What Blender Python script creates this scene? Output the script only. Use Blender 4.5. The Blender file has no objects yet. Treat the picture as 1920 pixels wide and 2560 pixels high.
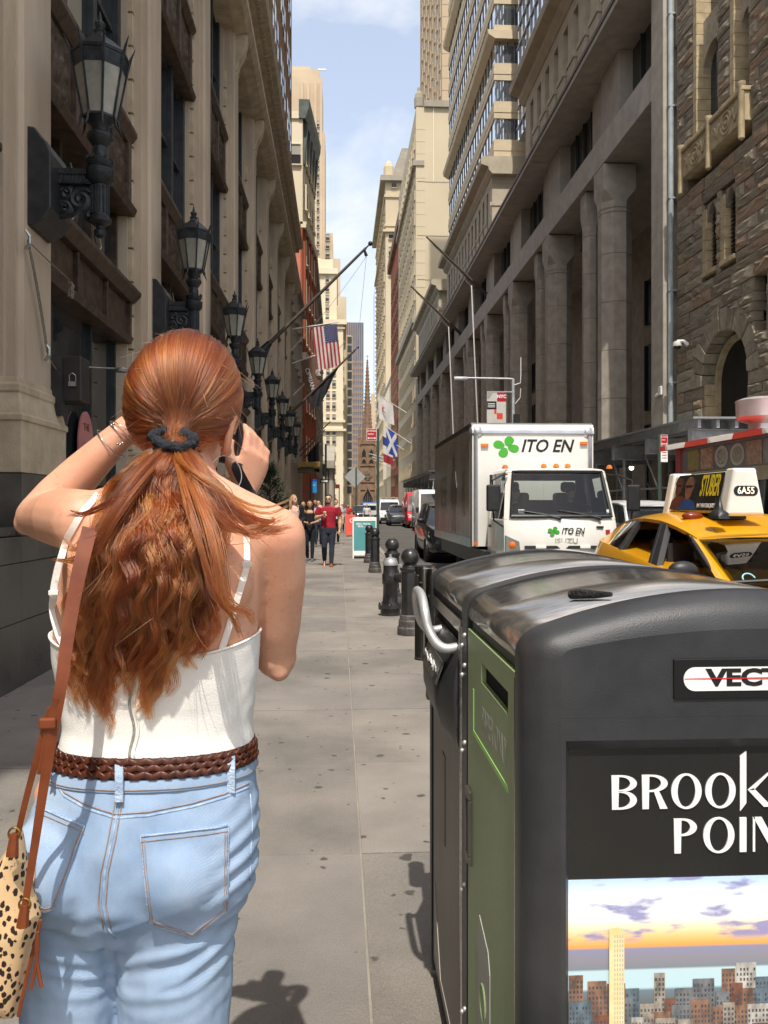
import bpy,bmesh,math,random
from mathutils import Vector,Matrix,noise as mnoise
R=math.radians
random.seed(7)
SC=bpy.context.scene
COL=SC.collection
# camera, sky, sun, exposure
F,CU,CV,HZ,EYE=2070.0,960.0,1280.0,1266.0,1.5
YAW=math.atan((CU-848.0)/F)
SY,CY=math.sin(YAW),math.cos(YAW)
cam=bpy.data.cameras.new('Camera')
cam.sensor_fit='HORIZONTAL'
cam.sensor_width=36.0
cam.lens=36.0*F/1920.0
cam.shift_y=-(CV-HZ)/1920.0
cam.clip_start=0.05
cam.clip_end=3000
camo=bpy.data.objects.new('Camera',cam)
COL.objects.link(camo)
camo.location=(0,0,EYE)
camo.rotation_euler=(R(90),0,-YAW)
SC.camera=camo
SUN_EL,SUN_AZ=R(61),R(3.0)
sun_from=Vector((-math.sin(SUN_AZ)*math.cos(SUN_EL),-math.cos(SUN_AZ)*math.cos(SUN_EL),math.sin(SUN_EL)))
sun=bpy.data.lights.new('Sun','SUN')
sun.energy=4.4
sun.angle=R(0.53)
sun.color=(1.0,0.955,0.88)
suno=bpy.data.objects.new('Sun',sun)
COL.objects.link(suno)
suno.location=(0,-20,60)
suno.rotation_euler=(-sun_from).to_track_quat('-Z','Y').to_euler()
world=bpy.data.worlds.new('World')
SC.world=world
world.use_nodes=True
nt=world.node_tree
nt.nodes.clear()
sky=nt.nodes.new('ShaderNodeTexSky')
sky.sky_type='NISHITA'
sky.sun_disc=False
sky.sun_elevation=SUN_EL
sky.sun_rotation=math.atan2(sun_from.x,sun_from.y)
sky.dust_density=2.5
sky.air_density=1.0
tc=nt.nodes.new('ShaderNodeTexCoord')
mp=nt.nodes.new('ShaderNodeMapping')
mp.inputs['Scale'].default_value=(1.0,1.0,1.7)
nz=nt.nodes.new('ShaderNodeTexNoise')
nz.inputs['Scale'].default_value=4.2
nz.inputs['Detail'].default_value=7
nz.inputs['Roughness'].default_value=0.55
nz.inputs['Distortion'].default_value=0.25
rp=nt.nodes.new('ShaderNodeValToRGB')
rp.color_ramp.elements[0].position=0.44
rp.color_ramp.elements[0].color=(0.30,0.30,0.30,1)
rp.color_ramp.elements[1].position=0.63
rp.color_ramp.elements[1].color=(0.95,0.95,0.95,1)
mx=nt.nodes.new('ShaderNodeMix')
mx.data_type='RGBA'
mx.inputs['B'].default_value=(6.1,6.3,6.6,1)
bg=nt.nodes.new('ShaderNodeBackground')
bg.inputs['Strength'].default_value=0.15
wo=nt.nodes.new('ShaderNodeOutputWorld')
L=nt.links.new
L(tc.outputs['Generated'],mp.inputs['Vector'])
L(mp.outputs['Vector'],nz.inputs['Vector'])
L(nz.outputs['Fac'],rp.inputs['Fac'])
L(rp.outputs['Color'],mx.inputs['Factor'])
gain=nt.nodes.new('ShaderNodeMix')
gain.data_type='RGBA'
gain.blend_type='MULTIPLY'
gain.inputs['Factor'].default_value=1.0
gain.inputs['B'].default_value=(1.9,1.75,1.62,1)
L(sky.outputs['Color'],gain.inputs['A'])
L(gain.outputs['Result'],mx.inputs['A'])
L(mx.outputs['Result'],bg.inputs['Color'])
L(bg.outputs['Background'],wo.inputs['Surface'])
vs=SC.view_settings
vs.view_transform='Standard'
vs.look='None'
vs.exposure=0.15
vs.gamma=1.0
vs.use_curve_mapping=False
SC.render.engine='CYCLES'
SC.cycles.use_denoising=True
SC.cycles.max_bounces=7
SC.cycles.diffuse_bounces=3
SC.cycles.glossy_bounces=3
SC.cycles.transmission_bounces=5
SC.cycles.transparent_max_bounces=8
SC.cycles.caustics_reflective=False
SC.cycles.caustics_refractive=False
SC.cycles.sample_clamp_indirect=6
# photo pixel -> place
def ratio(u):
 k=(u-CU)/F
 return(k*CY+SY)/(CY-k*SY)
def P(u,v,y):
 """point seen at pixel (u, v) that stands y metres up the street"""
 x=ratio(u)*y
 return Vector((x,y,EYE+(HZ-v)/F*(y*CY+x*SY)))
def W(u,v,x):
 """point seen at pixel (u, v) on the wall plane x"""
 return P(u,v,x/ratio(u))
def G(u,v,z=0.0):
 """point seen at pixel (u, v) on the ground at height z"""
 d=(EYE-z)*F/(v-HZ)
 r=(u-CU)/F*d
 return Vector((r*CY+d*SY,d*CY-r*SY,z))
# materials
MATS={}
def _c(c):
 return(c[0],c[1],c[2],1.0)
def hexc(h):
 h=h.lstrip('#')
 out=[]
 for i in(0,2,4):
  s=int(h[i:i+2],16)/255.0
  out.append(s/12.92 if s<=0.04045 else((s+0.055)/1.055)**2.4)
 return tuple(out)
def mat(name,c1,c2=None,scale=4.0,rough=0.6,metal=0.0,bump=0.0,bscale=40.0,stretch=(1,1,1),spec=0.5,coat=0.0,rvar=0.0,detail=6,aniso=0.0,emit=None,estr=0.0,trans=0.0,lo=0.35,hi=0.65,ior=1.45,sss=0.0):
 if name in MATS:
  return MATS[name]
 m=bpy.data.materials.new(name)
 m.use_nodes=True
 t=m.node_tree
 b=t.nodes['Principled BSDF']
 b.inputs['Base Color'].default_value=_c(c1)
 b.inputs['Roughness'].default_value=rough
 b.inputs['Metallic'].default_value=metal
 b.inputs['Specular IOR Level'].default_value=spec
 b.inputs['IOR'].default_value=ior
 if coat:
  b.inputs['Coat Weight'].default_value=coat
  b.inputs['Coat Roughness'].default_value=0.04
 if trans:
  b.inputs['Transmission Weight'].default_value=trans
 if sss:
  b.inputs['Subsurface Weight'].default_value=sss
  b.inputs['Subsurface Radius'].default_value=(0.012,0.005,0.003)
  b.inputs['Subsurface Scale'].default_value=1.0
 if emit:
  b.inputs['Emission Color'].default_value=_c(emit)
  b.inputs['Emission Strength'].default_value=estr
 l=t.links.new
 co=t.nodes.new('ShaderNodeTexCoord')
 ma=t.nodes.new('ShaderNodeMapping')
 ma.inputs['Scale'].default_value=stretch
 l(co.outputs['Object'],ma.inputs['Vector'])
 if c2 is not None or rvar:
  n=t.nodes.new('ShaderNodeTexNoise')
  n.inputs['Scale'].default_value=scale
  n.inputs['Detail'].default_value=detail
  n.inputs['Roughness'].default_value=0.6
  l(ma.outputs['Vector'],n.inputs['Vector'])
  if c2 is not None:
   r=t.nodes.new('ShaderNodeValToRGB')
   r.color_ramp.elements[0].position=lo
   r.color_ramp.elements[1].position=hi
   r.color_ramp.elements[0].color=_c(c1)
   r.color_ramp.elements[1].color=_c(c2)
   l(n.outputs['Fac'],r.inputs['Fac'])
   l(r.outputs['Color'],b.inputs['Base Color'])
  if rvar:
   mr=t.nodes.new('ShaderNodeMapRange')
   mr.inputs['From Min'].default_value=0.3
   mr.inputs['From Max'].default_value=0.7
   mr.inputs['To Min'].default_value=max(0.02,rough-rvar)
   mr.inputs['To Max'].default_value=min(1,rough+rvar)
   l(n.outputs['Fac'],mr.inputs['Value'])
   l(mr.outputs['Result'],b.inputs['Roughness'])
 if bump:
  n2=t.nodes.new('ShaderNodeTexNoise')
  n2 .inputs['Scale'].default_value=bscale
  n2 .inputs['Detail'].default_value=6
  l(ma.outputs['Vector'],n2 .inputs['Vector'])
  bp=t.nodes.new('ShaderNodeBump')
  bp.inputs['Strength'].default_value=bump
  bp.inputs['Distance'].default_value=0.02
  l(n2 .outputs['Fac'],bp.inputs['Height'])
  l(bp.outputs['Normal'],b.inputs['Normal'])
 MATS[name]=m
 return m
def bsdf(m):
 return m.node_tree.nodes['Principled BSDF']
# mesh builder (coordinates in metres, in the world)
class MB:
 def __init__(s):
  s.v,s.f,s.mi,s.cur=[],[],[],0
 def m(s,i):
  s.cur=i
  return s
 def add(s,vs,fs):
  o=len(s.v)
  s.v+=[tuple(p)for p in vs]
  for f in fs:
   s.f.append(tuple(o+i for i in f))
   s.mi.append(s.cur)
  return s
 def box(s,x0,x1,y0,y1,z0,z1):
  x0,x1=min(x0,x1),max(x0,x1)
  y0,y1=min(y0,y1),max(y0,y1)
  z0,z1=min(z0,z1),max(z0,z1)
  return s.add([(x0,y0,z0),(x1,y0,z0),(x1,y1,z0),(x0,y1,z0),(x0,y0,z1),(x1,y0,z1),(x1,y1,z1),(x0,y1,z1)],[(0,3,2,1),(4,5,6,7),(0,1,5,4),(1,2,6,5),(2,3,7,6),(3,0,4,7)])
 def hexa(s,p):
  return s.add(p,[(0,3,2,1),(4,5,6,7),(0,1,5,4),(1,2,6,5),(2,3,7,6),(3,0,4,7)])
 def loft(s,rings,cap=True,closed=True):
  n=len(rings[0])
  vs=[p for r in rings for p in r]
  fs=[]
  for i in range(len(rings)-1):
   for j in range(n if closed else n-1):
    a,b=i*n+j,i*n+(j+1)%n
    fs.append((a,b,b+n,a+n))
  if cap:
   fs.append(tuple(range(n-1,-1,-1)))
   fs.append(tuple((len(rings)-1)*n+j for j in range(n)))
  return s.add(vs,fs)
 def tube(s,path,rad,n=8,cap=True,flat=1.0,up=None):
  path=[Vector(p)for p in path]
  if not isinstance(rad,(list,tuple)):
   rad=[rad]*len(path)
  rings=[]
  pu=None
  for i,p in enumerate(path):
   d=(path[min(i+1,len(path)-1)]-path[max(i-1,0)])
   if d.length<1e-9:
    d=Vector((0,0,1))
   d.normalize()
   if pu is None:
    ref=Vector(up)if up else(Vector((0,0,1))if abs(d.z)<0.9 else Vector((1,0,0)))
    a=d.cross(ref).normalized()
   else:
    a=(pu-d*pu.dot(d)).normalized()
   pu=a
   b=d.cross(a)
   rings.append([p+(a*math.cos(2*math.pi*k/n)+b*math.sin(2*math.pi*k/n)*flat)*rad[i]for k in range(n)])
  return s.loft(rings,cap)
 def cyl(s,p0,p1,r0,r1=None,n=14):
  return s.tube([p0,p1],[r0,r0 if r1 is None else r1],n)
 def lathe(s,prof,c=(0,0,0),n=20,axis='z'):
  rings=[]
  for r,h in prof:
   ring=[]
   for k in range(n):
    a=2*math.pi*(k+0.5)/n
    x,y=r*math.cos(a),r*math.sin(a)
    ring.append((c[0]+x,c[1]+y,c[2]+h)if axis=='z' else((c[0]+x,c[1]+h,c[2]-y)if axis=='y' else(c[0]+h,c[1]+x,c[2]+y)))
   rings.append(ring)
  return s.loft(rings)
 def ball(s,c,r,n=16,sq=(1,1,1)):
  pr=[]
  k=max(6,n//2)
  rings=[]
  for i in range(k+1):
   t=math.pi*(i+0.02)/(k+0.04)
   rings.append([(c[0]+sq[0]*r*math.sin(t)*math.cos(2*math.pi*j/n),c[1]+sq[1]*r*math.sin(t)*math.sin(2*math.pi*j/n),c[2]-sq[2]*r*math.cos(t))for j in range(n)])
  return s.loft(rings)
 def prism(s,poly,axis,a,b):
  """poly: list of 2-D points; extruded from a to b along axis (x: poly=(y,z), y: poly=(x,z), z: poly=(x,y))"""
  def pt(p,h):
   return(h,p[0],p[1])if axis=='x' else((p[0],h,p[1])if axis=='y' else(p[0],p[1],h))
  return s.loft([[pt(p,a)for p in poly],[pt(p,b)for p in poly]])
 def quad(s,a,b,c,d):
  return s.add([a,b,c,d],[(0,1,2,3)])
 def build(s,name,material,parent=None,smooth=None,bevel=0.0,seg=2,sub=0,fix=True):
  me=bpy.data.meshes.new(name)
  off=Vector((0,0,0))
  if parent is not None:
   off=WORLD.get(parent.name,Vector((0,0,0)))
  me.from_pydata([(p[0]-off.x,p[1]-off.y,p[2]-off.z)for p in s.v],[],s.f)
  mats=material if isinstance(material,(list,tuple))else[material]
  for m_ in mats:
   me.materials.append(m_)
  if len(mats)>1:
   me.polygons.foreach_set('material_index',s.mi)
  if fix:
   bm=bmesh.new()
   bm.from_mesh(me)
   bmesh.ops.recalc_face_normals(bm,faces=bm.faces)
   bm.to_mesh(me)
   bm.free()
  o=bpy.data.objects.new(name,me)
  COL.objects.link(o)
  if parent is not None:
   o.parent=parent
   WORLD[o.name]=off
  if bevel:
   md=o.modifiers.new('bevel','BEVEL')
   md.width=bevel
   md.segments=seg
   md.limit_method='ANGLE'
   md.angle_limit=R(35)
  if sub:
   md=o.modifiers.new('sub','SUBSURF')
   md.levels=sub
   md.render_levels=sub
  if smooth is not None:
   if smooth is True:
    me.polygons.foreach_set('use_smooth',[True]*len(me.polygons))
   else:
    me.shade_smooth()if hasattr(me,'shade_smooth')else None
    try:
     me.set_sharp_from_angle(angle=R(smooth))
    except Exception:
     pass
  return o
WORLD={}
def tag(o,label,cat,group=None,kind=None):
 if label:
  o['label']=label
 if cat:
  o['category']=cat
 if group:
  o['group']=group
 if kind:
  o['kind']=kind
 return o
def thing(name,loc,label,cat,group=None):
 o=bpy.data.objects.new(name,None)
 o.empty_display_size=0.2
 COL.objects.link(o)
 o.location=loc
 WORLD[o.name]=Vector(loc)
 return tag(o,label,cat,group)
def struct(o):
 o['kind']='structure'
 return o
def share(src,name,parent,d,rot=None,scale=None):
 """another piece with the same mesh, moved by d"""
 o=src.copy()
 o.name=name
 COL.objects.link(o)
 o.parent=parent
 o.location=src.location+Vector(d)
 if scale:
  o.scale=scale
 return o
def dup(root,d,label=None,rotz=0.0):
 r=root.copy()
 COL.objects.link(r)
 r.location=root.location+Vector(d)
 r.rotation_euler=(0,0,root.rotation_euler.z+rotz)
 if label:
  r['label']=label
 for ch in list(root.children):
  c=ch.copy()
  COL.objects.link(c)
  c.parent=r
  for g in list(ch.children):
   e=g.copy()
   COL.objects.link(e)
   e.parent=c
 return r
def text(s,name,size,material,parent,loc,rot=(0,0,0),extrude=0.001,offset=0.0,shear=0.0,align='CENTER',sx=1.0,spacing=1.0):
 cu=bpy.data.curves.new(name,'FONT')
 cu.body=s
 cu.size=size
 cu.extrude=extrude
 cu.offset=offset
 cu.shear=shear
 cu.space_character=spacing
 cu.align_x=align
 cu.align_y='CENTER'
 cu.resolution_u=3
 cu.materials.append(material)
 tmp=bpy.data.objects.new(name,cu)
 COL.objects.link(tmp)
 dg=bpy.context.evaluated_depsgraph_get()
 me=bpy.data.meshes.new_from_object(tmp.evaluated_get(dg))
 bpy.data.objects.remove(tmp)
 o=bpy.data.objects.new(name,me)
 COL.objects.link(o)
 off=WORLD.get(parent.name,Vector((0,0,0)))if parent is not None else Vector((0,0,0))
 o.parent=parent
 o.location=Vector(loc)-off
 o.rotation_euler=rot
 o.scale=(sx,1,1)
 return o
FACE_CAM=(R(90),0,0)
FACE_LEFT=(R(90),0,R(-90))
# shared materials
M_LIME=mat('limestone_left',hexc('#a39480'),hexc('#bfaf98'),1.1,0.85,bump=0.25,bscale=60,stretch=(1,1,0.25))
M_LIME2=mat('limestone_moulding',hexc('#9c8d75'),hexc('#b8a990'),3,0.85,bump=0.25,bscale=50)
M_GRAN=mat('dark_granite',hexc('#3b3934'),hexc('#57534b'),2.5,0.38,bump=0.1,bscale=160,rvar=0.15)
M_BRONZE=mat('dark_bronze',hexc('#3a2f26'),hexc('#5a493a'),7,0.5,0.25,bump=0.3,bscale=30)
M_BRICKT=mat('tan_brick',hexc('#8a6a4e'),hexc('#a5835f'),0.8,0.9)
M_GLASSD=mat('window_glass',(0.012,0.015,0.017),(0.03,0.033,0.034),0.6,0.06,spec=0.75,rvar=0.03)
M_BLIND=mat('window_blind',hexc('#8d8672'),hexc('#a09a86'),2,0.35,spec=0.6)
M_FRAMEK=mat('dark_window_frame',hexc('#23282a'),hexc('#32393b'),6,0.45)
M_IRON=mat('black_iron',hexc('#1d2022'),hexc('#34383b'),9,0.42,0.3,bump=0.25,bscale=45)
M_BLACK=mat('black_paint',(0.012,0.012,0.013),(0.03,0.03,0.03),8,0.45)
M_ROPE=mat('old_rope',hexc('#8a8172'),hexc('#6a6254'),30,0.9)
M_LAMPGLASS=mat('frosted_lamp_glass',hexc('#8f8f84'),hexc('#c2bfae'),3,0.25,trans=0.35)
# ground, road, kerbs, pavements
def floor_mat(name,c1,c2,c3,sp,big,rough):
 m=mat(name,c1,c2,big,rough,bump=0.25,bscale=90)
 t=m.node_tree
 l=t.links.new
 b=bsdf(m)
 ramp=[n for n in t.nodes if n.type=='VALTORGB'][0]
 co=t.nodes.new('ShaderNodeTexCoord')
 ge=t.nodes.new('ShaderNodeNewGeometry')
 col=ramp.outputs['Color']
 for sc,th,soft,dark in((3.1,0.17,0.04,0.5),(6.5,0.2,0.05,0.6),(12.0,0.2,0.06,0.62)):
  wn=t.nodes.new('ShaderNodeTexNoise')
  wn.inputs['Scale'].default_value=14
  ad=t.nodes.new('ShaderNodeMixRGB')
  ad.blend_type='ADD'
  ad.inputs['Fac'].default_value=0.05
  l(ge.outputs['Position'],ad.inputs[1])
  l(ge.outputs['Position'],wn.inputs['Vector'])
  l(wn.outputs['Color'],ad.inputs[2])
  vo=t.nodes.new('ShaderNodeTexVoronoi')
  vo.inputs['Scale'].default_value=sc
  l(ad.outputs['Color'],vo.inputs['Vector'])
  sep=t.nodes.new('ShaderNodeSeparateColor')
  l(vo.outputs['Color'],sep.inputs['Color'])
  rad=t.nodes.new('ShaderNodeMapRange')
  rad.inputs['From Min'].default_value=0.35
  rad.inputs['From Max'].default_value=1.0
  rad.inputs['To Min'].default_value=0.0
  rad.inputs['To Max'].default_value=th
  l(sep.outputs['Red'],rad.inputs['Value'])
  sb=t.nodes.new('ShaderNodeMath')
  sb.operation='SUBTRACT'
  l(rad.outputs['Result'],sb.inputs[0])
  l(vo.outputs['Distance'],sb.inputs[1])
  ms=t.nodes.new('ShaderNodeMapRange')
  ms.inputs['From Min'].default_value=0.0
  ms.inputs['From Max'].default_value=soft
  l(sb.outputs[0],ms.inputs['Value'])
  mm=t.nodes.new('ShaderNodeMixRGB')
  mm.inputs[2].default_value=_c([q*dark*0.8 for q in c3])
  sc2=t.nodes.new('ShaderNodeMath')
  sc2 .operation='MULTIPLY'
  sc2 .inputs[1].default_value=sp
  l(ms.outputs['Result'],sc2 .inputs[0])
  l(sc2 .outputs[0],mm.inputs['Fac'])
  l(col,mm.inputs[1])
  col=mm.outputs['Color']
 fn=t.nodes.new('ShaderNodeTexNoise')
 fn.inputs['Scale'].default_value=260
 fn.inputs['Detail'].default_value=2
 l(ge.outputs['Position'],fn.inputs['Vector'])
 fr=t.nodes.new('ShaderNodeValToRGB')
 fr.color_ramp.elements[0].position=0.3
 fr.color_ramp.elements[0].color=(0.72,0.72,0.72,1)
 fr.color_ramp.elements[1].position=0.7
 fr.color_ramp.elements[1].color=(1.25,1.25,1.25,1)
 l(fn.outputs['Fac'],fr.inputs['Fac'])
 mu=t.nodes.new('ShaderNodeMixRGB')
 mu.blend_type='MULTIPLY'
 mu.inputs['Fac'].default_value=0.8
 l(col,mu.inputs[1])
 l(fr.outputs['Color'],mu.inputs[2])
 l(mu.outputs['Color'],b.inputs['Base Color'])
 return m
WALKS=[floor_mat('pavement_concrete_%d'%i,hexc(a),hexc(b),hexc('#5c5751'),0.85,1.1,0.85)for i,(a,b)in enumerate((('#716b63','#8b847a'),('#6a655e','#847d74'),('#78726a','#8f887e'),('#6f6a64','#867f77')))]
M_WALK=WALKS[0]
M_ROAD=mat('asphalt',hexc('#4c4a47'),hexc('#5e5b56'),0.5,0.85,bump=0.4,bscale=120)
M_KERB=mat('kerb_stone',hexc('#837d72'),hexc('#9a9386'),3,0.8,bump=0.3,bscale=60)
KX,KR,WR=1.36,8.3,10.9
ROADZ=-0.12
g=struct(MB().box(-900,900,-60,2400,-0.5,-0.13).build('ground',M_ROAD))
rd=struct(MB().box(KX+0.15,KR-0.15,-40,520,-0.125,ROADZ).build('road',M_ROAD))
def pavement(name,x0,x1,cols,y_to,kx):
 """base sheet plus separate slabs with open joints, a kerb of separate stones beside it"""
 base=struct(MB().box(x0,x1,-12,420,-0.2,-0.012).build(name,M_KERB))
 WORLD[base.name]=Vector((0,0,0))
 y=-1.5
 k=0
 while y<y_to:
  ln=1.27
  for a,b_ in cols:
   z=random.uniform(-0.002,0.002)
   MB().box(a+0.004,b_-0.005,y+0.0022,y+ln-0.0022,-0.011,z).build('paving_slab',WALKS[random.randrange(4)],base)
  y+=ln
  k+=1
 MB().box(x0,x1,y,420,-0.011,0).build('far_paving',M_WALK,base)['kind']='stuff'
 MB().box(x0,x1,-12,-1.5,-0.011,0).build('near_paving',M_WALK,base)['kind']='stuff'
 return base
left_walk=pavement('pavement_left',-2.7,KX-0.003,[(-2.66,-1.28),(-1.28,0.095),(0.095,KX-0.01)],62,KX)
right_walk=pavement('pavement_right',KR+0.003,WR+3.4,[(KR+0.005,9.6),(9.6,WR+0.2)],40,KR)
def kerb(name,x0,x1):
 base=struct(MB().box(x0,x1,-12,420,-0.2,-0.02).build(name,M_KERB))
 WORLD[base.name]=Vector((0,0,0))
 y=-1.0
 proto=None
 while y<60:
  if proto is None:
   proto=MB().box(x0,x1,y+0.006,y+1.794,-0.19,0.003).build('kerb_stone',M_KERB,base,bevel=0.012)
   y0=y
  else:
   share(proto,'kerb_stone',base,(0,y-y0,0))
  y+=1.8
 MB().box(x0,x1,y,420,-0.19,0.003).build('far_kerb',M_KERB,base)
kerb('kerb_left',KX,KX+0.15)
kerb('kerb_right',KR-0.15,KR)
# limestone building on the left
BX=-2.65
PIL=[7.65+4.85*k for k in range(-2,9)]
Y_END=PIL[-1]+2.6
bl=thing('limestone_building',(-9,20,0),'brown limestone building with pilasters, dark bronze bays and granite base on the left','building')
MB().box(-18,-3.35,-4.4,Y_END,0.0,17.0).build('wall',M_LIME,bl)
MB().box(-18,-2.80,27.0,Y_END,17.1,47.2).build('upper_wall',M_BRICKT,bl)
t=M_BRICKT.node_tree
bt=t.nodes.new('ShaderNodeTexBrick')
co=t.nodes.new('ShaderNodeTexCoord')
mp2=t.nodes.new('ShaderNodeMapping')
mp2 .inputs['Rotation'].default_value=(R(90),0,R(90))
bt.inputs['Scale'].default_value=3.2
bt.inputs['Color1'].default_value=_c(hexc('#8f6e50'))
bt.inputs['Color2'].default_value=_c(hexc('#a98863'))
bt.inputs['Mortar'].default_value=_c(hexc('#6f5844'))
t.links.new(co.outputs['Object'],mp2 .inputs['Vector'])
t.links.new(mp2 .outputs['Vector'],bt.inputs['Vector'])
t.links.new(bt.outputs['Color'],bsdf(M_BRICKT).inputs['Base Color'])
def granite(y0,y1,courses,x_out):
 for z0,z1 in courses:
  n=max(1,round((y1-y0)/1.15))
  w=(y1-y0)/n
  for i in range(n):
   MB().box(-3.3,x_out+random.uniform(-0.002,0.002),y0+i*w+0.003,y0+(i+1)*w-0.003,z0+0.003,z1-0.003).build('granite_panel',M_GRAN,bl,bevel=0.004,seg=1)
HW=0.57
for i,yk in enumerate(PIL):
 granite(yk-HW,yk+HW,((0.0,0.54),(0.54,1.03),(1.03,1.25),(1.25,1.78)),BX)
 if i+1<len(PIL):
  granite(yk+HW,PIL[i+1]-HW,((0.0,0.54),(0.54,1.03),(1.03,1.25)),BX)
y=PIL[2]
def ring_pil(hw,x,z):
 return[(-3.3,y-hw,z),(x,y-hw,z),(x,y+hw,z),(-3.3,y+hw,z)]
pil=MB().loft([ring_pil(a,x,z)for a,x,z in((0.57,-2.655,1.785),(0.57,-2.655,2.22),(0.585,-2.64,2.225),(0.585,-2.64,2.27),(0.565,-2.66,2.29),(0.53,-2.69,2.46),(0.545,-2.68,2.475),(0.545,-2.68,2.53),(0.52,-2.705,2.55),(0.51,-2.712,2.6))],True)
plinth=pil.build('plinth',M_LIME2,bl,bevel=0.006)
sh=MB()
zz=2.6
prof=[(-3.3,-0.50),(-2.83,-0.50),(-2.83,-0.42),(-2.76,-0.42),(-2.76,-0.36),(-2.72,-0.33),(-2.72,0.33),(-2.76,0.36),(-2.76,0.42),(-2.83,0.42),(-2.83,0.50),(-3.3,0.50)]
sh.loft([[(a,y+b,z)for a,b in prof]for z in(2.6,13.9)])
shaft=sh.build('pilaster_shaft',M_LIME,bl)
jb=MB().box(-3.3,-2.92,y+0.50,y+0.60,2.3,2.75)
jamb=jb.build('jamb_block',M_LIME2,bl,bevel=0.008)
br=MB()
br.prism([(-2.9,13.0),(-2.70,13.0),(-2.64,13.25),(-2.5,13.5),(-2.42,13.95),(-2.9,13.95)],'y',y-0.2,y+0.2)
br.prism([(-2.9,12.8),(-2.75,12.8),(-2.66,13.0),(-2.9,13.0)],'y',y-0.14,y+0.14)
bracket=br.build('bracket',M_LIME2,bl,bevel=0.02)
for i,yk in enumerate(PIL):
 for j in range(22):
  zq=j*0.478
  if i==2 and j==0:
   share(jamb,'jamb_block',bl,(0,-1.10,0))
   continue
  if 2<=i<=5 or j%2==0:
   share(jamb,'jamb_block',bl,(0,yk-y,zq),scale=None if 2<=i<=5 else(1,1,1))
   share(jamb,'jamb_block',bl,(0,yk-y-1.10,zq))
 MB().box(-3.3,-2.99,yk-0.62,yk+0.62,1.79,13.9).build('jamb_wall',M_LIME,bl)
 if i!=2:
  share(plinth,'plinth',bl,(0,yk-y,0))
  share(shaft,'pilaster_shaft',bl,(0,yk-y,0))
  share(bracket,'bracket',bl,(0,yk-y,0))
b0,b1=PIL[2]+0.62,PIL[3]-0.62
bm_=(b0+b1)/2
def pieces(dy):
 return[]
sill=MB().box(-3.3,-2.68,b0,b1,1.252,1.33).build('window_sill',M_GRAN,bl,bevel=0.01)
shop=MB()
for yy in(b0+0.03,b0+0.95,b0+2.4,b1-0.09):
 shop.box(-3.28,-3.14,yy,yy+0.06,1.33,3.88)
shop.box(-3.28,-3.14,b0,b1,1.332,1.39)
shop=shop.build('shop_window_frame',M_FRAMEK,bl)
shop_p=MB().box(-3.22,-3.20,b0+0.02,b1-0.02,1.335,3.87).build('pane',M_GLASSD,shop)
fas=MB()
fas.box(-3.3,-2.98,b0-0.02,b1+0.02,3.88,4.36)
fas.prism([(-3.3,4.362),(-2.90,4.362),(-2.80,4.46),(-2.80,4.52),(-3.3,4.58)],'y',b0-0.03,b1+0.03)
fas.prism([(-3.3,3.80),(-2.94,3.80),(-2.90,3.878),(-3.3,3.878)],'y',b0-0.02,b1+0.02)
for q in range(4):
 yy=b0+0.02+(b1-b0-0.1)*q/3
 fas.box(-2.985,-2.92,yy,yy+0.06,3.88,4.36)
fas=fas.build('sign_fascia',M_BRONZE,bl,bevel=0.008)
tr=MB().box(-3.24,-3.2,b0+0.02,b1-0.02,4.57,5.6).build('transom_window',M_GLASSD,bl)
for q in range(4):
 yy=b0+0.02+(b1-b0-0.12)*q/3
 MB().box(-3.3,-3.12,yy,yy+0.08,4.58,5.6).build('mullion',M_BRONZE,tr)
for yy in(b0+0.6,b0+1.75,b0+2.9):
 MB().tube([(-3.17,yy+(0.06 if k%2 else-0.06),4.6+k*0.12)for k in range(9)],0.012,5).build('leaded_line',M_LIME2,tr)
def spandrel(z0,z1):
 s=MB()
 s.prism([(-3.3,z0),(-2.90,z0),(-2.86,z0+0.10),(-2.93,z0+0.16),(-3.3,z0+0.2)],'y',b0-0.05,b1+0.05)
 s.prism([(-3.3,z1-0.22),(-2.95,z1-0.22),(-2.86,z1-0.1),(-2.86,z1-0.03),(-3.3,z1)],'y',b0-0.05,b1+0.05)
 s.box(-3.3,-2.99,b0,b1,z0+0.2,z1-0.22)
 for q in range(4):
  yy=b0+(b1-b0-0.12)*q/3
  s.box(-2.995,-2.93,yy,yy+0.12,z0+0.19,z1-0.21)
 o=s.build('spandrel',M_BRONZE,bl,bevel=0.008)
 r=MB()
 h=z1-z0-0.46
 for q in range(3):
  ya=b0+0.14+(b1-b0-0.12)*q/3
  wd=(b1-b0-0.12)/3-0.16
  zc=z0+0.22+h/2
  nx,nz_=22,16
  vs_,fs_=[],[]
  for a in range(nx+1):
   for b in range(nz_+1):
    sx_,sz_=a/nx,b/nz_
    mir=abs(sx_-0.5)
    e=min(1.0,10*min(sx_,1-sx_,sz_,1-sz_))
    d=mnoise.turbulence(Vector((mir*9,sz_*5+q*0,3.1)),3,False)*0.05+0.03*max(0,math.sin(mir*26-sz_*9)*math.sin(sz_*14+mir*9))
    vs_.append((-2.992+d*e,ya+sx_*wd,zc-h/2+sz_*h))
  for a in range(nx):
   for b in range(nz_):
    k=a*(nz_+1)+b
    fs_.append((k,k+1,k+nz_+2,k+nz_+1))
  r.add(vs_,fs_)
 rl=r.build('relief',M_BRONZE,o,smooth=True)
 return o,rl
sp1,sp1r=spandrel(5.6,6.82)
sp2,sp2r=spandrel(9.6,11.1)
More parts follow.
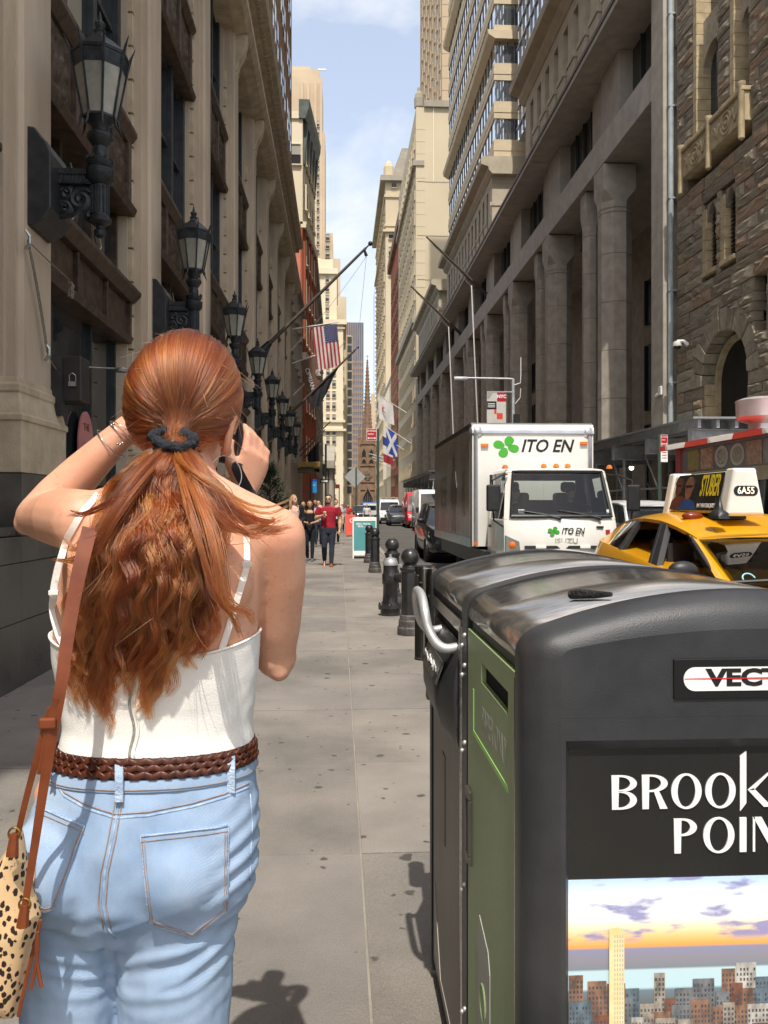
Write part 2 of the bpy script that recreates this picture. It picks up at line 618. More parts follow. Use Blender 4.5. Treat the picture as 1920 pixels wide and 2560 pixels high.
def tall_window(z0,z1):
 s=MB()
 n=3
 for q in range(n+1):
  yy=b0+0.0+(b1-b0-0.16)*q/n
  s.box(-3.28,-3.08,yy,yy+0.16,z0,z1)
  if q<n:
   ya,yb=yy+0.16,b0+(b1-b0-0.16)*(q+1)/n
   zm=z0+(z1-z0)*0.46
   for a,b in((z0+0.002,z0+0.07),(zm,zm+0.06),(z1-0.09,z1-0.002)):
    s.box(-3.26,-3.15,ya,yb,a,b)
   s.box(-3.26,-3.17,ya,ya+0.045,z0+0.07,z1-0.09)
   s.box(-3.26,-3.17,yb-0.045,yb,z0+0.07,z1-0.09)
 fr=s.build('window',M_FRAMEK,bl)
 ps=[]
 for q in range(n):
  ya=b0+0.16+(b1-b0-0.16)*q/n
  yb=b0+(b1-b0-0.16)*(q+1)/n
  zm=z0+(z1-z0)*0.46
  ps.append(MB().box(-3.23,-3.21,ya,yb,z0+0.03,zm+0.03).build('pane',M_GLASSD,fr))
  ps.append(MB().box(-3.215,-3.195,ya,yb,zm+0.03,z1-0.03).build('pane',M_GLASSD,fr))
 return fr,ps
tw1,tw1p=tall_window(6.82,9.6)
tw2,tw2p=tall_window(11.1,13.9)
tw1p[3].data=tw1p[3].data.copy()
tw1p[3].data.materials[0]=M_BLIND
tw1p[2].data=tw1p[2].data.copy()
tw1p[2].data.materials[0]=M_BLIND
ba=[sill,shop,fas,tr,sp1,sp2,tw1,tw2]
for i in range(len(PIL)-1):
 if i==2:
  continue
 d=PIL[i]-PIL[2]
 for o in ba:
  c=share(o,o.name.split('.')[0],bl,(0,d,0))
  for ch in list(o.children):
   e=ch.copy()
   COL.objects.link(e)
   e.parent=c
   if ch in(tw1p[3],tw1p[2])and i not in(4,6):
    e.data=tw1p[1].data if ch is tw1p[3]else tw1p[0].data
    if ch is tw1p[3]:
     e.location=ch.location+Vector((0,0,0))
be=MB()
be.prism([(-3.3,13.9),(-2.72,13.9),(-2.42,14.0),(-2.30,14.12),(-2.30,14.3),(-2.6,14.42),(-3.3,14.42)],'y',-4.4,Y_END)
be.build('belt_cornice',M_LIME2,bl)
MB().box(-3.3,-2.78,-4.4,Y_END,14.42,15.0).build('attic_wall',M_LIME,bl)
for i,yk in enumerate(PIL):
 MB().box(-3.3,-2.70,yk-0.62,yk+0.62,15.0,16.3).build('attic_pier',M_LIME,bl)
 if i+1<len(PIL):
  ya,yb=yk+0.62,PIL[i+1]-0.62
  w_=MB().box(-3.3,-3.2,ya,yb,15.0,16.3).build('attic_window',M_GLASSD,bl)
  fr=MB()
  for q in range(4):
   yy=ya+(yb-ya-0.1)*q/3
   fr.box(-3.28,-3.0,yy,yy+0.1,15.0,16.3)
  fr.build('window_frame',M_LIME2,w_)
co_=MB()
co_.prism([(-3.3,16.3),(-2.72,16.3),(-2.66,16.42),(-2.52,16.46),(-2.48,16.6),(-2.2,16.66),(-2.14,16.82),(-2.14,16.9),(-2.7,17.1),(-3.3,17.1)],'y',-4.4,Y_END)
co_.build('main_cornice',M_LIME2,bl)
de=MB().box(-2.56,-2.36,8.0,8.12,16.48,16.60).build('dentil',M_LIME2,bl)
for k in range(1,165):
 share(de,'dentil',bl,(0,k*0.25,0))
uw=MB().box(-2.9,-2.79,0,0.62,0,1.7)
uwin=None
ux=MB()
for i in range(6,len(PIL)):
 for fl in range(8):
  for q in(0.75,1.95,3.4):
   yy,zz=PIL[i]-2.4+q,18.2+fl*3.55
   if yy+1>Y_END or yy<27.2:
    continue
   if uwin is None:
    s=MB()
    s.box(-2.86,-2.795,yy,yy+0.72,zz,zz+1.85)
    uwin=s.build('upper_window',M_GLASSD,bl)
    fr=MB().box(-2.80,-2.76,yy-0.06,yy+0.78,zz-0.12,zz)
    fr.box(-2.83,-2.78,yy,yy+0.72,zz+0.9,zz+0.96)
    usill=fr.build('sill',M_LIME2,uwin)
    u0=(yy,zz)
   else:
    c=share(uwin,'upper_window',bl,(0,yy-u0[0],zz-u0[1]))
    e=usill.copy()
    COL.objects.link(e)
    e.parent=c
# wall lanterns
ly=PIL[2]
LX=-2.17
lan=thing('wall_lantern',(BX-0.07,ly,4.4),'large black iron lantern on a scrolled bracket, nearest at top left','lantern','iron lanterns along the limestone building')
s=MB()
s.prism([(-2.73,4.83),(-2.66,4.82),(-2.60,4.74),(-2.56,4.70),(-2.52,4.60),(-2.52,4.12),(-2.58,4.02),(-2.68,3.96),(-2.73,3.96)],'y',ly-0.26,ly+0.26)
s.build('back_block',M_BLACK,lan,bevel=0.012)
s=MB()
s.box(-2.54,LX+0.02,ly-0.07,ly+0.07,4.49,4.54)
s.box(-2.54,LX+0.02,ly-0.055,ly+0.055,4.41,4.49)
for k in range(11):
 s.box(-2.53+k*0.033,-2.515+k*0.033,ly-0.066,ly+0.066,4.42,4.485)
for cxx,cz,rr,turns,d in((-2.34,4.28,0.105,1.6,1),(-2.47,4.33,0.06,1.3,-1),(-2.47,4.2,0.05,1.2,-1),(-2.25,4.14,0.04,1.2,1)):
 pts=[]
 for k in range(22):
  a=k/21*turns*2*math.pi+0.6
  r_=rr*(1-0.8*k/21)
  pts.append((cxx+d*r_*math.cos(a),ly,cz+r_*math.sin(a)))
 s.tube(pts,0.03,6,flat=1.6)
s.tube([(-2.53,ly,4.12),(-2.42,ly,4.14),(-2.32,ly,4.2),(-2.22,ly,4.38)],0.022,6)
s.build('bracket_arm',M_IRON,lan,smooth=40)
s=MB()
s.lathe([(0.02,3.94),(0.05,3.96),(0.055,4.0),(0.03,4.02),(0.035,4.04),(0.1,4.08),(0.105,4.11),(0.08,4.13),(0.075,4.41),(0.09,4.42),(0.125,4.46),(0.13,4.55),(0.10,4.57),(0.115,4.60),(0.12,4.63),(0.075,4.66),(0.062,4.76),(0.09,4.80),(0.115,4.84),(0.115,4.87),(0.07,4.90),(0.08,4.95),(0.13,5.0),(0.13,5.02)],(LX,ly,0),24)
for k in range(14):
 a=2*math.pi*k/14
 s.cyl((LX+0.075*math.cos(a),ly+0.075*math.sin(a),4.15),(LX+0.075*math.cos(a),ly+0.075*math.sin(a),4.40),0.011,n=5)
 s.box(LX+0.118*math.cos(a)-0.008,LX+0.118*math.cos(a)+0.008,ly+0.118*math.sin(a)-0.008,ly+0.118*math.sin(a)+0.008,4.63,4.66)
s.build('post',M_IRON,lan,smooth=40)
N8=8
def oc(r,z,k,off=0.5):
 a=2*math.pi*(k+off)/N8
 return(LX+r*math.cos(a),ly+r*math.sin(a),z)
s=MB()
for k in range(N8):
 s.tube([oc(0.148,5.01,k),oc(0.232,5.45,k)],0.011,5)
 s.tube([oc(0.228,5.44,k),oc(0.25,5.55,k),oc(0.27,5.62,k),oc(0.31,5.72,k)],[0.014,0.016,0.013,0.003],5)
 s.tube([oc(0.15,5.05,k),oc(0.165,5.0,k),oc(0.17,4.95,k),oc(0.20,4.89,k)],[0.01,0.013,0.011,0.002],5)
 s.hexa([oc(0.225,5.44,k),oc(0.225,5.44,k+1),oc(0.205,5.44,k+1),oc(0.205,5.44,k),oc(0.25,5.56,k),oc(0.25,5.56,k+1),oc(0.23,5.56,k+1),oc(0.23,5.56,k)])
s.loft([[oc(r,z,k)for k in range(N8)]for r,z in((0.13,5.0),(0.152,5.01),(0.152,5.03),(0.13,5.035))])
s.build('lantern_frame',M_IRON,lan)
s=MB()
s.loft([[oc(r,z,k)for k in range(N8)]for r,z in((0.255,5.565),(0.262,5.59),(0.14,5.70),(0.06,5.76),(0.05,5.79))])
s.lathe([(0.05,5.79),(0.06,5.81),(0.035,5.83),(0.045,5.86),(0.05,5.88),(0.02,5.91),(0.012,5.95),(0.002,6.0)],(LX,ly,0),12)
s.build('lantern_roof',M_IRON,lan)
for k in range(N8):
 s=MB()
 s.hexa([oc(0.146,5.03,k),oc(0.146,5.03,k+1),oc(0.14,5.03,k+1),oc(0.14,5.03,k),oc(0.226,5.445,k),oc(0.226,5.445,k+1),oc(0.22,5.445,k+1),oc(0.22,5.445,k)])
 s.build('pane',M_LAMPGLASS,lan)
MB().lathe([(0.03,5.04),(0.035,5.1),(0.05,5.2),(0.045,5.3),(0.01,5.36)],(LX,ly,0),10).build('bulb_chimney',mat('lamp_chimney',hexc('#c9c2a8'),None,rough=0.2,trans=0.3),lan,smooth=True)
ords=['second iron lantern along the limestone facade, rising just behind the woman\'s head','third iron lantern along the limestone facade, right beside the woman\'s head','fourth iron lantern from the camera, under the big bare flagpole','fifth iron lantern from the camera in the row along the facade','sixth iron lantern from the camera, above the evergreen shrub','seventh iron lantern from the camera, beside the row of black flags','farthest iron lantern, small and dark beside the gold canopy']
for k in range(7):
 dup(lan,(0,4.85*(k+1),0),ords[k])
dup(lan,(0,-4.85,0),'black iron lantern out of view behind the woman to the left')
# small fittings on the first pilaster
M_DARKBOX=mat('dark_brown_box',hexc('#211b18'),hexc('#2c2522'),5,0.5)
M_STEEL=mat('dull_steel',hexc('#8d8f8c'),hexc('#a5a6a2'),10,0.35,0.8)
s0=thing('menu_display_case',(-2.6,8.28,2.4),'dark brown display box with a padlock and small round lamp arm beside first pilaster','display case')
MB().box(-2.71,-2.46,8.06,8.34,2.50,2.94).build('case',M_DARKBOX,s0,bevel=0.015)
MB().box(-2.72,-2.62,7.98,8.06,2.36,2.92).build('back_plate',M_BLACK,s0)
s=MB()
s.tube([(-2.47,8.3,2.87),(-2.3,8.35,2.87),(-2.22,8.36,2.87)],0.008,6)
s.lathe([(0.03,0),(0.06,0.005),(0.065,0.03),(0.05,0.045)],(-2.16,8.36,2.83),16)
s.build('lamp_arm',M_STEEL,s0,smooth=40)
s=MB()
s.tube([(-2.57,8.05,2.69),(-2.57,8.04,2.75),(-2.54,8.04,2.77),(-2.51,8.04,2.75),(-2.51,8.05,2.69)],0.005,6)
s.box(-2.575,-2.505,8.03,8.055,2.645,2.69)
s.build('padlock',M_STEEL,s0)
s0=thing('flag_halyard',(-2.7,7.5,4.0),'slack old rope tied between two cleats on the first pilaster','rope')
s=MB()
A,B,C_=W(63,600,-2.69),W(170,700,-2.69),W(112,880,-2.69)
def sag(a,b,d,n=10):
 return[a.lerp(b,k/n)+Vector((0.02,0,-d*4*(k/n)*(1-k/n)))for k in range(n+1)]
s.tube(sag(A,B,0.01),0.006,5)
s.tube(sag(A,C_,-0.03),0.007,5)
s.tube(sag(A+Vector((0,0.02,0)),C_+Vector((0,0.03,0)),-0.06),0.007,5)
s.tube(sag(C_,W(145,935,-2.69),0.02),0.005,5)
pts=[]
for k in range(40):
 pts.append(B+Vector((0.03+0.02*math.sin(k*1.7),0.04*math.sin(k*1.1),-0.1+0.08*math.cos(k*0.9))))
s.tube(pts,0.007,5)
s.build('rope',M_ROPE,s0)
s=MB()
for p in(A,C_):
 s.tube([p+Vector((0,0,-0.08)),p+Vector((0.04,0,-0.03)),p+Vector((0.04,0,0.03)),p+Vector((0,0,0.09))],[0.012,0.016,0.016,0.008],6)
s.build('cleat',M_STEEL,s0)
M_PINK=mat('pink_sign',hexc('#b87a76'),hexc('#a96b68'),6,0.5)
s0=thing('oval_window_sign',(-3.16,10.6,2.0),'oval pink sign standing in the dark shop window','sign')
s=MB()
c=W(215,1120,-3.12)
s.prism([(c.y+0.3*math.cos(a),c.z+0.45*math.sin(a))for a in[2*math.pi*k/36 for k in range(36)]],'x',-3.135,-3.115)
s.build('board',M_PINK,s0)
text('THE','lettering',0.13,mat('dark_red_ink',hexc('#5a2622')),s0,(-3.112,c.y,c.z+0.25),(R(90),0,R(90)))
# rough stone building at the right edge
STONES=[mat('rough_stone_%d'%i,hexc(a),hexc(b),5,0.9,bump=0.9,bscale=14)for i,(a,b)in enumerate((('#81786a','#a0957f'),('#736a5d','#8f8472'),('#8f8471','#aa9e87'),('#7a705f','#978b74'),('#8b7660','#a08a70')))]
M_TRIM=mat('sandstone_trim',hexc('#a08f6f'),hexc('#bcab88'),4,0.85,bump=0.3,bscale=40)
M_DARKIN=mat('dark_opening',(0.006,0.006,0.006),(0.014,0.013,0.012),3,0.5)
M_MORTAR=mat('mortar',hexc('#4e473c'),hexc('#5f574a'),8,0.95)
SX=10.9
sb=thing('rough_stone_building',(14,22,0),'rough-faced brown stone building with arched doorway and louvred slit windows at right','building')
MB().box(11.45,22,15.5,26.3,0,19).build('wall',M_MORTAR,sb)
protos=[]
rs=random.Random(3)
for q in range(10):
 b=MB()
 n=4
 vs_,fs_=[],[]
 for a in range(n+1):
  for c in range(n+1):
   edge=a in(0,n)or c in(0,n)
   d=0.0 if edge else rs.uniform(0.15,1.0)
   vs_.append((-d,a/n+(0 if edge else rs.uniform(-0.06,0.06)),c/n+(0 if edge else rs.uniform(-0.06,0.06))))
 for a in range(n):
  for c in range(n):
   k=a*(n+1)+c
   fs_.append((k,k+1,k+n+2,k+n+1))
 k0=len(vs_)
 ring=[0*(n+1)+c for c in range(n+1)]+[a*(n+1)+n for a in range(1,n+1)]+[n*(n+1)+c for c in range(n-1,-1,-1)]+[a*(n+1)for a in range(n-1,0,-1)]
 for r_ in ring:
  p=vs_[r_]
  vs_.append((9.0,p[1],p[2]))
 for i in range(len(ring)):
  j=(i+1)%len(ring)
  fs_.append((ring[i],ring[j],k0+j,k0+i))
 b.add(vs_,fs_)
 me=b.build('stone',STONES[q%5],None)
 protos.append(me.data)
 bpy.data.objects.remove(me)
ARC_Y,ARC_R,ARC_Z=23.0,1.42,5.1
OPEN=[(22.25,23.15,8.4,10.45),(23.42,24.32,8.4,10.45),(23.35,24.95,12.6,19.0),(21.5,22.55,12.6,19.0),(20.6,21.25,6.2,7.5)]
BAND=(21.35,25.35,11.62,12.62)
def free(z0,z1):
 cuts=[]
 zc=(z0+z1)/2
 for a,b,c,d in OPEN+[BAND]:
  if z1>c+0.02 and z0<d-0.02:
   cuts.append((a,b))
 ro=ARC_R+(0.55 if zc>ARC_Z else 0.0)
 if zc<ARC_Z:
  cuts.append((ARC_Y-ARC_R,ARC_Y+ARC_R))
 elif zc<ARC_Z+ro:
  w=math.sqrt(max(0,ro*ro-(zc-ARC_Z)**2))
  cuts.append((ARC_Y-w,ARC_Y+w))
 cuts.sort()
 out,y=[],16.0
 for a,b in cuts:
  if a>y:
   out.append((y,a))
  y=max(y,b)
 if y<26.2:
  out.append((y,26.2))
 return out
z=0.0
count=0
while z<17.8:
 h=rs.choice((0.26,0.3,0.34,0.38))
 for a,b in free(z,z+h):
  y=a
  while y<b-1e-3:
   ln=rs.uniform(0.5,1.45)
   if b-y-ln<0.4:
    ln=b-y
   if y+ln>19.6 and(z>2.2):
    o=bpy.data.objects.new('stone',protos[rs.randrange(10)])
    COL.objects.link(o)
    o.parent=sb
    o.location=(SX+rs.uniform(-0.02,0.02)-14,y+0.008-22,z+0.008)
    o.scale=(rs.uniform(0.03,0.075),ln-0.016,h-0.016)
    count+=1
   else:
    pass
   y+=ln
 z+=h
MB().box(10.96,11.444,15.5,19.745,0,17.8).build('plain_masonry',STONES[0],sb)
MB().box(10.94,11.46,19.75,26.2,0,2.25).build('base_course',STONES[1],sb)
nv=13
for k in range(nv):
 a0,a1=math.pi*k/nv+0.008,math.pi*(k+1)/nv-0.008
 r0,r1=ARC_R,ARC_R+rs.uniform(0.55,0.8)
 pr=[(ARC_Y+r*math.cos(a),ARC_Z+r*math.sin(a))for r,a in((r0,a0),(r1,a0),(r1,a1),(r0,a1))]
 MB().prism(pr,'x',SX-rs.uniform(0.0,0.04),11.46).build('voussoir',STONES[(k*3)%4],sb,bevel=0.02)
def arch_ring(r0,r1,x0,x1,name,m,par):
 s=MB()
 pts=[]
 n=20
 ang=[math.pi*k/n for k in range(n+1)]
 outer=[(ARC_Y+r1,0.1)]+[(ARC_Y+r1*math.cos(a),ARC_Z+r1*math.sin(a))for a in ang]+[(ARC_Y-r1,0.1)]
 inner=[(ARC_Y+r0,0.1)]+[(ARC_Y+r0*math.cos(a),ARC_Z+r0*math.sin(a))for a in ang]+[(ARC_Y-r0,0.1)]
 for i in range(len(outer)-1):
  s.hexa([(x0,*outer[i]),(x0,*outer[i+1]),(x0,*inner[i+1]),(x0,*inner[i]),(x1,*outer[i]),(x1,*outer[i+1]),(x1,*inner[i+1]),(x1,*inner[i])])
 return s.build(name,m,par)
arch_ring(1.16,1.30,11.25,11.7,'arch_trim',M_TRIM,sb)
s=MB()
for k in range(9):
 s=MB().box(10.99,11.3,ARC_Y+ARC_R-0.1,ARC_Y+ARC_R-0.002,2.2+k*0.33,2.2+k*0.33+0.32)
 s.build('jamb_stone',M_TRIM,sb,bevel=0.008)
n=20
door=[(ARC_Y+1.42,0.1)]+[(ARC_Y+1.42*math.cos(math.pi*k/n),ARC_Z+1.42*math.sin(math.pi*k/n))for k in range(n+1)]+[(ARC_Y-1.42,0.1)]
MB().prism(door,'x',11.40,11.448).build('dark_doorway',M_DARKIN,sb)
for(a,b,c,d)in OPEN[:2]:
 wn=MB().box(11.30,11.44,a+0.02,b-0.3,c+0.08,d-0.02).build('slit_window',M_DARKIN,sb)
 for k in range(6):
  MB().box(SX-0.01,11.3,b-0.27,b-0.005,c+0.09+k*0.31,c+0.39+k*0.31).build('jamb_stone',M_TRIM,wn,bevel=0.006)
 MB().box(SX-0.05,11.3,a+0.01,b-0.002,c-0.05,c+0.08).build('sill',M_TRIM,wn,bevel=0.01)
 hd=MB()
 ym,wd=(a+b-0.28)/2,(b-0.28-a)/2
 for sg in(-1,1):
  hd.prism([(ym+sg*wd,d-0.5),(ym+sg*wd*0.75,d-0.28),(ym+sg*wd*0.35,d-0.1),(ym,d-0.02),(ym,d),(ym+sg*wd,d)],'x',SX+0.02,11.3)
 hd.build('head',STONES[1],wn)
 for k in range(17):
  s=MB()
  zz=c+0.12+k*0.115
  s.hexa([(11.06,a+0.02,zz),(11.28,a+0.02,zz+0.06),(11.28,b-0.28,zz+0.06),(11.06,b-0.28,zz),(11.06,a+0.02,zz+0.015),(11.28,a+0.02,zz+0.075),(11.28,b-0.28,zz+0.075),(11.06,b-0.28,zz+0.015)])
  s.build('louvre',M_IRON,wn)
bd=MB().box(SX-0.22,11.46,BAND[0],BAND[1],11.72,12.5).build('relief_band',M_TRIM,sb,bevel=0.02)
MB().box(SX-0.30,11.46,BAND[0]-0.05,BAND[1]+0.05,12.5,12.62).build('coping',M_TRIM,bd,bevel=0.02)
for yy in(BAND[0]+0.05,(BAND[0]+BAND[1])/2,BAND[1]-0.05):
 MB().lathe([(0.02,11.2),(0.09,11.25),(0.09,12.6),(0.12,12.66),(0.12,12.74),(0.03,12.76)],(SX-0.26,yy,0),10).build('pendant',M_TRIM,bd,smooth=40)
for k in range(2):
 yc=BAND[0]+(BAND[1]-BAND[0])*(0.25+0.5*k)
 s=MB()
 for r_ in(0.3,0.17):
  s.tube([(SX-0.23,yc+r_*math.cos(t_),12.1+r_*math.sin(t_))for t_ in[2*math.pi*q/24 for q in range(25)]],0.03,6)
 s.ball((SX-0.22,yc,12.1),0.07,10)
 for sg in(-1,1):
  s.tube([(SX-0.23,yc+sg*(0.34+0.4*q/10),12.1+0.2*math.sin(q*0.9))for q in range(11)],0.03,6)
 s.build('rosette',M_TRIM,bd,smooth=True)
for(a,b,c,d)in OPEN[2:4]:
 wn=MB().box(11.34,11.44,a+0.02,b-0.02,c,d).build('tall_window',M_GLASSD,sb)
 z_=c
 k=0
 while z_<d-0.3:
  MB().box(SX-0.02,11.34,b-0.24,b-0.004,z_+0.004,z_+0.326).build('jamb_stone',M_TRIM,wn,bevel=0.006)
  z_+=0.33
 s=MB()
 ym,rw=(a+b-0.24)/2,(b-0.24-a)/2
 zt=c+2.1
 arc=[(ym+rw*math.cos(math.pi*k/12),zt+rw*math.sin(math.pi*k/12))for k in range(13)]
 for i in range(12):
  p,q=arc[i],arc[i+1]
  s.hexa([(11.1,p[0],p[1]),(11.1,q[0],q[1]),(11.1,q[0],zt+rw+0.9),(11.1,p[0],zt+rw+0.9),(11.34,p[0],p[1]),(11.34,q[0],q[1]),(11.34,q[0],zt+rw+0.9),(11.34,p[0],zt+rw+0.9)])
 s.build('arched_spandrel',STONES[2],wn)
 MB().box(11.2,11.34,ym-0.04,ym+0.04,c,zt+rw).build('mullion',M_FRAMEK,wn)
MB().box(11.3,11.44,20.62,21.23,6.2,7.5).build('small_window',M_DARKIN,sb)
M_PIPE=mat('painted_zinc',hexc('#8f9697'),hexc('#a7adad'),3,0.55)
s0=thing('rain_pipe',(10.8,26.42,0),'pale grey rain pipe running up between stone building and arcade','pipe')
MB().cyl((10.78,26.42,0.002),(10.78,26.42,19.0),0.09,n=12).build('pipe',M_PIPE,s0,smooth=40)
for k in range(6):
 MB().box(10.68,11.0,26.33,26.51,2.5+k*3,2.56+k*3).build('pipe_clip',M_PIPE,s0)
# arcade building (columns, deep eave) with its tower
M_GR=mat('grey_granite',hexc('#968d7f'),hexc('#aba293'),2.2,0.75,bump=0.15,bscale=140)
M_GR2=mat('grey_granite_smooth',hexc('#999085'),hexc('#aca397'),1.5,0.7,bump=0.1,bscale=90)
M_JOINT=mat('dark_joint',hexc('#3b362f'),None,rough=0.9)
ab=thing('arcade_building',(16,70,0),'grey stone arcade building with octagonal columns and deep overhanging eave on the right','building')
A0,A1=27.5,114.5
MB().box(15.2,30,26.7,A1,0,16.5).build('wall',M_GR,ab)
MB().box(10.58,15.3,26.55,27.6,0,19.4).build('end_pier',M_GR,ab,bevel=0.03)
MB().box(10.75,15.3,A1-1.6,A1,0,19.2).build('end_pier',M_GR,ab,bevel=0.03)
MB().box(11.84,15.3,A0,A1,15.3,15.5).build('arcade_ceiling',M_GR2,ab)
COLY=[33.3+8.75*k for k in range(10)]
for k in range(len(COLY)+1):
 ya=A0+0.1 if k==0 else COLY[k-1]+0.004
 yb=COLY[k]-0.004 if k<len(COLY)else A1-1.6
 if yb>ya:
  MB().box(10.6,11.85,ya,yb,15.302,16.5).build('beam',M_GR2,ab,bevel=0.015)
def octo(cx,cy,r,z,rot=0.5):
 return[(cx+r*math.cos(2*math.pi*(k+rot)/8),cy+r*math.sin(2*math.pi*(k+rot)/8),z)for k in range(8)]
def sq8(cx,cy,h,z):
 return[(cx+a*h,cy+b*h,z)for a,b in((1,0.41),(0.41,1),(-0.41,1),(-1,0.41),(-1,-0.41),(-0.41,-1),(0.41,-1),(1,-0.41))]
def sqr(cx,cy,h,z):
 return[(cx+a*h,cy+b*h,z)for a,b in((1,0.96),(0.96,1),(-0.96,1),(-1,0.96),(-1,-0.96),(-0.96,-1),(0.96,-1),(1,-0.96))]
def column(cx,cy,r,zt,first,name):
 """drums with open joints, necking, chamfered cap block"""
 col=MB().loft([sq8(cx,cy,r*0.96,0.0),sq8(cx,cy,r*0.96,zt-1.9)]).build(name,M_JOINT,ab)
 z=0.0
 k=0
 while z<zt-2.3:
  h=min(1.95,zt-1.95-z)
  MB().loft([sq8(cx,cy,r,z+0.008),sq8(cx,cy,r,z+h-0.008)]).build('drum',M_GR,col,bevel=0.006,seg=1)
  z+=h
 q=r/0.66
 MB().loft([sq8(cx,cy,r*1.02,zt-1.94),sq8(cx,cy,r*1.02,zt-1.82),sq8(cx,cy,r*0.98,zt-1.81),sq8(cx,cy,r*0.98,zt-1.78),sq8(cx,cy,r*1.02,zt-1.77),sq8(cx,cy,r*1.02,zt-1.5),sqr(cx,cy,r*1.06,zt-1.05),sqr(cx,cy,r*1.06,zt-0.06)]).build('cap',M_GR,col)
 MB().loft([sqr(cx,cy,r*0.9,zt-0.06),sqr(cx,cy,r*0.9,zt)]).build('cap_joint',M_JOINT,col)
 return col
c0=column(11.25,COLY[0],0.63,15.3,True,'column')
c1=column(11.1,COLY[0]+2.75,0.34,15.3,True,'slender_column')
for k in range(1,len(COLY)):
 for c in(c0,c1):
  n_=share(c,c.name.split('.')[0],ab,(0,COLY[k]-COLY[0],0))
  for ch in list(c.children):
   e=ch.copy()
   COL.objects.link(e)
   e.parent=n_
s=MB()
aw=None
for k in range(len(COLY)+1):
 yc=COLY[0]-3.6+8.75*k
 if yc+3>A1-1.6:
  continue
 for z0,z1 in((0.6,5.5),(6.2,9.4),(10.4,12.6)):
  w_=MB().box(15.1,15.22,yc-1.6,yc+1.6,z0,z1).build('arcade_window',M_GLASSD,ab)
  for q in range(4):
   yy=yc-1.6+3.12*q/3
   MB().box(15.0,15.12,yy,yy+0.08,z0,z1).build('mullion',M_FRAMEK,w_)
for k in range(len(COLY)+1):
 yc=COLY[0]-0.2+8.75*(k-1)+1.1
 if yc+2.5>A0:
  MB().box(10.95,11.7,max(A0,yc-2.3),yc-0.05,16.5,19.4).build('clerestory_pier',M_GR2,ab,bevel=0.02)
  MB().box(11.1,11.7,yc-0.045,yc+1.6,16.5,19.4).build('clerestory_panel',M_GR,ab,bevel=0.02)
 ya,yb=max(A0,yc+1.6),min(A1-1.6,yc+6.45)
 if yb>ya:
  w_=MB().box(11.5,11.56,ya,yb,16.5,19.4).build('clerestory_window',M_GLASSD,ab)
  for q in range(1,4):
   yy=ya+(yb-ya)*q/4
   MB().box(11.4,11.5,yy-0.04,yy+0.04,16.5,19.4).build('mullion',M_FRAMEK,w_)
MB().box(11.7,16,A0,A1,15.5,19.4).build('clerestory_wall',M_GR2,ab)
for k in range(11):
 ya,yb=26.6+k*8.0,min(26.6+(k+1)*8.0-0.02,A1)
 MB().box(9.85,12.4,ya,yb,19.4,19.62).build('eave_slab',M_GR2,ab,bevel=0.02)
 MB().box(9.8,12.4,ya,yb,19.62,19.8).build('eave_fascia',mat('dark_fascia',hexc('#5d544b'),hexc('#6d645a'),2,0.7),ab,bevel=0.02)
def slot_block(ya,yb):
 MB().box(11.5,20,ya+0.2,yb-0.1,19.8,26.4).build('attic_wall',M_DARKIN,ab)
 MB().box(10.85,20,ya,ya+1.5,19.8,24.4).build('attic_end',M_LIMEW,ab,bevel=0.02)
 MB().box(10.85,20,yb-1.2,yb,19.8,24.4).build('attic_end',M_LIMEW,ab,bevel=0.02)
 MB().box(10.85,20,ya,yb,24.4,25.0).build('attic_frieze',M_LIMEW,ab)
 y=ya+2.05
 src=None
 while y<yb-2.3:
  if src is None:
   q=MB().box(10.85,11.5,y,y+1.15,19.8,22.3)
   q.box(10.80,11.5,y-0.05,y+1.2,22.3,22.55)
   q.box(10.85,11.5,y+0.12,y+1.03,22.55,24.4)
   src=q.build('attic_pier',M_LIMEW,ab)
   y_=y
  else:
   share(src,'attic_pier',ab,(0,y-y_,0))
  y+=1.75
 c=MB().prism([(20,25.0),(10.8,25.0),(10.55,25.25),(10.5,25.5),(10.0,25.65),(9.95,26.0),(10.1,26.2),(20,26.4)],'y',ya-0.5,yb+0.4)
 c.build('attic_cornice',M_LIMEW,ab)
 MB().box(10.7,20,ya-0.06,ya,22.9,23.15).build('string_course',M_LIMEW,ab)
M_LIMEW=mat('pale_limestone',hexc('#a79c88'),hexc('#b9ae99'),1.2,0.85,bump=0.1,bscale=40)
slot_block(27.0,47.8)
slot_block(58.4,83.0)
slot_block(90.0,113.0)
M_SKYGL=mat('curtain_glass',(0.72,0.76,0.8),(0.8,0.83,0.86),0.3,0.05,0.92,spec=0.9)
M_BAND=mat('pale_band',hexc('#c2b193'),hexc('#d0c0a2'),0.8,0.8)
def banded(name,x0,x1,y0,y1,z0,z1,pitch,wh):
 tw=MB().box(x0+0.07,x1,y0+0.07,y1,z0,z1).build(name,M_SKYGL,ab)
 z=z0
 proto=None
 while z<z1:
  if proto is None:
   q=MB().box(x0,x1,y0,y1,z,z+pitch-wh)
   q.box(x0-0.03,x1,y0-0.03,y1+0.03,z+(pitch-wh)*0.35,z+(pitch-wh)*0.65)
   proto=q.build('band',M_BAND,tw)
   pz=z
  else:
   share(proto,'band',tw,(0,0,z-pz))
  z+=pitch
 y=y0+1.2
 mp_=None
 while y<y1-0.3:
  if mp_ is None:
   mp_=MB().box(x0+0.02,x0+0.09,y,y+0.06,z0,z1).build('mullion',M_FRAMEK,tw)
   y_=y
  else:
   share(mp_,'mullion',tw,(0,y-y_,0))
  y+=1.2
 for k in range(5):
  xx=x0+0.4+k*0.55
  MB().box(xx,xx+0.05,y0+0.02,y0+0.09,z0,z1).build('mullion',M_FRAMEK,tw)
 return tw
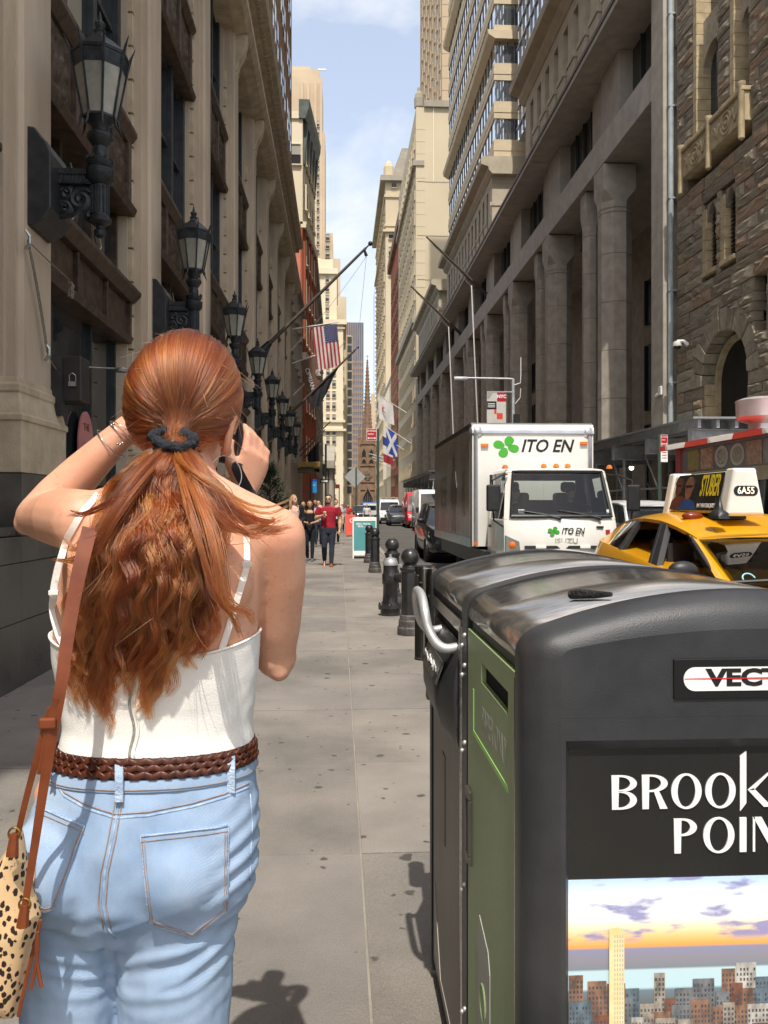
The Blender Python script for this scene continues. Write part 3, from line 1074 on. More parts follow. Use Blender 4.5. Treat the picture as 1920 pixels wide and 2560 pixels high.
M_GRID=mat('pale_curtain_frame',hexc('#9aa0a6'),hexc('#a8adb2'),1,0.5)
banded('hotel_tower',11.0,26,58.4,83.0,26.4,100,2.72,1.5)
for k,zz in enumerate((34.6,47.5)):
 MB().prism([(11.0,zz),(10.55,zz+0.3),(10.45,zz+0.6),(26,zz+0.7),(26,zz)],'y',58.0,83.4).build('tower_cornice',M_BAND,ab)
gt=MB().box(12.2,28,30,56,26.4,90).build('glass_tower',M_SKYGL,ab)
gm=MB().box(12.12,12.22,30,30.06,26.4,90).build('mullion',M_GRID,gt)
for k in range(1,24):
 share(gm,'mullion',gt,(0,k*1.1,0))
gb=MB().box(12.1,12.23,29.9,56,27.2,27.3).build('transom',M_GRID,gt)
for k in range(1,40):
 share(gb,'transom',gt,(0,0,k*1.35))
for k in range(4):
 MB().box(12.0,12.21,36+k*0.0,50,29+k*4.05,30.3+k*4.05).build('solid_band',M_BAND,gt)
for k,(yy,xx,lab)in enumerate(((29.0,12.4,'black cylinder spotlight under the arcade ceiling, nearest and highest'),(30.2,12.0,'black cylinder spotlight under the arcade ceiling, left of the nearest one'),(38.6,12.3,'black cylinder spotlight hanging between first and second big columns'),(40.0,12.0,'black cylinder spotlight hanging just behind the second big column'))):
 s0=thing('spotlight',(xx,yy,15.3),lab,'spotlight','spotlights under the arcade')
 MB().cyl((xx,yy,15.0),(xx,yy,15.298),0.04,n=8).build('stem',M_BLACK,s0)
 MB().lathe([(0.02,14.0),(0.2,14.02),(0.21,14.1),(0.21,14.95),(0.18,15.0)],(xx,yy,0),14).build('can',M_BLACK,s0,smooth=40)
M_WHITE=mat('white_plastic',hexc('#d5d3cc'),hexc('#e0ded8'),4,0.4)
c=W(1690,860,SX-0.3)
s0=thing('dome_camera',(SX,c.y,c.z),'white dome security camera on a wall arm left of the stone arch','camera')
s=MB()
s.tube([(SX-0.02,c.y-0.28,c.z-0.1),(SX-0.12,c.y-0.18,c.z+0.06),(SX-0.24,c.y,c.z+0.08)],[0.07,0.05,0.06],8)
s.lathe([(0.03,0.14),(0.13,0.1),(0.15,-0.02),(0.14,-0.04)],(SX-0.26,c.y,c.z-0.04),16)
s.build('housing',M_WHITE,s0,smooth=40)
MB().lathe([(0.125,0),(0.09,-0.07),(0.01,-0.1)],(SX-0.26,c.y,c.z-0.08),14).build('dome',M_BLACK,s0,smooth=True)
c=W(1662,978,10.7)
s0=thing('box_camera',(10.7,26.6,c.z),'small white box camera on the end pier of the arcade','camera')
MB().box(10.52,10.749,26.62,26.86,c.z-0.12,c.z+0.16).build('housing',M_WHITE,s0,bevel=0.01)
MB().cyl((10.56,26.9,c.z-0.06),(10.56,27.12,c.z-0.1),0.05,n=10).build('lens',M_WHITE,s0)
# the buildings farther up the street
def far_window(w,h,name='window',deep=0.15,frame=M_TRIM,glass=None,facing='S',halves=True):
 """frame with sunk pane, made at the origin; facing S looks at the camera, W looks at -x, E looks at +x"""
 def T(a,d,z):
  return(a,-d,z)if facing=='S' else((-d,a,z)if facing=='W' else(d,a,z))
 s=MB()
 def bx(a0,a1,d0,d1,z0,z1):
  p,q=T(a0,d0,z0),T(a1,d1,z1)
  s.box(p[0],q[0],p[1],q[1],z0,z1)
 t_=0.1*w
 s.m(0)
 bx(-w/2-t_,-w/2,0,deep,-t_,h+t_)
 bx(w/2,w/2+t_,0,deep,-t_,h+t_)
 bx(-w/2,w/2,0,deep,h,h+t_)
 bx(-w/2,w/2,0,deep*1.6,-t_,0)
 s.m(1)
 bx(-w/2,w/2,0,deep*0.25,0,h)
 s.m(2)
 if halves:
  bx(-w/2,w/2,0,deep*0.5,h*0.5,h)
 o=s.build(name,[frame,glass or M_FARGL,M_FARBL],None)
 me=o.data
 bpy.data.objects.remove(o)
 return me
M_FARGL=mat('far_window_glass',(0.02,0.022,0.025),(0.05,0.05,0.05),0.2,0.15,spec=0.6)
M_FARBL=mat('far_window_shade',hexc('#8f8c80'),hexc('#a5a192'),0.3,0.4)
def put_windows(me,par,pts,name='window'):
 off=WORLD[par.name]
 for p in pts:
  o=bpy.data.objects.new(name,me)
  COL.objects.link(o)
  o.parent=par
  o.location=Vector(p)-off
M_CREAM=mat('cream_stone',hexc('#cfc2a6'),hexc('#ded2b8'),0.15,0.85,stretch=(1,1,0.4))
M_BEIGE=mat('beige_stone',hexc('#b8a98c'),hexc('#c6b89b'),0.08,0.85,stretch=(1,1,0.5))
M_TAN=mat('tan_tower',hexc('#b39f83'),hexc('#c4b196'),0.05,0.9)
M_REDBR=mat('red_brick',hexc('#8d4a34'),hexc('#a15a42'),0.3,0.9)
M_PINKBR=mat('pink_brick',hexc('#b56a52'),hexc('#c67b61'),0.25,0.9)
M_DKCORN=mat('dark_cornice',hexc('#3b4340'),hexc('#59635c'),1.5,0.6)
M_VERD=mat('green_copper',hexc('#a9c69a'),hexc('#bcd6a8'),0.5,0.7)
M_BROWNST=mat('brownstone',hexc('#6f5844'),hexc('#8a7059'),0.4,0.9,bump=0.2,bscale=3)
M_GREYST=mat('grey_stone',hexc('#8b8475'),hexc('#9d9686'),0.3,0.85)
t_=thing('low_stone_house',(-8,58,0),'narrow grey stone house between the pilastered building and the red brick one','building')
MB().box(-20,-3.1,Y_END+0.1,70.0,0,17.3).build('wall',M_GREYST,t_)
MB().box(-20,-2.8,Y_END+0.1,70.1,17.3,17.7).build('roof_cornice',M_GREYST,t_)
me=far_window(1.1,1.8,facing='E',frame=M_GREYST)
put_windows(me,t_,[(-3.1,y,z)for z in(4.5,7.9,11.3,14.5)for y in(52.5,55.8,59.1,62.4,65.7)])
RY0,RY1,RX0,RX1=70.6,79.6,-3.12,-2.35
def rfront(f,out=0.0):
 return(RX0+(RX1-RX0)*f+out,RY0+(RY1-RY0)*f)
t_=thing('red_brick_house',(-8,75,0),'red brick building with cream top storeys and a dark overhanging cornice','building')
def rplan(out,y_back=0.0):
 p,q=rfront(0,out),rfront(1,out)
 return[(-20,RY0),p,q,(-20,RY1)]
MB().prism(rplan(-0.15),'z',0,25.5).build('wall',M_PINKBR,t_)
MB().prism([rfront(0.004,-0.14),rfront(0.004,0.0),rfront(1,0.0),rfront(1,-0.14)],'z',0,25.5).build('street_front',M_REDBR,t_)
MB().prism(rplan(0.02),'z',25.502,34.4).build('cream_storeys',M_CREAM,t_)
co2=[(-0.3,34.4),(0.25,34.4),(0.55,35.3),(0.6,36.0),(-0.3,36.0)]
MB().loft([[(rfront(f_,o_)[0],rfront(f_,o_)[1]+(-0.2 if f_==0 else 0),z_)for o_,z_ in co2]for f_ in(0,1)]).build('cornice',M_DKCORN,t_)
MB().box(-20,RX0-0.3,RY0-0.15,RY0+0.3,34.4,35.0).build('parapet',M_CREAM,t_)
for k in range(5):
 f_=0.06+0.215*k
 p,q=rfront(f_),rfront(f_+0.05)
 MB().hexa([(p[0]-0.05,p[1],3),(p[0]+0.2,p[1],3),(q[0]+0.2,q[1],3),(q[0]-0.05,q[1],3),(p[0]-0.05,p[1],25.4),(p[0]+0.2,p[1],25.4),(q[0]+0.2,q[1],25.4),(q[0]-0.05,q[1],25.4)]).build('front_pier',M_REDBR,t_)
 MB().hexa([(p[0],p[1],30.8),(p[0]+0.1,p[1],30.8),(q[0]+0.1,q[1],30.8),(q[0],q[1],30.8),(p[0],p[1],34.38),(p[0]+0.4,p[1],34.38),(q[0]+0.4,q[1],34.38),(q[0],q[1],34.38)]).build('cornice_bracket',M_DKCORN,t_)
for z_ in(14.1,25.2):
 p,q=rfront(0),rfront(1)
 MB().hexa([(p[0]-0.2,p[1],z_),(p[0]+0.3,p[1],z_),(q[0]+0.3,q[1],z_),(q[0]-0.2,q[1],z_),(p[0]-0.2,p[1],z_+0.5),(p[0]+0.35,p[1],z_+0.5),(q[0]+0.35,q[1],z_+0.5),(q[0]-0.2,q[1],z_+0.5)]).build('string_course',M_CREAM,t_)
me=far_window(1.0,2.0,facing='E',frame=M_CREAM)
put_windows(me,t_,[(rfront(0.195+0.215*k)[0]+0.02,rfront(0.195+0.215*k)[1],z)for z in(5.5,9.8,15.5,19.0,22.4,27.2,31)for k in range(4)])
me=far_window(0.8,1.7,facing='S',frame=M_CREAM)
put_windows(me,t_,[(-3.65,RY0,30.5)])
t_=thing('grey_stone_house',(-10,112,0),'grey stone building with plain windows right after the red brick one','building')
MB().box(-24,-2.5,80,128,0,25).build('wall',M_GREYST,t_)
MB().box(-24,-2.1,79.8,128,25,25.9).build('cornice',M_GREYST,t_)
me=far_window(1.1,2.0,facing='E',frame=M_GREYST)
put_windows(me,t_,[(-2.5,82+3*k,z)for z in(5,9,13,17,21)for k in range(14)])
t_=thing('classical_hall',(-8,190,0),'low grey classical hall with a pediment and columns far up the left side','building')
MB().box(-22,-2.5,176,206,0,9).build('wall',M_GREYST,t_)
MB().prism([(176,11.2),(206,11.2),(191,15.5)],'x',-22,-1.0).build('pediment',M_GREYST,t_)
MB().box(-22,-1.0,175,207,9.6,11.2).build('entablature',M_GREYST,t_)
for k in range(7):
 MB().cyl((-1.7,177+k*4.6,0),(-1.7,177+k*4.6,9.6),0.75,0.62,12).build('column',M_GREYST,t_,smooth=40)
Y3=285.0
cl=P(770,900,Y3).x-18
cr=P(858,900,Y3).x
def zz3(v):
 return P(830,v,Y3).z
t_=thing('cream_tower_block',((cl+cr)/2,Y3+20,0),'cream stone office block with green hipped roof, closing the left side of the street','building')
body=MB().box(cl,cr,Y3,Y3+45,0,zz3(812)).build('wall',M_CREAM,t_)
MB().box(cl,P(842,900,Y3).x,Y3+2,Y3+45,zz3(812),zz3(672)).build('upper_wall',M_CREAM,t_)
MB().box(cl,P(844,900,Y3).x,Y3+1,Y3+46,zz3(682),zz3(668)).build('upper_cornice',M_CREAM,t_)
for v0,v1,ex in((1056,1050,0.7),(1078,1072,1.0),(812,800,1.2),(822,818,0.6)):
 MB().box(cl,cr+ex,Y3-ex,Y3+45,zz3(v0),zz3(v1)).build('cornice',M_CREAM,t_)
MB().box(cl,P(832,900,Y3).x,Y3+3,Y3+42,zz3(672),zz3(642)).build('attic',M_CREAM,t_)
xa,xb=cl,P(822,900,Y3).x
za,zb=zz3(644),zz3(614)
MB().hexa([(xa,Y3+4,za),(xb,Y3+4,za),(xb,Y3+40,za),(xa,Y3+40,za),(xa,Y3+14,zb),(xb-5,Y3+14,zb),(xb-5,Y3+30,zb),(xa,Y3+30,zb)]).build('hipped_roof',M_VERD,t_)
me=far_window(1.25,2.2,facing='S',frame=M_CREAM,deep=0.3)
rows=(1244,1206,1172,1138,1102,1080-0,1044,1014,986,958,930,904,878,852)
pts=[]
for v in rows:
 for u in(796,820,835):
  p=P(u,v+8,Y3)
  pts.append((p.x,Y3,p.z))
put_windows(me,t_,pts)
pts=[]
for v in(790,766,742,718,694):
 for u in(793,818):
  p=P(u,v+8,Y3)
  pts.append((p.x,Y3+2,p.z))
put_windows(me,t_,pts)
me=far_window(1.3,2.2,facing='E',frame=M_CREAM,deep=0.3)
put_windows(me,t_,[(cr,Y3+4+4.4*k,zz3(v+8))for v in rows for k in range(9)])
t_=thing('slim_beige_slab',(3,345,0),'slim beige building edge with one column of dark windows behind the cream block','building')
xa=P(858,900,340).x
MB().box(xa-14,P(878,900,340).x,340,365,0,P(870,838,340).z).build('wall',M_BEIGE,t_)
MB().box(xa-14,P(866,900,340).x,338,340,0,P(870,745,340).z).build('front_bay',M_BEIGE,t_)
me=far_window(1.9,3.0,facing='S',frame=M_BEIGE,halves=False)
put_windows(me,t_,[(P(874,v,340).x,340,P(874,v,340).z)for v in range(860,1250,22)])
Y4=400.0
t_=thing('stepped_stone_tower',(-18,Y4+20,0),'tall pale tan tower with stepped top rising behind the left houses','building')
for u0,u1,v,nm in((700,812,330,'wall'),(700,805,190,'upper_shaft'),(700,797,170,'crown'),(700,776,160,'crown_top'),(812,832,580,'shoulder'),(832,851,645,'shoulder')):
 MB().box(P(u0,v,Y4).x,P(u1,v,Y4).x,Y4+{'wall':0,'upper_shaft':0.8,'crown':1.6,'crown_top':2.4,'shoulder':1.2}[nm],Y4+30+(u1%7),0 if nm in('wall','shoulder')else P(u1,330,Y4).z-1-(u1%5),P(u1,v,Y4).z).build(nm,M_TAN,t_)
for u in(752,768,786,800):
 MB().box(P(u,300,Y4).x,P(u+6,300,Y4).x,Y4-0.5,Y4+1,0,P(u,205,Y4).z).build('pier',M_TAN,t_)
me=far_window(1.9,3.0,facing='S',frame=M_TAN,deep=0.4)
pts=[]
for v in range(318,640,21):
 p=P(794+0.0,v,Y4)
 pts.append((p.x-0.2,Y4,p.z))
for v in range(600,660,21):
 p=P(819,v,Y4)
 pts.append((p.x,Y4+0.8,p.z))
put_windows(me,t_,pts)
MB().box(P(795,165,Y4).x,P(815,165,Y4).x,Y4+2,Y4+2.5,P(800,170,Y4).z,P(800,166,Y4).z).build('roof_beam',M_WHITE,t_)
t_=thing('striped_glass_block',(25,690,0),'dark blue glass office block with fine vertical stripes left of the church spire','building')
x0,x1=P(862,900,680).x,P(908,900,680).x
M_BLUEGL=mat('blue_dark_glass',hexc('#4a5a70'),hexc('#5d6c80'),0.05,0.25,spec=0.6)
MB().box(x0,x1,680,720,0,P(880,806,680).z).build('wall',M_BLUEGL,t_)
for k in range(11):
 xx=x0+(x1-x0)*k/10
 MB().box(xx-0.35,xx+0.35,679.4,680.1,0,P(880,807,680).z).build('fin',mat('brown_fin',hexc('#8d7a6b'),None,rough=0.7),t_)
for k in range(24):
 MB().box(x0,x1,679.7,680.05,4+k*5.0,6.2+k*5.0).build('floor_band',mat('brown_band',hexc('#8a7566'),None,rough=0.7),t_)
t_=thing('pale_glass_tower',(45,820,0),'pale blue glass tower far behind, right of the church spire','building')
x0,x1=P(938,900,800).x,P(965,900,800).x
M_PALEGL=mat('pale_blue_glass',hexc('#a9bfd0'),hexc('#bfd0dc'),0.03,0.15,0.3,spec=0.7)
MB().box(x0,x1,800,850,0,P(940,712,800).z).build('wall',M_PALEGL,t_)
MB().box(P(948,900,800).x,x1,799,850,0,P(940,688,800).z).build('tall_bay',M_PALEGL,t_)
fb=MB().box(x0-0.2,x1,798.6,799.9,6,8).build('floor_band',M_WHITE,t_)
for k in range(1,48):
 share(fb,'floor_band',t_,(0,0,k*4.4))
t_=thing('salmon_office_block',(38,600,0),'salmon pink office block partly hidden by the church spire','building')
MB().box(P(914,900,590).x,P(939,900,590).x,590,620,0,P(930,1008,590).z).build('wall',mat('salmon_stone',hexc('#b98571'),hexc('#c79581'),0.1,0.9),t_)
MB().box(P(928,900,588).x,P(938,900,588).x,588,592,0,P(930,985,590).z).build('stair_tower',M_TAN,t_)
me=far_window(2.4,3.0,facing='S',frame=M_TAN,halves=False)
put_windows(me,t_,[(P(u,v,590).x,590,P(u,v,590).z)for v in range(1024,1100,14)for u in(918,925,931)])
# the church at the end of the street
YC=450.0
cx=P(919,1000,YC).x
def zc(v):
 return P(919,v,YC).z
ch=thing('church',(cx,YC+10,0),'brown sandstone Gothic church with tall crocketed spire at the street\'s end','church')
MB().box(cx-4.3,cx+4.3,YC,YC+9,0,zc(1110)).build('tower',M_BROWNST,ch)
MB().prism([(cx-12,0),(cx+12,0),(cx+12,14),(cx,24),(cx-12,14)],'y',YC+5,YC+50).build('nave',M_BROWNST,ch)
for sx in(-1,1):
 for st,(w_,zt)in enumerate(((1.5,15),(1.2,26),(0.9,zc(1105)))):
  MB().box(cx+sx*4.6-w_/2,cx+sx*4.6+w_/2,YC-w_*0.6,YC+2,0,zt).build('buttress',M_BROWNST,ch)
 for yy in(YC+0.2,YC+8.6):
  zt=zc(1108)
  MB().lathe([(0.95,0),(0.85,3.5),(1.05,3.7),(0.7,4.2),(0.12,9.5),(0.3,9.7),(0.05,10.3)],(cx+sx*4.3,yy,zt-1),8).build('pinnacle',M_BROWNST,ch)
 MB().lathe([(0.6,0),(0.6,2),(0.1,6)],(cx+sx*1.6,YC+0.2,zc(1112)),6).build('pinnacle',M_BROWNST,ch)
 MB().lathe([(1.0,0),(1.0,14),(1.2,14.3),(0.1,21)],(cx+sx*10.5,YC+6,0),6).build('pinnacle',M_BROWNST,ch)
 for z0,h_,dx in((zc(1142),4.0,2.0),(zc(1158),2.0,2.0)):
  pr=[(cx+sx*dx-1.1,z0),(cx+sx*dx+1.1,z0),(cx+sx*dx+1.1,z0+h_*0.55),(cx+sx*dx,z0+h_),(cx+sx*dx-1.1,z0+h_*0.55)]
  w_=MB().prism(pr,'y',YC-0.15,YC+0.1).build('belfry_window',M_DARKIN,ch)
  for e in(-1,1):
   MB().tube([(cx+sx*dx+e*1.2,YC-0.3,z0),(cx+sx*dx+e*1.2,YC-0.3,z0+h_*0.55),(cx+sx*dx,YC-0.3,z0+h_+0.6)],0.2,5).build('hood',M_BROWNST,w_)
for z0 in(zc(1110),zc(1165),zc(1206),zc(1225)):
 MB().box(cx-4.6,cx+4.6,YC-0.5,YC+9.2,z0,z0+0.6).build('string_course',M_BROWNST,ch)
zs,zt=zc(1112),zc(893)
sp=MB()
sp.lathe([(3.5,zs),(3.1,zs+6),(2.35,zs+15),(1.45,zs+27),(0.6,zt-3.4),(0.35,zt-2.6)],(cx,YC+4.4,0),8)
spire=sp.build('spire',M_BROWNST,ch)
s=MB()
for k in range(8):
 a=2*math.pi*(k+0.5)/8
 for q in range(22):
  f_=q/22
  r_=3.5*(1-f_)+0.5*f_
  z_=zs+(zt-3.4-zs)*f_
  s.box(cx+r_*math.cos(a)-0.22,cx+r_*math.cos(a)+0.22,YC+4.4+r_*math.sin(a)-0.22,YC+4.4+r_*math.sin(a)+0.22,z_,z_+0.5)
o=s.build('crockets',M_BROWNST,spire)
o['kind']='stuff'
MB().lathe([(0.3,zt-2.8),(0.8,zt-2.2),(0.3,zt-1.6),(0.6,zt-1.0),(0.15,zt-0.5),(0.12,zt+2.2)],(cx,YC+4.4,0),8).build('finial',M_BROWNST,spire)
MB().box(cx-0.7,cx+0.7,YC+4.3,YC+4.5,zt+1.2,zt+1.45).build('cross_arm',M_BROWNST,spire)
for k in range(4):
 MB().prism([(cx-0.7,zs+1+k*7),(cx+0.7,zs+1+k*7),(cx+0.7,zs+3+k*7),(cx,zs+5+k*7),(cx-0.7,zs+3+k*7)],'y',YC+4.4-(3.35-k*0.78),YC+3.4).build('lucarne',M_BROWNST,spire)
zd=zc(1190)
dm=MB().prism([(cx-2.4,zd),(cx,zd-2.8),(cx+2.4,zd),(cx,zd+2.8)],'y',YC-0.5,YC).build('clock_panel',M_DKCORN,ch)
MB().prism([(cx-2.0,zd),(cx,zd-2.3),(cx+2.0,zd),(cx,zd+2.3)],'y',YC-0.55,YC-0.4).build('clock_field',M_BROWNST,dm)
MB().tube([(cx+1.1*math.cos(2*math.pi*k/20),YC-0.6,zd+1.1*math.sin(2*math.pi*k/20))for k in range(21)],0.2,5).build('clock_ring',M_DKCORN,dm)
pr=[(cx-2.6,0),(cx+2.6,0),(cx+2.6,5.0),(cx+1.7,7.4),(cx,9.6),(cx-1.7,7.4),(cx-2.6,5.0)]
po=MB().prism(pr,'y',YC-0.2,YC+0.1).build('portal',M_DARKIN,ch)
for e in(-1,1):
 MB().tube([(cx+e*3.0,YC-0.6,0),(cx+e*3.0,YC-0.6,5.2),(cx+e*1.9,YC-0.6,8.0),(cx,YC-0.6,11.8)],0.4,6).build('archivolt',M_BROWNST,po)
for k in range(5):
 MB().box(cx-2.1+k*1.0,cx-1.9+k*1.0,YC-0.35,YC-0.15,0,8.0-abs(k-2)*1.1).build('tracery',M_BROWNST,po)
# right side beyond the arcade
t_=thing('blank_wall_tower',(16,130,0),'tall beige stone building showing a bare side wall and setback upper tower','building')
Y5=117.0
zt=P(1041,268,Y5).z
MB().box(10.9,24,Y5,152,0,zt).build('wall',M_BEIGE,t_)
MB().box(P(1140,300,Y5).x,30,Y5+3,150,0,zt+60).build('rear_wing',M_BEIGE,t_)
x5=P(1107,300,Y5).x
MB().box(x5,24,Y5+0.5,150,zt,zt+62).build('upper_tower',M_TAN,t_)
MB().box(P(1060,300,Y5).x,P(1144,300,Y5).x,Y5-0.4,Y5+2,zt,zt+0.9).build('parapet',M_GREYST,t_)
for k in range(3):
 x_=P(1048,230,Y5).x
MB().lathe([(0.5,0),(0.5,0.7),(0.7,0.9),(0.75,2.1),(0.6,2.8),(0.3,3.2),(0.25,3.7),(0.05,4.0)],(P(1051,240,Y5).x,Y5+2,zt),10).build('roof_urn',M_GREYST,t_)
rowz=zt-1.5
q0=MB().box(10.86,P(1063,300,Y5).x,Y5-0.03,Y5+0.1,rowz-1.66,rowz).build('corner_panel',M_BEIGE,t_)
for k in range(1,14):
 share(q0,'corner_panel',t_,(0,0,-k*1.72))
q1=MB().box(x5-0.05,P(1130,300,Y5).x,Y5+0.46,Y5+0.55,zt+1,zt+2.68).build('corner_panel',M_TAN,t_)
for k in range(1,24):
 share(q1,'corner_panel',t_,(0,0,k*1.75))
MB().box(P(1083,300,Y5).x,P(1084.5,300,Y5).x,Y5-0.12,Y5,P(1083,455,Y5).z,zt).build('white_conduit',M_WHITE,t_)
for v in(455,590,700,820):
 MB().box(P(1043,v,Y5).x,24,Y5-0.03,Y5,P(1043,v,Y5).z,P(1043,v,Y5).z+0.1).build('wall_joint',M_GREYST,t_)
me=far_window(0.95,2.0,facing='W',frame=M_BEIGE,deep=0.12)
put_windows(me,t_,[(10.9,119+2.9*k,6+3.6*f_)for k in range(11)for f_ in range(14)])
me2=far_window(0.95,2.2,facing='W',frame=M_TAN,deep=0.12)
put_windows(me2,t_,[(x5,120+3.2*k,zt+3+3.8*f_)for k in range(9)for f_ in range(9)])
MB().box(10.3,12,Y5-0.3,152,27.5,28.4).build('string_course',M_GREYST,t_)
MB().box(10.4,12,Y5-0.2,152,zt-8.3,zt-7.6).build('string_course',M_GREYST,t_)
t_=thing('red_brick_block',(17,170,0),'dark red brick block squeezed between two pale stone buildings on the right','building')
MB().box(12.0,24,153,192,0,P(1000,520,155).z).build('wall',M_REDBR,t_)
MB().box(11.2,24,152.6,193,P(1000,545,155).z,P(1000,520,155).z).build('cornice',M_BROWNST,t_)
MB().box(13.0,24,153.5,190,P(1000,520,155).z,P(1000,470,155).z).build('attic_storey',M_REDBR,t_)
me=far_window(1.1,2.1,facing='W',frame=M_BROWNST,deep=0.15)
put_windows(me,t_,[(12.0,156+4*k,6+3.8*f_)for k in range(9)for f_ in range(12)])
Y7=240.0
t_=thing('corniced_stone_tower',(22,262,0),'pale stone tower with broad flat cornice and stepped pyramid roof on the right','building')
xa,xb=P(964,500,Y7).x,P(1012,500,Y7).x
z7=P(980,450,Y7).z
MB().box(xa,xb+8,Y7,Y7+60,0,z7).build('wall',M_BEIGE,t_)
MB().box(xa-1.5,xb+8,Y7-1.4,Y7+62,P(980,455,Y7).z,P(980,442,Y7).z).build('cornice',M_GREYST,t_)
for v,e in((488,0.4),(575,0.8),(560,0.3)):
 MB().box(xa-e,xb+8,Y7-e,Y7+60,P(980,v+6,Y7).z,P(980,v,Y7).z).build('string_course',M_BEIGE,t_)
MB().lathe([(1.6,0),(1.6,3.4),(1.2,4.6),(0.3,5.4)],(P(973,430,Y7).x,Y7+2,P(980,442,Y7).z),10).build('roof_turret',M_BEIGE,t_)
for k in range(9):
 xs=P(980+k*4.4,440,Y7).x
 MB().box(xs,xb+14-k*0.6,Y7+4+k*1.6,Y7+56-k*1.6,P(980,442-k*15,Y7).z-2.5,P(980,427-k*15,Y7).z).build('pyramid_step',M_GREYST,t_)
me=far_window(1.5,2.6,facing='S',frame=M_BEIGE,deep=0.3)
put_windows(me,t_,[(P(u,v,Y7).x,Y7,P(u,v,Y7).z)for u,v in((985,470),(978,598),(978,640),(978,690))])
me=far_window(1.5,2.6,facing='W',frame=M_BEIGE,deep=0.3)
put_windows(me,t_,[(xa,Y7+5+5*k,8+5*f_)for k in range(11)for f_ in range(17)])
put_windows(far_window(1.5,1.7,facing='S',frame=M_BEIGE,deep=0.3),t_,[(P(u,440,Y7).x,Y7+4,P(u,440,Y7).z)for u in(986,1000)])
t_=thing('columned_stone_front',(17,215,0),'stone front with tall half columns below the corniced tower','building')
MB().box(13.6,26,193,238,0,32).build('wall',M_BEIGE,t_)
MB().box(12.8,26,192.6,238,32,34).build('cornice',M_GREYST,t_)
for k in range(8):
 MB().cyl((13.3,196+5.4*k,9),(13.3,196+5.4*k,32),0.9,0.8,12).build('half_column',M_CREAM,t_,smooth=40)
# bollards
M_BOLL=mat('bollard_black',(0.014,0.014,0.015),(0.03,0.029,0.028),7,0.32,bump=0.08,bscale=60,rvar=0.1,coat=0.3)
M_BOLLB=mat('bollard_worn_base',(0.035,0.033,0.032),(0.11,0.095,0.085),9,0.6,bump=0.3,bscale=40)
def octr(c,r,z):
 return[(c[0]+r*math.cos(2*math.pi*(k+0.5)/8),c[1]+r*math.sin(2*math.pi*(k+0.5)/8),z)for k in range(8)]
b_y=9.67
b_x=0.83
bo=thing('bollard',(b_x,b_y,0),'black ball-topped bollard beside the fire hydrant, in front of it','bollard','ball-topped bollards along the kerb')
s=MB()
s.loft([octr((b_x,b_y),r,z)for r,z in((0.16,0.0),(0.158,0.085),(0.145,0.095),(0.143,0.165),(0.13,0.175),(0.128,0.225),(0.112,0.24))])
s.build('base',M_BOLLB,bo,bevel=0.005)
s=MB()
s.loft([octr((b_x,b_y),r,z)for r,z in((0.115,0.235),(0.112,0.735),(0.118,0.74),(0.13,0.76),(0.13,0.785),(0.095,0.79))])
s.build('shaft',M_BOLL,bo,bevel=0.006)
s=MB()
s.lathe([(0.095,0.786),(0.092,0.80),(0.08,0.812),(0.092,0.82)],(b_x,b_y,0),24)
s.ball((b_x,b_y,0.905),0.107,32)
s.build('ball_top',M_BOLL,bo,smooth=True)
for(yy,xx,lab)in((6.45,0.83,'nearest black ball-topped bollard, half hidden behind the chrome ash tube and bin'),(12.75,0.815,'black ball-topped bollard standing right behind the fire hydrant'),(18.8,0.81,'black ball-topped bollard in front of the teal sandwich board, the nearer of that pair'),(22.1,0.80,'farthest black ball-topped bollard, against the teal sandwich board')):
 dup(bo,(xx-b_x,yy-b_y,0),lab)
# fire hydrant
M_SILV=mat('silver_paint',hexc('#9b9c9b'),hexc('#b5b6b4'),9,0.4,0.5)
hx,hy=0.705,11.4
hd=thing('fire_hydrant',(hx,hy,0),'black fire hydrant with silver cap among the bollards','hydrant')
s=MB()
s.lathe([(0.14,0.0),(0.14,0.09),(0.17,0.10),(0.17,0.15),(0.12,0.16),(0.105,0.2),(0.10,0.42),(0.115,0.44),(0.115,0.56),(0.10,0.58),(0.098,0.68),(0.1,0.69)],(hx,hy,0),20)
s.build('barrel',M_BOLL,hd,smooth=40)
s=MB()
s.lathe([(0.105,0.69),(0.105,0.735),(0.095,0.75),(0.085,0.78),(0.03,0.795),(0.022,0.8),(0.022,0.835),(0.005,0.84)],(hx,hy,0),20)
s.build('cap',M_SILV,hd,smooth=35)
for dx,dy,r_ in((0.12,-0.10,0.075),(-0.02,-0.155,0.05)):
 d=Vector((dx,dy,0)).normalized()
 c=Vector((hx,hy,0.53))
 s=MB()
 s.cyl(c,c+d*0.17,r_*0.8,n=14)
 s.cyl(c+d*0.17,c+d*0.215,r_,n=14)
 s.cyl(c+d*0.21,c+d*0.25,0.022,n=6)
 if dx<0:
  s.v=[(p[0],p[1],p[2]-0.02)for p in s.v]
 s.build('nozzle',M_BOLL,hd,smooth=35)
s=MB()
s.lathe([(0.04,0.62),(0.045,0.66),(0.04,0.70)],(hx+0.13,hy+0.02,0),10)
s.build('side_cap',M_SILV,hd,smooth=35)
for k in range(8):
 a=2*math.pi*k/8
 MB().cyl((hx+0.15*math.cos(a),hy+0.15*math.sin(a),0.08),(hx+0.15*math.cos(a),hy+0.15*math.sin(a),0.175),0.014,n=6).build('bolt',M_BOLL,hd)
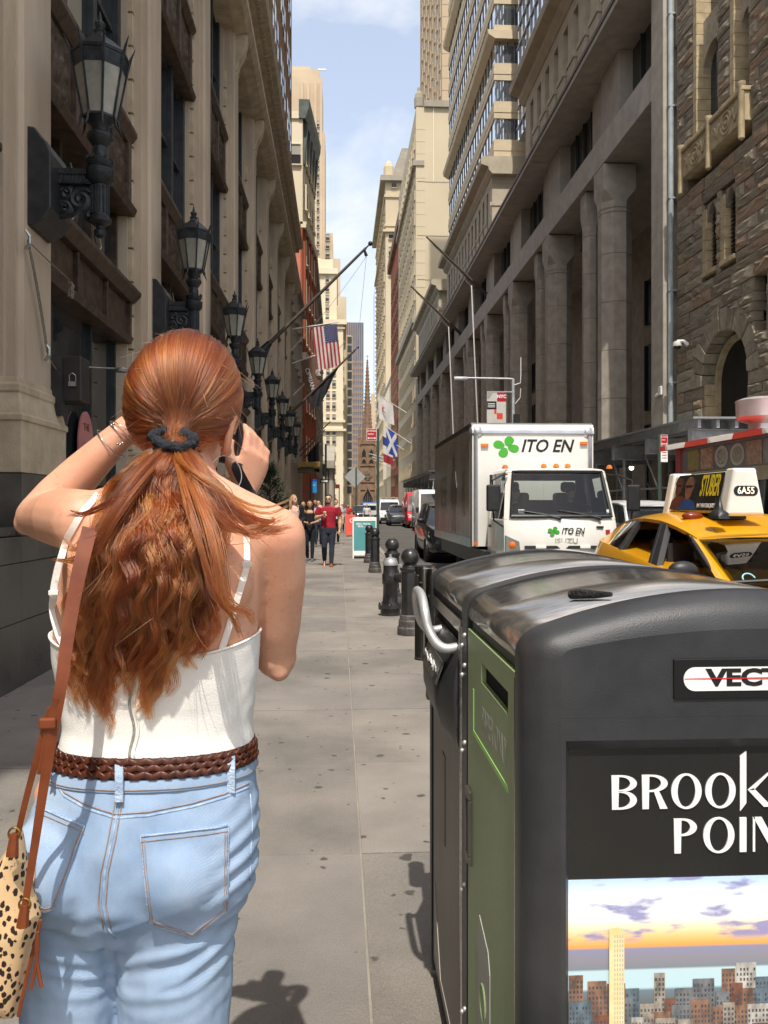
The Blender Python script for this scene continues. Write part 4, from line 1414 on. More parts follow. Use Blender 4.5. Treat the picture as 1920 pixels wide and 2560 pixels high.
# the two solar bins
def brushed(name,c1,c2,stretch,rough=0.3):
 m=mat(name,c1,c2,6,rough,0.9,stretch=stretch,bump=0.04,bscale=60,rvar=0.08)
 return m
M_SS=brushed('brushed_steel',hexc('#a8a49c'),hexc('#c2beb6'),(1,14,14),0.17)
M_SSD=mat('dark_painted_steel',hexc('#4f4a45'),hexc('#5f5a54'),5,0.42,0.35,stretch=(1,6,0.6))
M_PLAS=mat('black_plastic',(0.020,0.021,0.023),(0.03,0.031,0.033),12,0.42,bump=0.12,bscale=500)
def scuffed(m_,col,scale,th,amount):
 t=m_.node_tree
 l=t.links.new
 b=bsdf(m_)
 src=b.inputs['Base Color'].links[0].from_socket
 co=t.nodes.new('ShaderNodeTexCoord')
 n1=t.nodes.new('ShaderNodeTexNoise')
 n1 .inputs['Scale'].default_value=scale
 n1 .inputs['Detail'].default_value=9
 n1 .inputs['Roughness'].default_value=0.75
 l(co.outputs['Object'],n1 .inputs['Vector'])
 r=t.nodes.new('ShaderNodeMapRange')
 r.inputs['From Min'].default_value=th
 r.inputs['From Max'].default_value=th+0.06
 r.inputs['To Max'].default_value=amount
 l(n1 .outputs['Fac'],r.inputs['Value'])
 n2=t.nodes.new('ShaderNodeTexNoise')
 n2 .inputs['Scale'].default_value=2.3
 n2 .inputs['Detail'].default_value=5
 l(co.outputs['Object'],n2 .inputs['Vector'])
 r2=t.nodes.new('ShaderNodeMapRange')
 r2 .inputs['From Min'].default_value=0.45
 r2 .inputs['From Max'].default_value=0.75
 r2 .inputs['To Max'].default_value=amount*0.3
 l(n2 .outputs['Fac'],r2 .inputs['Value'])
 ad=t.nodes.new('ShaderNodeMath')
 ad.operation='MAXIMUM'
 l(r.outputs['Result'],ad.inputs[0])
 l(r2 .outputs['Result'],ad.inputs[1])
 mx_=t.nodes.new('ShaderNodeMixRGB')
 mx_.inputs[2].default_value=_c(col)
 l(ad.outputs[0],mx_.inputs['Fac'])
 l(src,mx_.inputs[1])
 l(mx_.outputs['Color'],b.inputs['Base Color'])
 return m_
scuffed(M_PLAS,hexc('#6d6a66'),26,0.69,0.75)
scuffed(M_SSD,hexc('#8d877f'),18,0.66,0.5)
M_GREEN=mat('green_door_paint',hexc('#8a9f70'),hexc('#9db080'),1.6,0.45,bump=0.06,bscale=70,stretch=(1,1,0.5))
scuffed(M_GREEN,hexc('#5f6a4c'),22,0.64,0.6)
M_LGREEN=mat('light_green_stripe',hexc('#9ad06a'),hexc('#a6da78'),4,0.45)
M_GREYINK=mat('grey_print',hexc('#a3a39a'),hexc('#b1b1a7'),6,0.5)
M_CHROME=mat('polished_steel',hexc('#8a8781'),hexc('#a6a39d'),3,0.16,1.0,stretch=(1,1,0.15),rvar=0.06)
M_ALU=mat('cast_aluminium',hexc('#c4c4c2'),hexc('#d2d2d0'),8,0.38,0.6)
M_VOID=mat('black_void',(0.003,0.003,0.003),None,rough=0.9)
M_WHITEINK=mat('white_print',hexc('#e6e5e0'),None,rough=0.4)
XF,XB_=0.30,1.02
XM=(XF+XB_)/2
def dome(off=0.0,n=22):
 """section of the rounded lid, from the front eave over the crown to the back"""
 pts=[(XF-off,1.245)]
 for k in range(7):
  a=math.pi-k/6*math.radians(68)
  pts.append((XF+0.075+(0.075+off)*math.cos(a),1.262+(0.075+off)*math.sin(a)*0.60))
 x0,z0=pts[-1]
 for k in range(1,n):
  t_=k/n
  x=x0+(2*XM-x0-x0)*t_
  pts.append((x,z0+(1.352+off-z0)*(1-(2*t_-1)**2)))
 pts+=[(2*XM-p[0],p[1])for p in reversed(pts[:8])]
 return pts
def bin_body(name,y0,y1,label):
 t=thing(name,(XM,(y0+y1)/2,0),label,'bin','pair of solar litter bins')
 sec=dome()
 poly=sec+[(XB_,0.05),(XF,0.05)]
 MB().prism([(XF+0.02,0.06),(XB_-0.02,0.06),(XB_-0.02,1.24),(XF+0.02,1.24)],'y',y0+0.005,y1-0.005).build('carcass',M_SSD,t)
 out,inn=dome(0.003),dome(-0.004)
 s=MB()
 for i in range(len(out)-1):
  s.hexa([(out[i][0],y0,out[i][1]),(out[i+1][0],y0,out[i+1][1]),(inn[i+1][0],y0,inn[i+1][1]),(inn[i][0],y0,inn[i][1]),(out[i][0],y1,out[i][1]),(out[i+1][0],y1,out[i+1][1]),(inn[i+1][0],y1,inn[i+1][1]),(inn[i][0],y1,inn[i][1])])
 lid=MB()
 n=len(out)
 vs_=[(p[0],y,p[1])for y in(y0,y1)for p in out]
 lid.add(vs_,[(i,i+1,i+1+n,i+n)for i in range(n-1)])
 o=lid.build('steel_lid',M_SS,t,smooth=True)
 md=o.modifiers.new('th','SOLIDIFY')
 md.thickness=0.004
 md.offset=-1
 MB().box(XF+0.004,XF+0.02,y0,y1,1.222,1.255).build('lid_gap',M_BLACK,t)
 return t
def side_frame(t,y0,y1,name='rib',ring=0.012,rec=False):
 """moulded plastic end piece with rounded edge"""
 o_=dome(ring)
 lo=[(XB_+ring,0.03),(XF-ring,0.03)]
 s=MB()
 s.prism(o_+lo,'y',y0,y1)
 return s.build(name,M_PLAS,t,smooth=40)
YN0,YN1,YF0,YF1=1.36,1.90,1.975,2.61
t=bin_body('paper_recycling_bin',YN0,YN1,'nearest bin with green paper-recycling door, steel domed lid and lit skyline advert')
ring_=[]
s=MB()
secs=[]
for yy,off in((1.362,0.004),(1.345,0.012),(1.31,0.010),(1.288,-0.004),(1.275,-0.024),(1.270,-0.045)):
 o_=dome(off)
 secs.append([(p[0],yy,p[1])for p in o_]+[(XB_+off,yy,0.04-off),(XF-off,yy,0.04-off)])
s.loft(secs,cap=False)
n=len(secs[-1])
ends=s.build('end_moulding',M_PLAS,t,smooth=35)
AX0,AX1,AZ0,AZ1=0.352,0.968,0.10,1.135
flat=MB()
o_=dome(-0.045)
top=[(p[0],p[1])for p in o_ if p[1]>1.15]
xl,xr=o_[0][0],o_[-1][0]
def strip(x0,x1,z0,z1):
 flat.box(x0,x1,1.2702,1.292,z0,z1)
strip(xl,AX0,0.085,1.17)
strip(AX1,xr,0.085,1.17)
strip(AX0,AX1,0.085,AZ0)
flat.prism([(xl,1.1702),(xr,1.1702)]+[(p[0],p[1])for p in reversed(o_)],'y',1.2702,1.292)
strip(AX0,AX1,AZ1,1.17)
flat.build('end_panel',M_PLAS,t)
rv=MB()
e=0.02
def ringq(a0,a1,b0,b1):
 rv.quad(a0,a1,b1,b0)
o1=[(AX0,1.271,AZ0),(AX1,1.271,AZ0),(AX1,1.271,AZ1),(AX0,1.271,AZ1)]
i1=[(AX0+e*0.5,1.288,AZ0+e),(AX1-e*0.5,1.288,AZ0+e),(AX1-e*0.5,1.288,AZ1-e),(AX0+e*0.5,1.288,AZ1-e)]
for k in range(4):
 ringq(o1[k],o1[(k+1)%4],i1[k],i1[(k+1)%4])
rv.build('advert_reveal',M_PLAS,t)
M_ADBLK=mat('advert_black',(0.012,0.012,0.011),(0.018,0.018,0.016),3,0.18,spec=0.6)
ad=MB().box(AX0,AX1,1.286,1.290,AZ0,AZ1).build('advert',M_ADBLK,t)
# printed sunset picture: bands and clouds as one print
PZ1=0.912
m=bpy.data.materials.new('sunset_print')
m.use_nodes=True
nt_=m.node_tree
l=nt_.links.new
b_=nt_.nodes['Principled BSDF']
b_.inputs['Roughness'].default_value=0.2
co=nt_.nodes.new('ShaderNodeTexCoord')
sep=nt_.nodes.new('ShaderNodeSeparateXYZ')
l(co.outputs['Object'],sep.inputs['Vector'])
mr=nt_.nodes.new('ShaderNodeMapRange')
mr.inputs['From Min'].default_value=0.70
mr.inputs['From Max'].default_value=PZ1
l(sep.outputs['Z'],mr.inputs['Value'])
rp_=nt_.nodes.new('ShaderNodeValToRGB')
cr=rp_.color_ramp
cr.elements[0].position=0.0
cr.elements[0].color=_c(hexc('#5b5a55'))
cr.elements[1].position=1.0
cr.elements[1].color=_c(hexc('#b9d3ee'))
for pos,c in((0.17,'#6f7f86'),(0.19,'#b9d6dc'),(0.32,'#bcd5da'),(0.335,'#7f8790'),(0.40,'#8d8a92'),(0.48,'#8d8ea6'),(0.50,'#f0a456'),(0.56,'#f7c27a'),(0.63,'#f8dfb4'),(0.72,'#f1f0ee'),(0.88,'#e4ecf4')):
 e_=cr.elements.new(pos)
 e_.color=_c(hexc(c))
l(mr.outputs['Result'],rp_.inputs['Fac'])
mpc=nt_.nodes.new('ShaderNodeMapping')
mpc.inputs['Scale'].default_value=(9,1,30)
l(co.outputs['Object'],mpc.inputs['Vector'])
cn=nt_.nodes.new('ShaderNodeTexNoise')
cn.inputs['Scale'].default_value=1.6
cn.inputs['Detail'].default_value=8
l(mpc.outputs['Vector'],cn.inputs['Vector'])
cr2=nt_.nodes.new('ShaderNodeValToRGB')
cr2 .color_ramp.elements[0].position=0.53
cr2 .color_ramp.elements[1].position=0.64
cr2 .color_ramp.elements[0].color=(0,0,0,1)
cr2 .color_ramp.elements[1].color=(0.9,0.9,0.9,1)
l(cn.outputs['Fac'],cr2 .inputs['Fac'])
up=nt_.nodes.new('ShaderNodeMapRange')
up.inputs['From Min'].default_value=0.52
up.inputs['From Max'].default_value=0.57
l(mr.outputs['Result'],up.inputs['Value'])
mu=nt_.nodes.new('ShaderNodeMath')
mu.operation='MULTIPLY'
l(cr2 .outputs['Color'],mu.inputs[0])
l(up.outputs['Result'],mu.inputs[1])
mxx=nt_.nodes.new('ShaderNodeMixRGB')
mxx.inputs[2].default_value=_c(hexc('#8a8ab8'))
l(mu.outputs[0],mxx.inputs['Fac'])
l(rp_.outputs['Color'],mxx.inputs[1])
l(mxx.outputs['Color'],b_.inputs['Base Color'])
b_.inputs['Emission Strength'].default_value=0.0
pic=MB().box(AX0+0.006,AX1-0.006,1.2835,1.2858,AZ0+0.01,PZ1).build('skyline_picture',m,ad)
rnd=random.Random(11)
TONES=[mat('print_tower_%d'%i,hexc(a),hexc(b),60,0.25,stretch=(1,1,0.5))for i,(a,b)in enumerate((('#8a5b47','#5c4036'),('#7d7f80','#4e5356'),('#b0a697','#6d675f'),('#6c7b84','#455058'),('#9a7660','#5e4a3f'),('#c9c4ba','#837f78')))]
M_PWIN=mat('print_window',hexc('#3a3c40'),hexc('#5d5f62'),90,0.25)
x=AX0+0.01
yl=1.2832
k=0
for row,(zb,hmin,hmax)in enumerate(((0.12,0.735,0.785),(0.12,0.715,0.755),(0.12,0.69,0.725),(0.12,0.66,0.70))):
 x=AX0+0.008
 while x<AX1-0.03:
  w_=rnd.uniform(0.012,0.036)
  h_=rnd.uniform(hmin,hmax)
  if row==0 and rnd.random()<0.45:
   x+=w_
   continue
  yb=1.2832-row*0.0006-rnd.uniform(0,0.0003)
  tw=MB().box(x,min(x+w_,AX1-0.01),yb-0.0002,yb+0.0002,zb,h_).build('printed_tower',TONES[rnd.randrange(6)],pic)
  s=MB()
  nx=max(3,int(w_/0.005))
  for i in range(nx):
   xx=x+w_*(i+0.25)/nx
   if xx+w_*0.45/nx>AX1-0.012:
    break
   for j in range(12):
    zz=h_-0.008-j*0.008
    if rnd.random()<0.85 and zz>0.60:
     s.quad((xx,yb-0.0003,zz),(xx+w_*0.5/nx,yb-0.0003,zz),(xx+w_*0.5/nx,yb-0.0003,zz-0.0045),(xx,yb-0.0003,zz-0.0045))
  if s.v:
   s.build('printed_windows',M_PWIN,tw)['kind']='stuff'
  x+=w_*rnd.uniform(0.9,1.15)
M_GOLDT=mat('print_gold_tower',hexc('#e8c98b'),hexc('#f3dcaa'),30,0.25)
xt0,xt1=0.424,0.448
zt_=0.838
tw=MB().prism([(xt0,0.12),(xt1,0.12),(xt1,zt_-0.006),(xt1-0.012,zt_),(xt0,zt_-0.003)],'y',1.2806,1.2809).build('printed_gold_tower',M_GOLDT,pic)
s=MB()
for i in range(4):
 for j in range(60):
  xx,zz=xt0+0.008+i*0.0042,zt_-0.012-j*0.0075
  s.quad((xx,1.2805,zz),(xx+0.0018,1.2805,zz),(xx+0.0018,1.2805,zz-0.005),(xx,1.2805,zz-0.005))
s.build('printed_windows',M_GREYINK,tw)['kind']='stuff'
# the headline letters, thick and thin strokes
def stroke(pts,name='headline_letter'):
 """pts: closed outline in (x, z), with optional holes as second list"""
 s=MB()
 if isinstance(pts[0][0],tuple):
  outer,inner=pts
  n_=len(outer)
  for i in range(n_):
   j=(i+1)%n_
   s.hexa([(outer[i][0],1.2835,outer[i][1]),(outer[j][0],1.2835,outer[j][1]),(inner[j][0],1.2835,inner[j][1]),(inner[i][0],1.2835,inner[i][1]),(outer[i][0],1.2862,outer[i][1]),(outer[j][0],1.2862,outer[j][1]),(inner[j][0],1.2862,inner[j][1]),(inner[i][0],1.2862,inner[i][1])])
  return s
 s.prism(pts,'y',1.2835,1.2862)
 return s
def letters(word,z0,h,xs):
 for ch_,(x0,x1)in zip(word,xs):
  w_=x1-x0
  parts=[]
  th=h*0.19
  if ch_ in 'BRP':
   parts.append(stroke([(x0,z0),(x0+th,z0),(x0+th*1.1,z0+h),(x0-0.001,z0+h)]))
   bowls=[(z0+h*(0.5 if ch_!='B' else 0.52),z0+h)]+([(z0,z0+h*0.54)]if ch_=='B' else[])
   for a,b in bowls:
    rx,rz,zc_=w_-th,(b-a)/2,(a+b)/2
    ou,in_=[],[]
    for k_ in range(17):
     an=math.pi/2-math.pi*k_/16
     ou.append((x0+th+rx*math.cos(an)**0.8 if math.cos(an)>0 else x0+th,zc_+rz*math.sin(an)))
     cc=max(0.0,math.cos(an))
     in_.append((x0+th+(rx-th*1.05)*cc**0.8,zc_+(rz-th*0.22)*math.sin(an)))
    s=MB()
    for i in range(16):
     s.hexa([(ou[i][0],1.2833,ou[i][1]),(ou[i+1][0],1.2833,ou[i+1][1]),(in_[i+1][0],1.2833,in_[i+1][1]),(in_[i][0],1.2833,in_[i][1]),(ou[i][0],1.2860,ou[i][1]),(ou[i+1][0],1.2860,ou[i+1][1]),(in_[i+1][0],1.2860,in_[i+1][1]),(in_[i][0],1.2860,in_[i][1])])
    parts.append(s)
   if ch_=='R':
    parts.append(stroke([(x0+w_*0.45,z0+h*0.52),(x0+w_*0.66,z0+h*0.52),(x1,z0),(x1-th*1.2,z0)]))
  elif ch_=='O':
   ou=[(x0+w_/2+w_/2*math.cos(2*math.pi*k_/36),z0+h/2+h*0.52*math.sin(2*math.pi*k_/36))for k_ in range(36)]
   in_=[(x0+w_/2+(w_/2-th)*math.cos(2*math.pi*k_/36),z0+h/2+h*0.47*math.sin(2*math.pi*k_/36))for k_ in range(36)]
   parts.append(stroke([ou,in_]))
  elif ch_=='I':
   parts.append(stroke([(x0,z0),(x1,z0),(x1,z0+h),(x0,z0+h)]))
  elif ch_=='k':
   parts.append(stroke([(x0,z0-h*0.12),(x0+th,z0+h*0.12),(x0+th,z0+h*1.66),(x0,z0+h*1.5)]))
   parts.append(stroke([(x0+th*1.3,z0+h*0.5),(x1-th*0.3,z0+h),(x1,z0+h),(x0+th*2.2,z0+h*0.5)]))
   parts.append(stroke([(x0+th*1.3,z0+h*0.5),(x0+th*2.2,z0+h*0.56),(x1+th*0.3,z0),(x1-th,z0)]))
  elif ch_ in 'LTYN':
   if ch_=='L':
    parts.append(stroke([(x0,z0),(x1,z0),(x1,z0+th*0.3),(x0+th,z0+th*0.3),(x0+th,z0+h),(x0,z0+h)]))
   elif ch_=='T':
    parts.append(stroke([(x0,z0+h),(x0,z0+h-th*0.3),(x1,z0+h-th*0.3),(x1,z0+h)]))
    parts.append(stroke([(x0+w_/2-th/2,z0),(x0+w_/2+th/2,z0),(x0+w_/2+th/2,z0+h*0.95),(x0+w_/2-th/2,z0+h*0.95)]))
   elif ch_=='Y':
    parts.append(stroke([(x0,z0+h),(x0+th,z0+h),(x0+w_/2+th/2,z0+h*0.45),(x0+w_/2+th/2,z0),(x0+w_/2-th/2,z0),(x0+w_/2-th/2,z0+h*0.45)]))
    parts.append(stroke([(x1,z0+h),(x1-th*0.3,z0+h),(x0+w_/2,z0+h*0.45),(x0+w_/2+th/2,z0+h*0.45)]))
   else:
    parts.append(stroke([(x0,z0),(x0+th*0.35,z0),(x0+th*0.35,z0+h),(x0,z0+h)]))
    parts.append(stroke([(x0+th*0.1,z0+h),(x0+th*1.4,z0+h),(x1,z0),(x1-th*1.2,z0)]))
    parts.append(stroke([(x1-th*0.35,z0),(x1,z0),(x1,z0+h),(x1-th*0.35,z0+h)]))
  if parts:
   al=MB()
   for p_ in parts:
    o2=len(al.v)
    al.v+=p_.v
    al.f+=[tuple(i+o2 for i in f)for f in p_.f]
    al.mi+=p_.mi
   al.build('headline_letter',M_WHITEINK,ad)
def px_(u):
 return ratio(u)*1.284
def pz_(v,u):
 return P(u,v,1.284).z
hz0,hz1=pz_(2023,1600),pz_(1938,1600)
letters('BROOkLYN',hz0,hz1-hz0,[(px_(1530),px_(1592)),(px_(1606),px_(1669)),(px_(1678),px_(1754)),(px_(1763),px_(1839)),(px_(1850),px_(1925)),(px_(1935),px_(1970)),(px_(1975),px_(2035)),(px_(2045),px_(2110))])
hz0,hz1=pz_(2132,1760),pz_(2046,1760)
letters('POINT',hz0,hz1-hz0,[(px_(1686),px_(1742)),(px_(1758),px_(1836)),(px_(1849),px_(1866)),(px_(1882),px_(1950)),(px_(1960),px_(2015))])
# maker's plate
pl=MB().box(0.522,0.80,1.2665,1.2705,1.198,1.262).build('name_plate',mat('plate_black',(0.008,0.008,0.008),None,rough=0.3),t,bevel=0.002)
cap=[(0.5555+0.0185*math.cos(a),1.23+0.0185*math.sin(a))for a in[math.pi/2+math.pi*k_/12 for k_ in range(13)]]+[(0.785+0.0185*math.cos(a),1.23+0.0185*math.sin(a))for a in[-math.pi/2+math.pi*k_/12 for k_ in range(13)]]
MB().prism(cap,'y',1.2652,1.2667).build('plate_field',M_WHITEINK,pl)
M_BINK=mat('black_print',(0.01,0.01,0.01),None,rough=0.4)
M_RINK=mat('red_print',hexc('#c8242c'),None,rough=0.4)
text('VECTOR','lettering',0.036,M_BINK,pl,(0.668,1.2648,1.231),FACE_CAM,0.0003,offset=0.0016,sx=1.35)
text('MEDIA','lettering',0.011,M_BINK,pl,(0.735,1.2648,1.2155),FACE_CAM,0.0003,sx=1.3)
MB().prism([(0.538,1.2315),(0.74,1.2325),(0.74,1.2295),(0.538,1.2310)],'y',1.2640,1.2646).build('red_ray',M_RINK,pl)
# green door with slot, stripe, lettering and latch
d_=MB()
SZ0,SZ1,SY0,SY1=1.136,1.176,1.43,1.70
for y0,y1,z0,z1 in((1.365,1.88,0.08,SZ0),(1.365,1.88,SZ1,1.221),(1.365,SY0,SZ0,SZ1),(SY1,1.88,SZ0,SZ1)):
 d_.box(XF-0.006,XF+0.004,y0,y1,z0,z1)
door=d_.build('green_door',M_GREEN,t)
MB().box(XF+0.0045,XF+0.019,SY0-0.01,SY1+0.01,SZ0-0.01,SZ1+0.01).build('paper_slot',M_VOID,t)
MB().box(XF-0.0072,XF-0.0058,1.43,1.795,1.000,1.011).box(XF-0.0072,XF-0.0058,1.795,1.806,1.000,1.10).build('painted_stripe',M_LGREEN,door)
text('PAPER ONLY','lettering',0.072,M_GREYINK,door,(XF-0.0063,1.565,1.062),FACE_LEFT,0.0001,sx=0.62)
icon=MB().prism([(1.60,0.40),(1.74,0.40),(1.74,0.60),(1.72,0.645),(1.62,0.62),(1.60,0.585)],'x',XF-0.0075,XF-0.0058).build('bag_icon',M_GREYINK,door)
MB().tube([(XF-0.0078,1.67+0.03*math.cos(a),0.49+0.035*math.sin(a))for a in[2*math.pi*k_/18 for k_ in range(19)]],0.003,5).build('recycling_mark',M_GREEN,icon)
la=MB()
for y0,y1,z0,z1 in((1.825,1.877,0.845,0.865),(1.825,1.877,0.70,0.72),(1.825,1.835,0.72,0.845),(1.867,1.877,0.72,0.845)):
 la.box(XF-0.014,XF-0.0055,y0,y1,z0,z1)
la=la.build('latch_frame',M_SSD,t,bevel=0.002)
MB().box(XF-0.0075,XF-0.0062,1.835,1.867,0.72,0.845).build('latch_well',M_VOID,la)
MB().cyl((XF-0.004,1.361,0.09),(XF-0.004,1.361,1.215),0.006,n=8).build('door_hinge',M_SS,t,smooth=40)
st=thing('charred_stick',(0.47,1.42,1.33),'charred black stick lying on the near bin\'s steel lid','stick')
sec_=dome(0.003)
def lidz(x):
 for i in range(len(sec_)-1):
  if sec_[i][0]<=x<=sec_[i+1][0]:
   f_=(x-sec_[i][0])/max(1e-6,sec_[i+1][0]-sec_[i][0])
   return sec_[i][1]*(1-f_)+sec_[i+1][1]*f_
 return 1.3
p0,p1=Vector((0.425,1.50,lidz(0.425)+0.011)),Vector((0.472,1.415,lidz(0.472)+0.010))
MB().tube([p0,p0 .lerp(p1,0.3)+Vector((0,0,0.001)),p0 .lerp(p1,0.6),p1],[0.0085,0.009,0.0075,0.004],9).build('stick',mat('charred',(0.008,0.008,0.008),(0.03,0.03,0.03),60,0.5,bump=1.0,bscale=150),st,smooth=40)
jr=side_frame(t,1.902,1.972,'joint_rib',0.006)
for k_,zz in enumerate((1.20,1.13,0.95,0.62,0.33)):
 for yy in(1.915,1.955):
  MB().ball((XF-0.008,yy,zz-(0.03 if yy>1.93 else 0)),0.006,10).build('rivet',M_ALU,jr,smooth=True)
for zz in(0.32,0.62,0.95,1.21):
 MB().ball((XF-0.004,1.352,zz),0.005,10).build('rivet',M_ALU,t,smooth=True)
# far bin with hopper
t2=bin_body('litter_compactor_bin',YF0,YF1,'second bin behind the green one, dark steel with curved hopper and silver handle')
side_frame(t2,YF1+0.002,YF1+0.05,'end_moulding',0.008)
MB().box(XF-0.004,XF+0.006,YF0+0.03,YF1-0.02,0.08,0.93).build('lower_door',M_SSD,t2)
fr=MB()
fr.box(XF-0.005,XF+0.006,YF0+0.03,YF1-0.02,1.19,1.222)
fr.box(XF-0.005,XF+0.006,YF0+0.03,YF0+0.06,0.935,1.19)
fr.box(XF-0.005,XF+0.006,YF1-0.05,YF1-0.02,0.935,1.19)
fr.build('hopper_surround',M_SS,t2)
MB().box(XF+0.0065,XF+0.0195,YF0+0.03,YF1-0.02,0.935,1.2).build('hopper_opening',M_VOID,t2)
hp=MB()
prof=[(XF+0.002,1.16),(XF-0.032,1.10),(XF-0.052,1.04),(XF-0.05,0.985),(XF-0.034,0.93),(XF-0.012,0.895),(XF+0.002,0.885)]
rings=[]
for k_ in range(11):
 f_=k_/10
 yy=YF0+0.065+(YF1-YF0-0.12)*f_
 b_=min(1.0,0.35+3.2*min(f_,1-f_))
 rings.append([(XF+0.002+(p[0]-XF-0.002)*b_,yy,p[1])for p in prof])
hp.loft(rings)
hop=hp.build('hopper',M_PLAS,t2,smooth=50)
lab=MB().hexa([(XF-0.0545,2.10,1.045),(XF-0.0545,2.46,1.045),(XF-0.0525,2.46,1.045),(XF-0.0525,2.10,1.045),(XF-0.0345,2.10,1.10),(XF-0.0345,2.46,1.10),(XF-0.0325,2.46,1.10),(XF-0.0325,2.10,1.10)]).build('hopper_label',M_SSD,hop)
pts=[]
for k_ in range(46):
 f_=k_/45
 pts.append((XF-0.046+0.003*math.sin(k_*1.9),2.44-0.32*f_+0.008*math.sin(k_*1.3),1.073+0.012*math.sin(k_*2.3)))
MB().tube(pts,0.0016,4).build('scribble',M_WHITEINK,hop)
hn=MB()
path=[(XF+0.004,2.08,1.145),(XF-0.03,2.085,1.14),(XF-0.055,2.095,1.155),(XF-0.073,2.11,1.19),(XF-0.080,2.125,1.23),(XF-0.083,2.17,1.262),(XF-0.084,2.24,1.268),(XF-0.083,2.31,1.262),(XF-0.080,2.355,1.23),(XF-0.073,2.37,1.19),(XF-0.055,2.385,1.155),(XF-0.03,2.395,1.14),(XF+0.004,2.40,1.145)]
def smooth_path(p,n=4):
 p=[Vector(q)for q in p]
 out=[]
 for i in range(len(p)-1):
  a,b,c,d=p[max(i-1,0)],p[i],p[i+1],p[min(i+2,len(p)-1)]
  for k_ in range(n):
   t_=k_/n
   out.append(0.5*((2*b)+(c-a)*t_+(2*a-5*b+4*c-d)*t_*t_+(3*b-a-3*c+d)*t_**3))
 out.append(p[-1])
 return out
hn.tube(smooth_path(path),0.0125,14)
hn.build('handle',M_ALU,t2,smooth=True)
MB().cyl((XF-0.004,YF0+0.012,0.09),(XF-0.004,YF0+0.012,1.21),0.006,n=8).build('door_hinge',M_SS,t2,smooth=40)
pc=MB().prism([(2.06,0.12),(2.40,0.12),(2.55,0.34),(2.55,0.12),(2.555,0.115),(2.06,0.115)],'x',XF-0.0062,XF-0.0042).build('pale_graphic',mat('pale_graphic',hexc('#9a938a'),hexc('#aca59b'),6,0.5),t2)
MB().box(XF-0.0062,XF-0.0042,2.30,2.36,0.55,0.80).build('faded_print',mat('faded_print',hexc('#6d6862'),hexc('#7a756e'),10,0.5),t2)
# polished tube for cigarette ends, fixed to the far bin's end
at=thing('ash_tube',(0.285,2.745,1.0),'polished steel ash tube with round cut-out at the end of the bins','ashtray')
ax,ay,ar=0.283,2.735,0.0335
s=MB()
nn=28
zb,zt_=0.995,1.302
rows_=40
vs_,fs_=[],[]
for j in range(rows_+1):
 for k_ in range(nn):
  a=2*math.pi*k_/nn
  vs_.append((ax+ar*math.cos(a),ay+ar*math.sin(a),zb+(zt_-zb)*j/rows_))
for j in range(rows_):
 for k_ in range(nn):
  a=2*math.pi*(k_+0.5)/nn
  z_=zb+(zt_-zb)*(j+0.5)/rows_
  dx_=ar*((a-math.pi+math.pi)%(2*math.pi)-math.pi)
  if(dx_/0.034)**2+((z_-1.245)/0.036)**2<1:
   continue
  fs_.append((j*nn+k_,j*nn+(k_+1)%nn,(j+1)*nn+(k_+1)%nn,(j+1)*nn+k_))
s.add(vs_,fs_)
o=s.build('tube',M_CHROME,at,smooth=True)
md=o.modifiers.new('th','SOLIDIFY')
md.thickness=0.002
MB().cyl((ax,ay,zb-0.001),(ax,ay,zb+0.004),ar+0.001,n=28).build('bottom_cap',M_CHROME,at)
MB().cyl((ax,ay,zt_-0.003),(ax,ay,zt_+0.001),ar+0.001,n=28).build('top_cap',M_CHROME,at)
br_=MB().box(ax+ar-0.004,0.345,2.655,2.675,1.20,1.206).box(0.335,0.342,2.655,2.675,1.03,1.2).box(ax+ar-0.006,0.345,2.655,2.675,1.05,1.056)
br_.build('bracket',M_ALU,at)
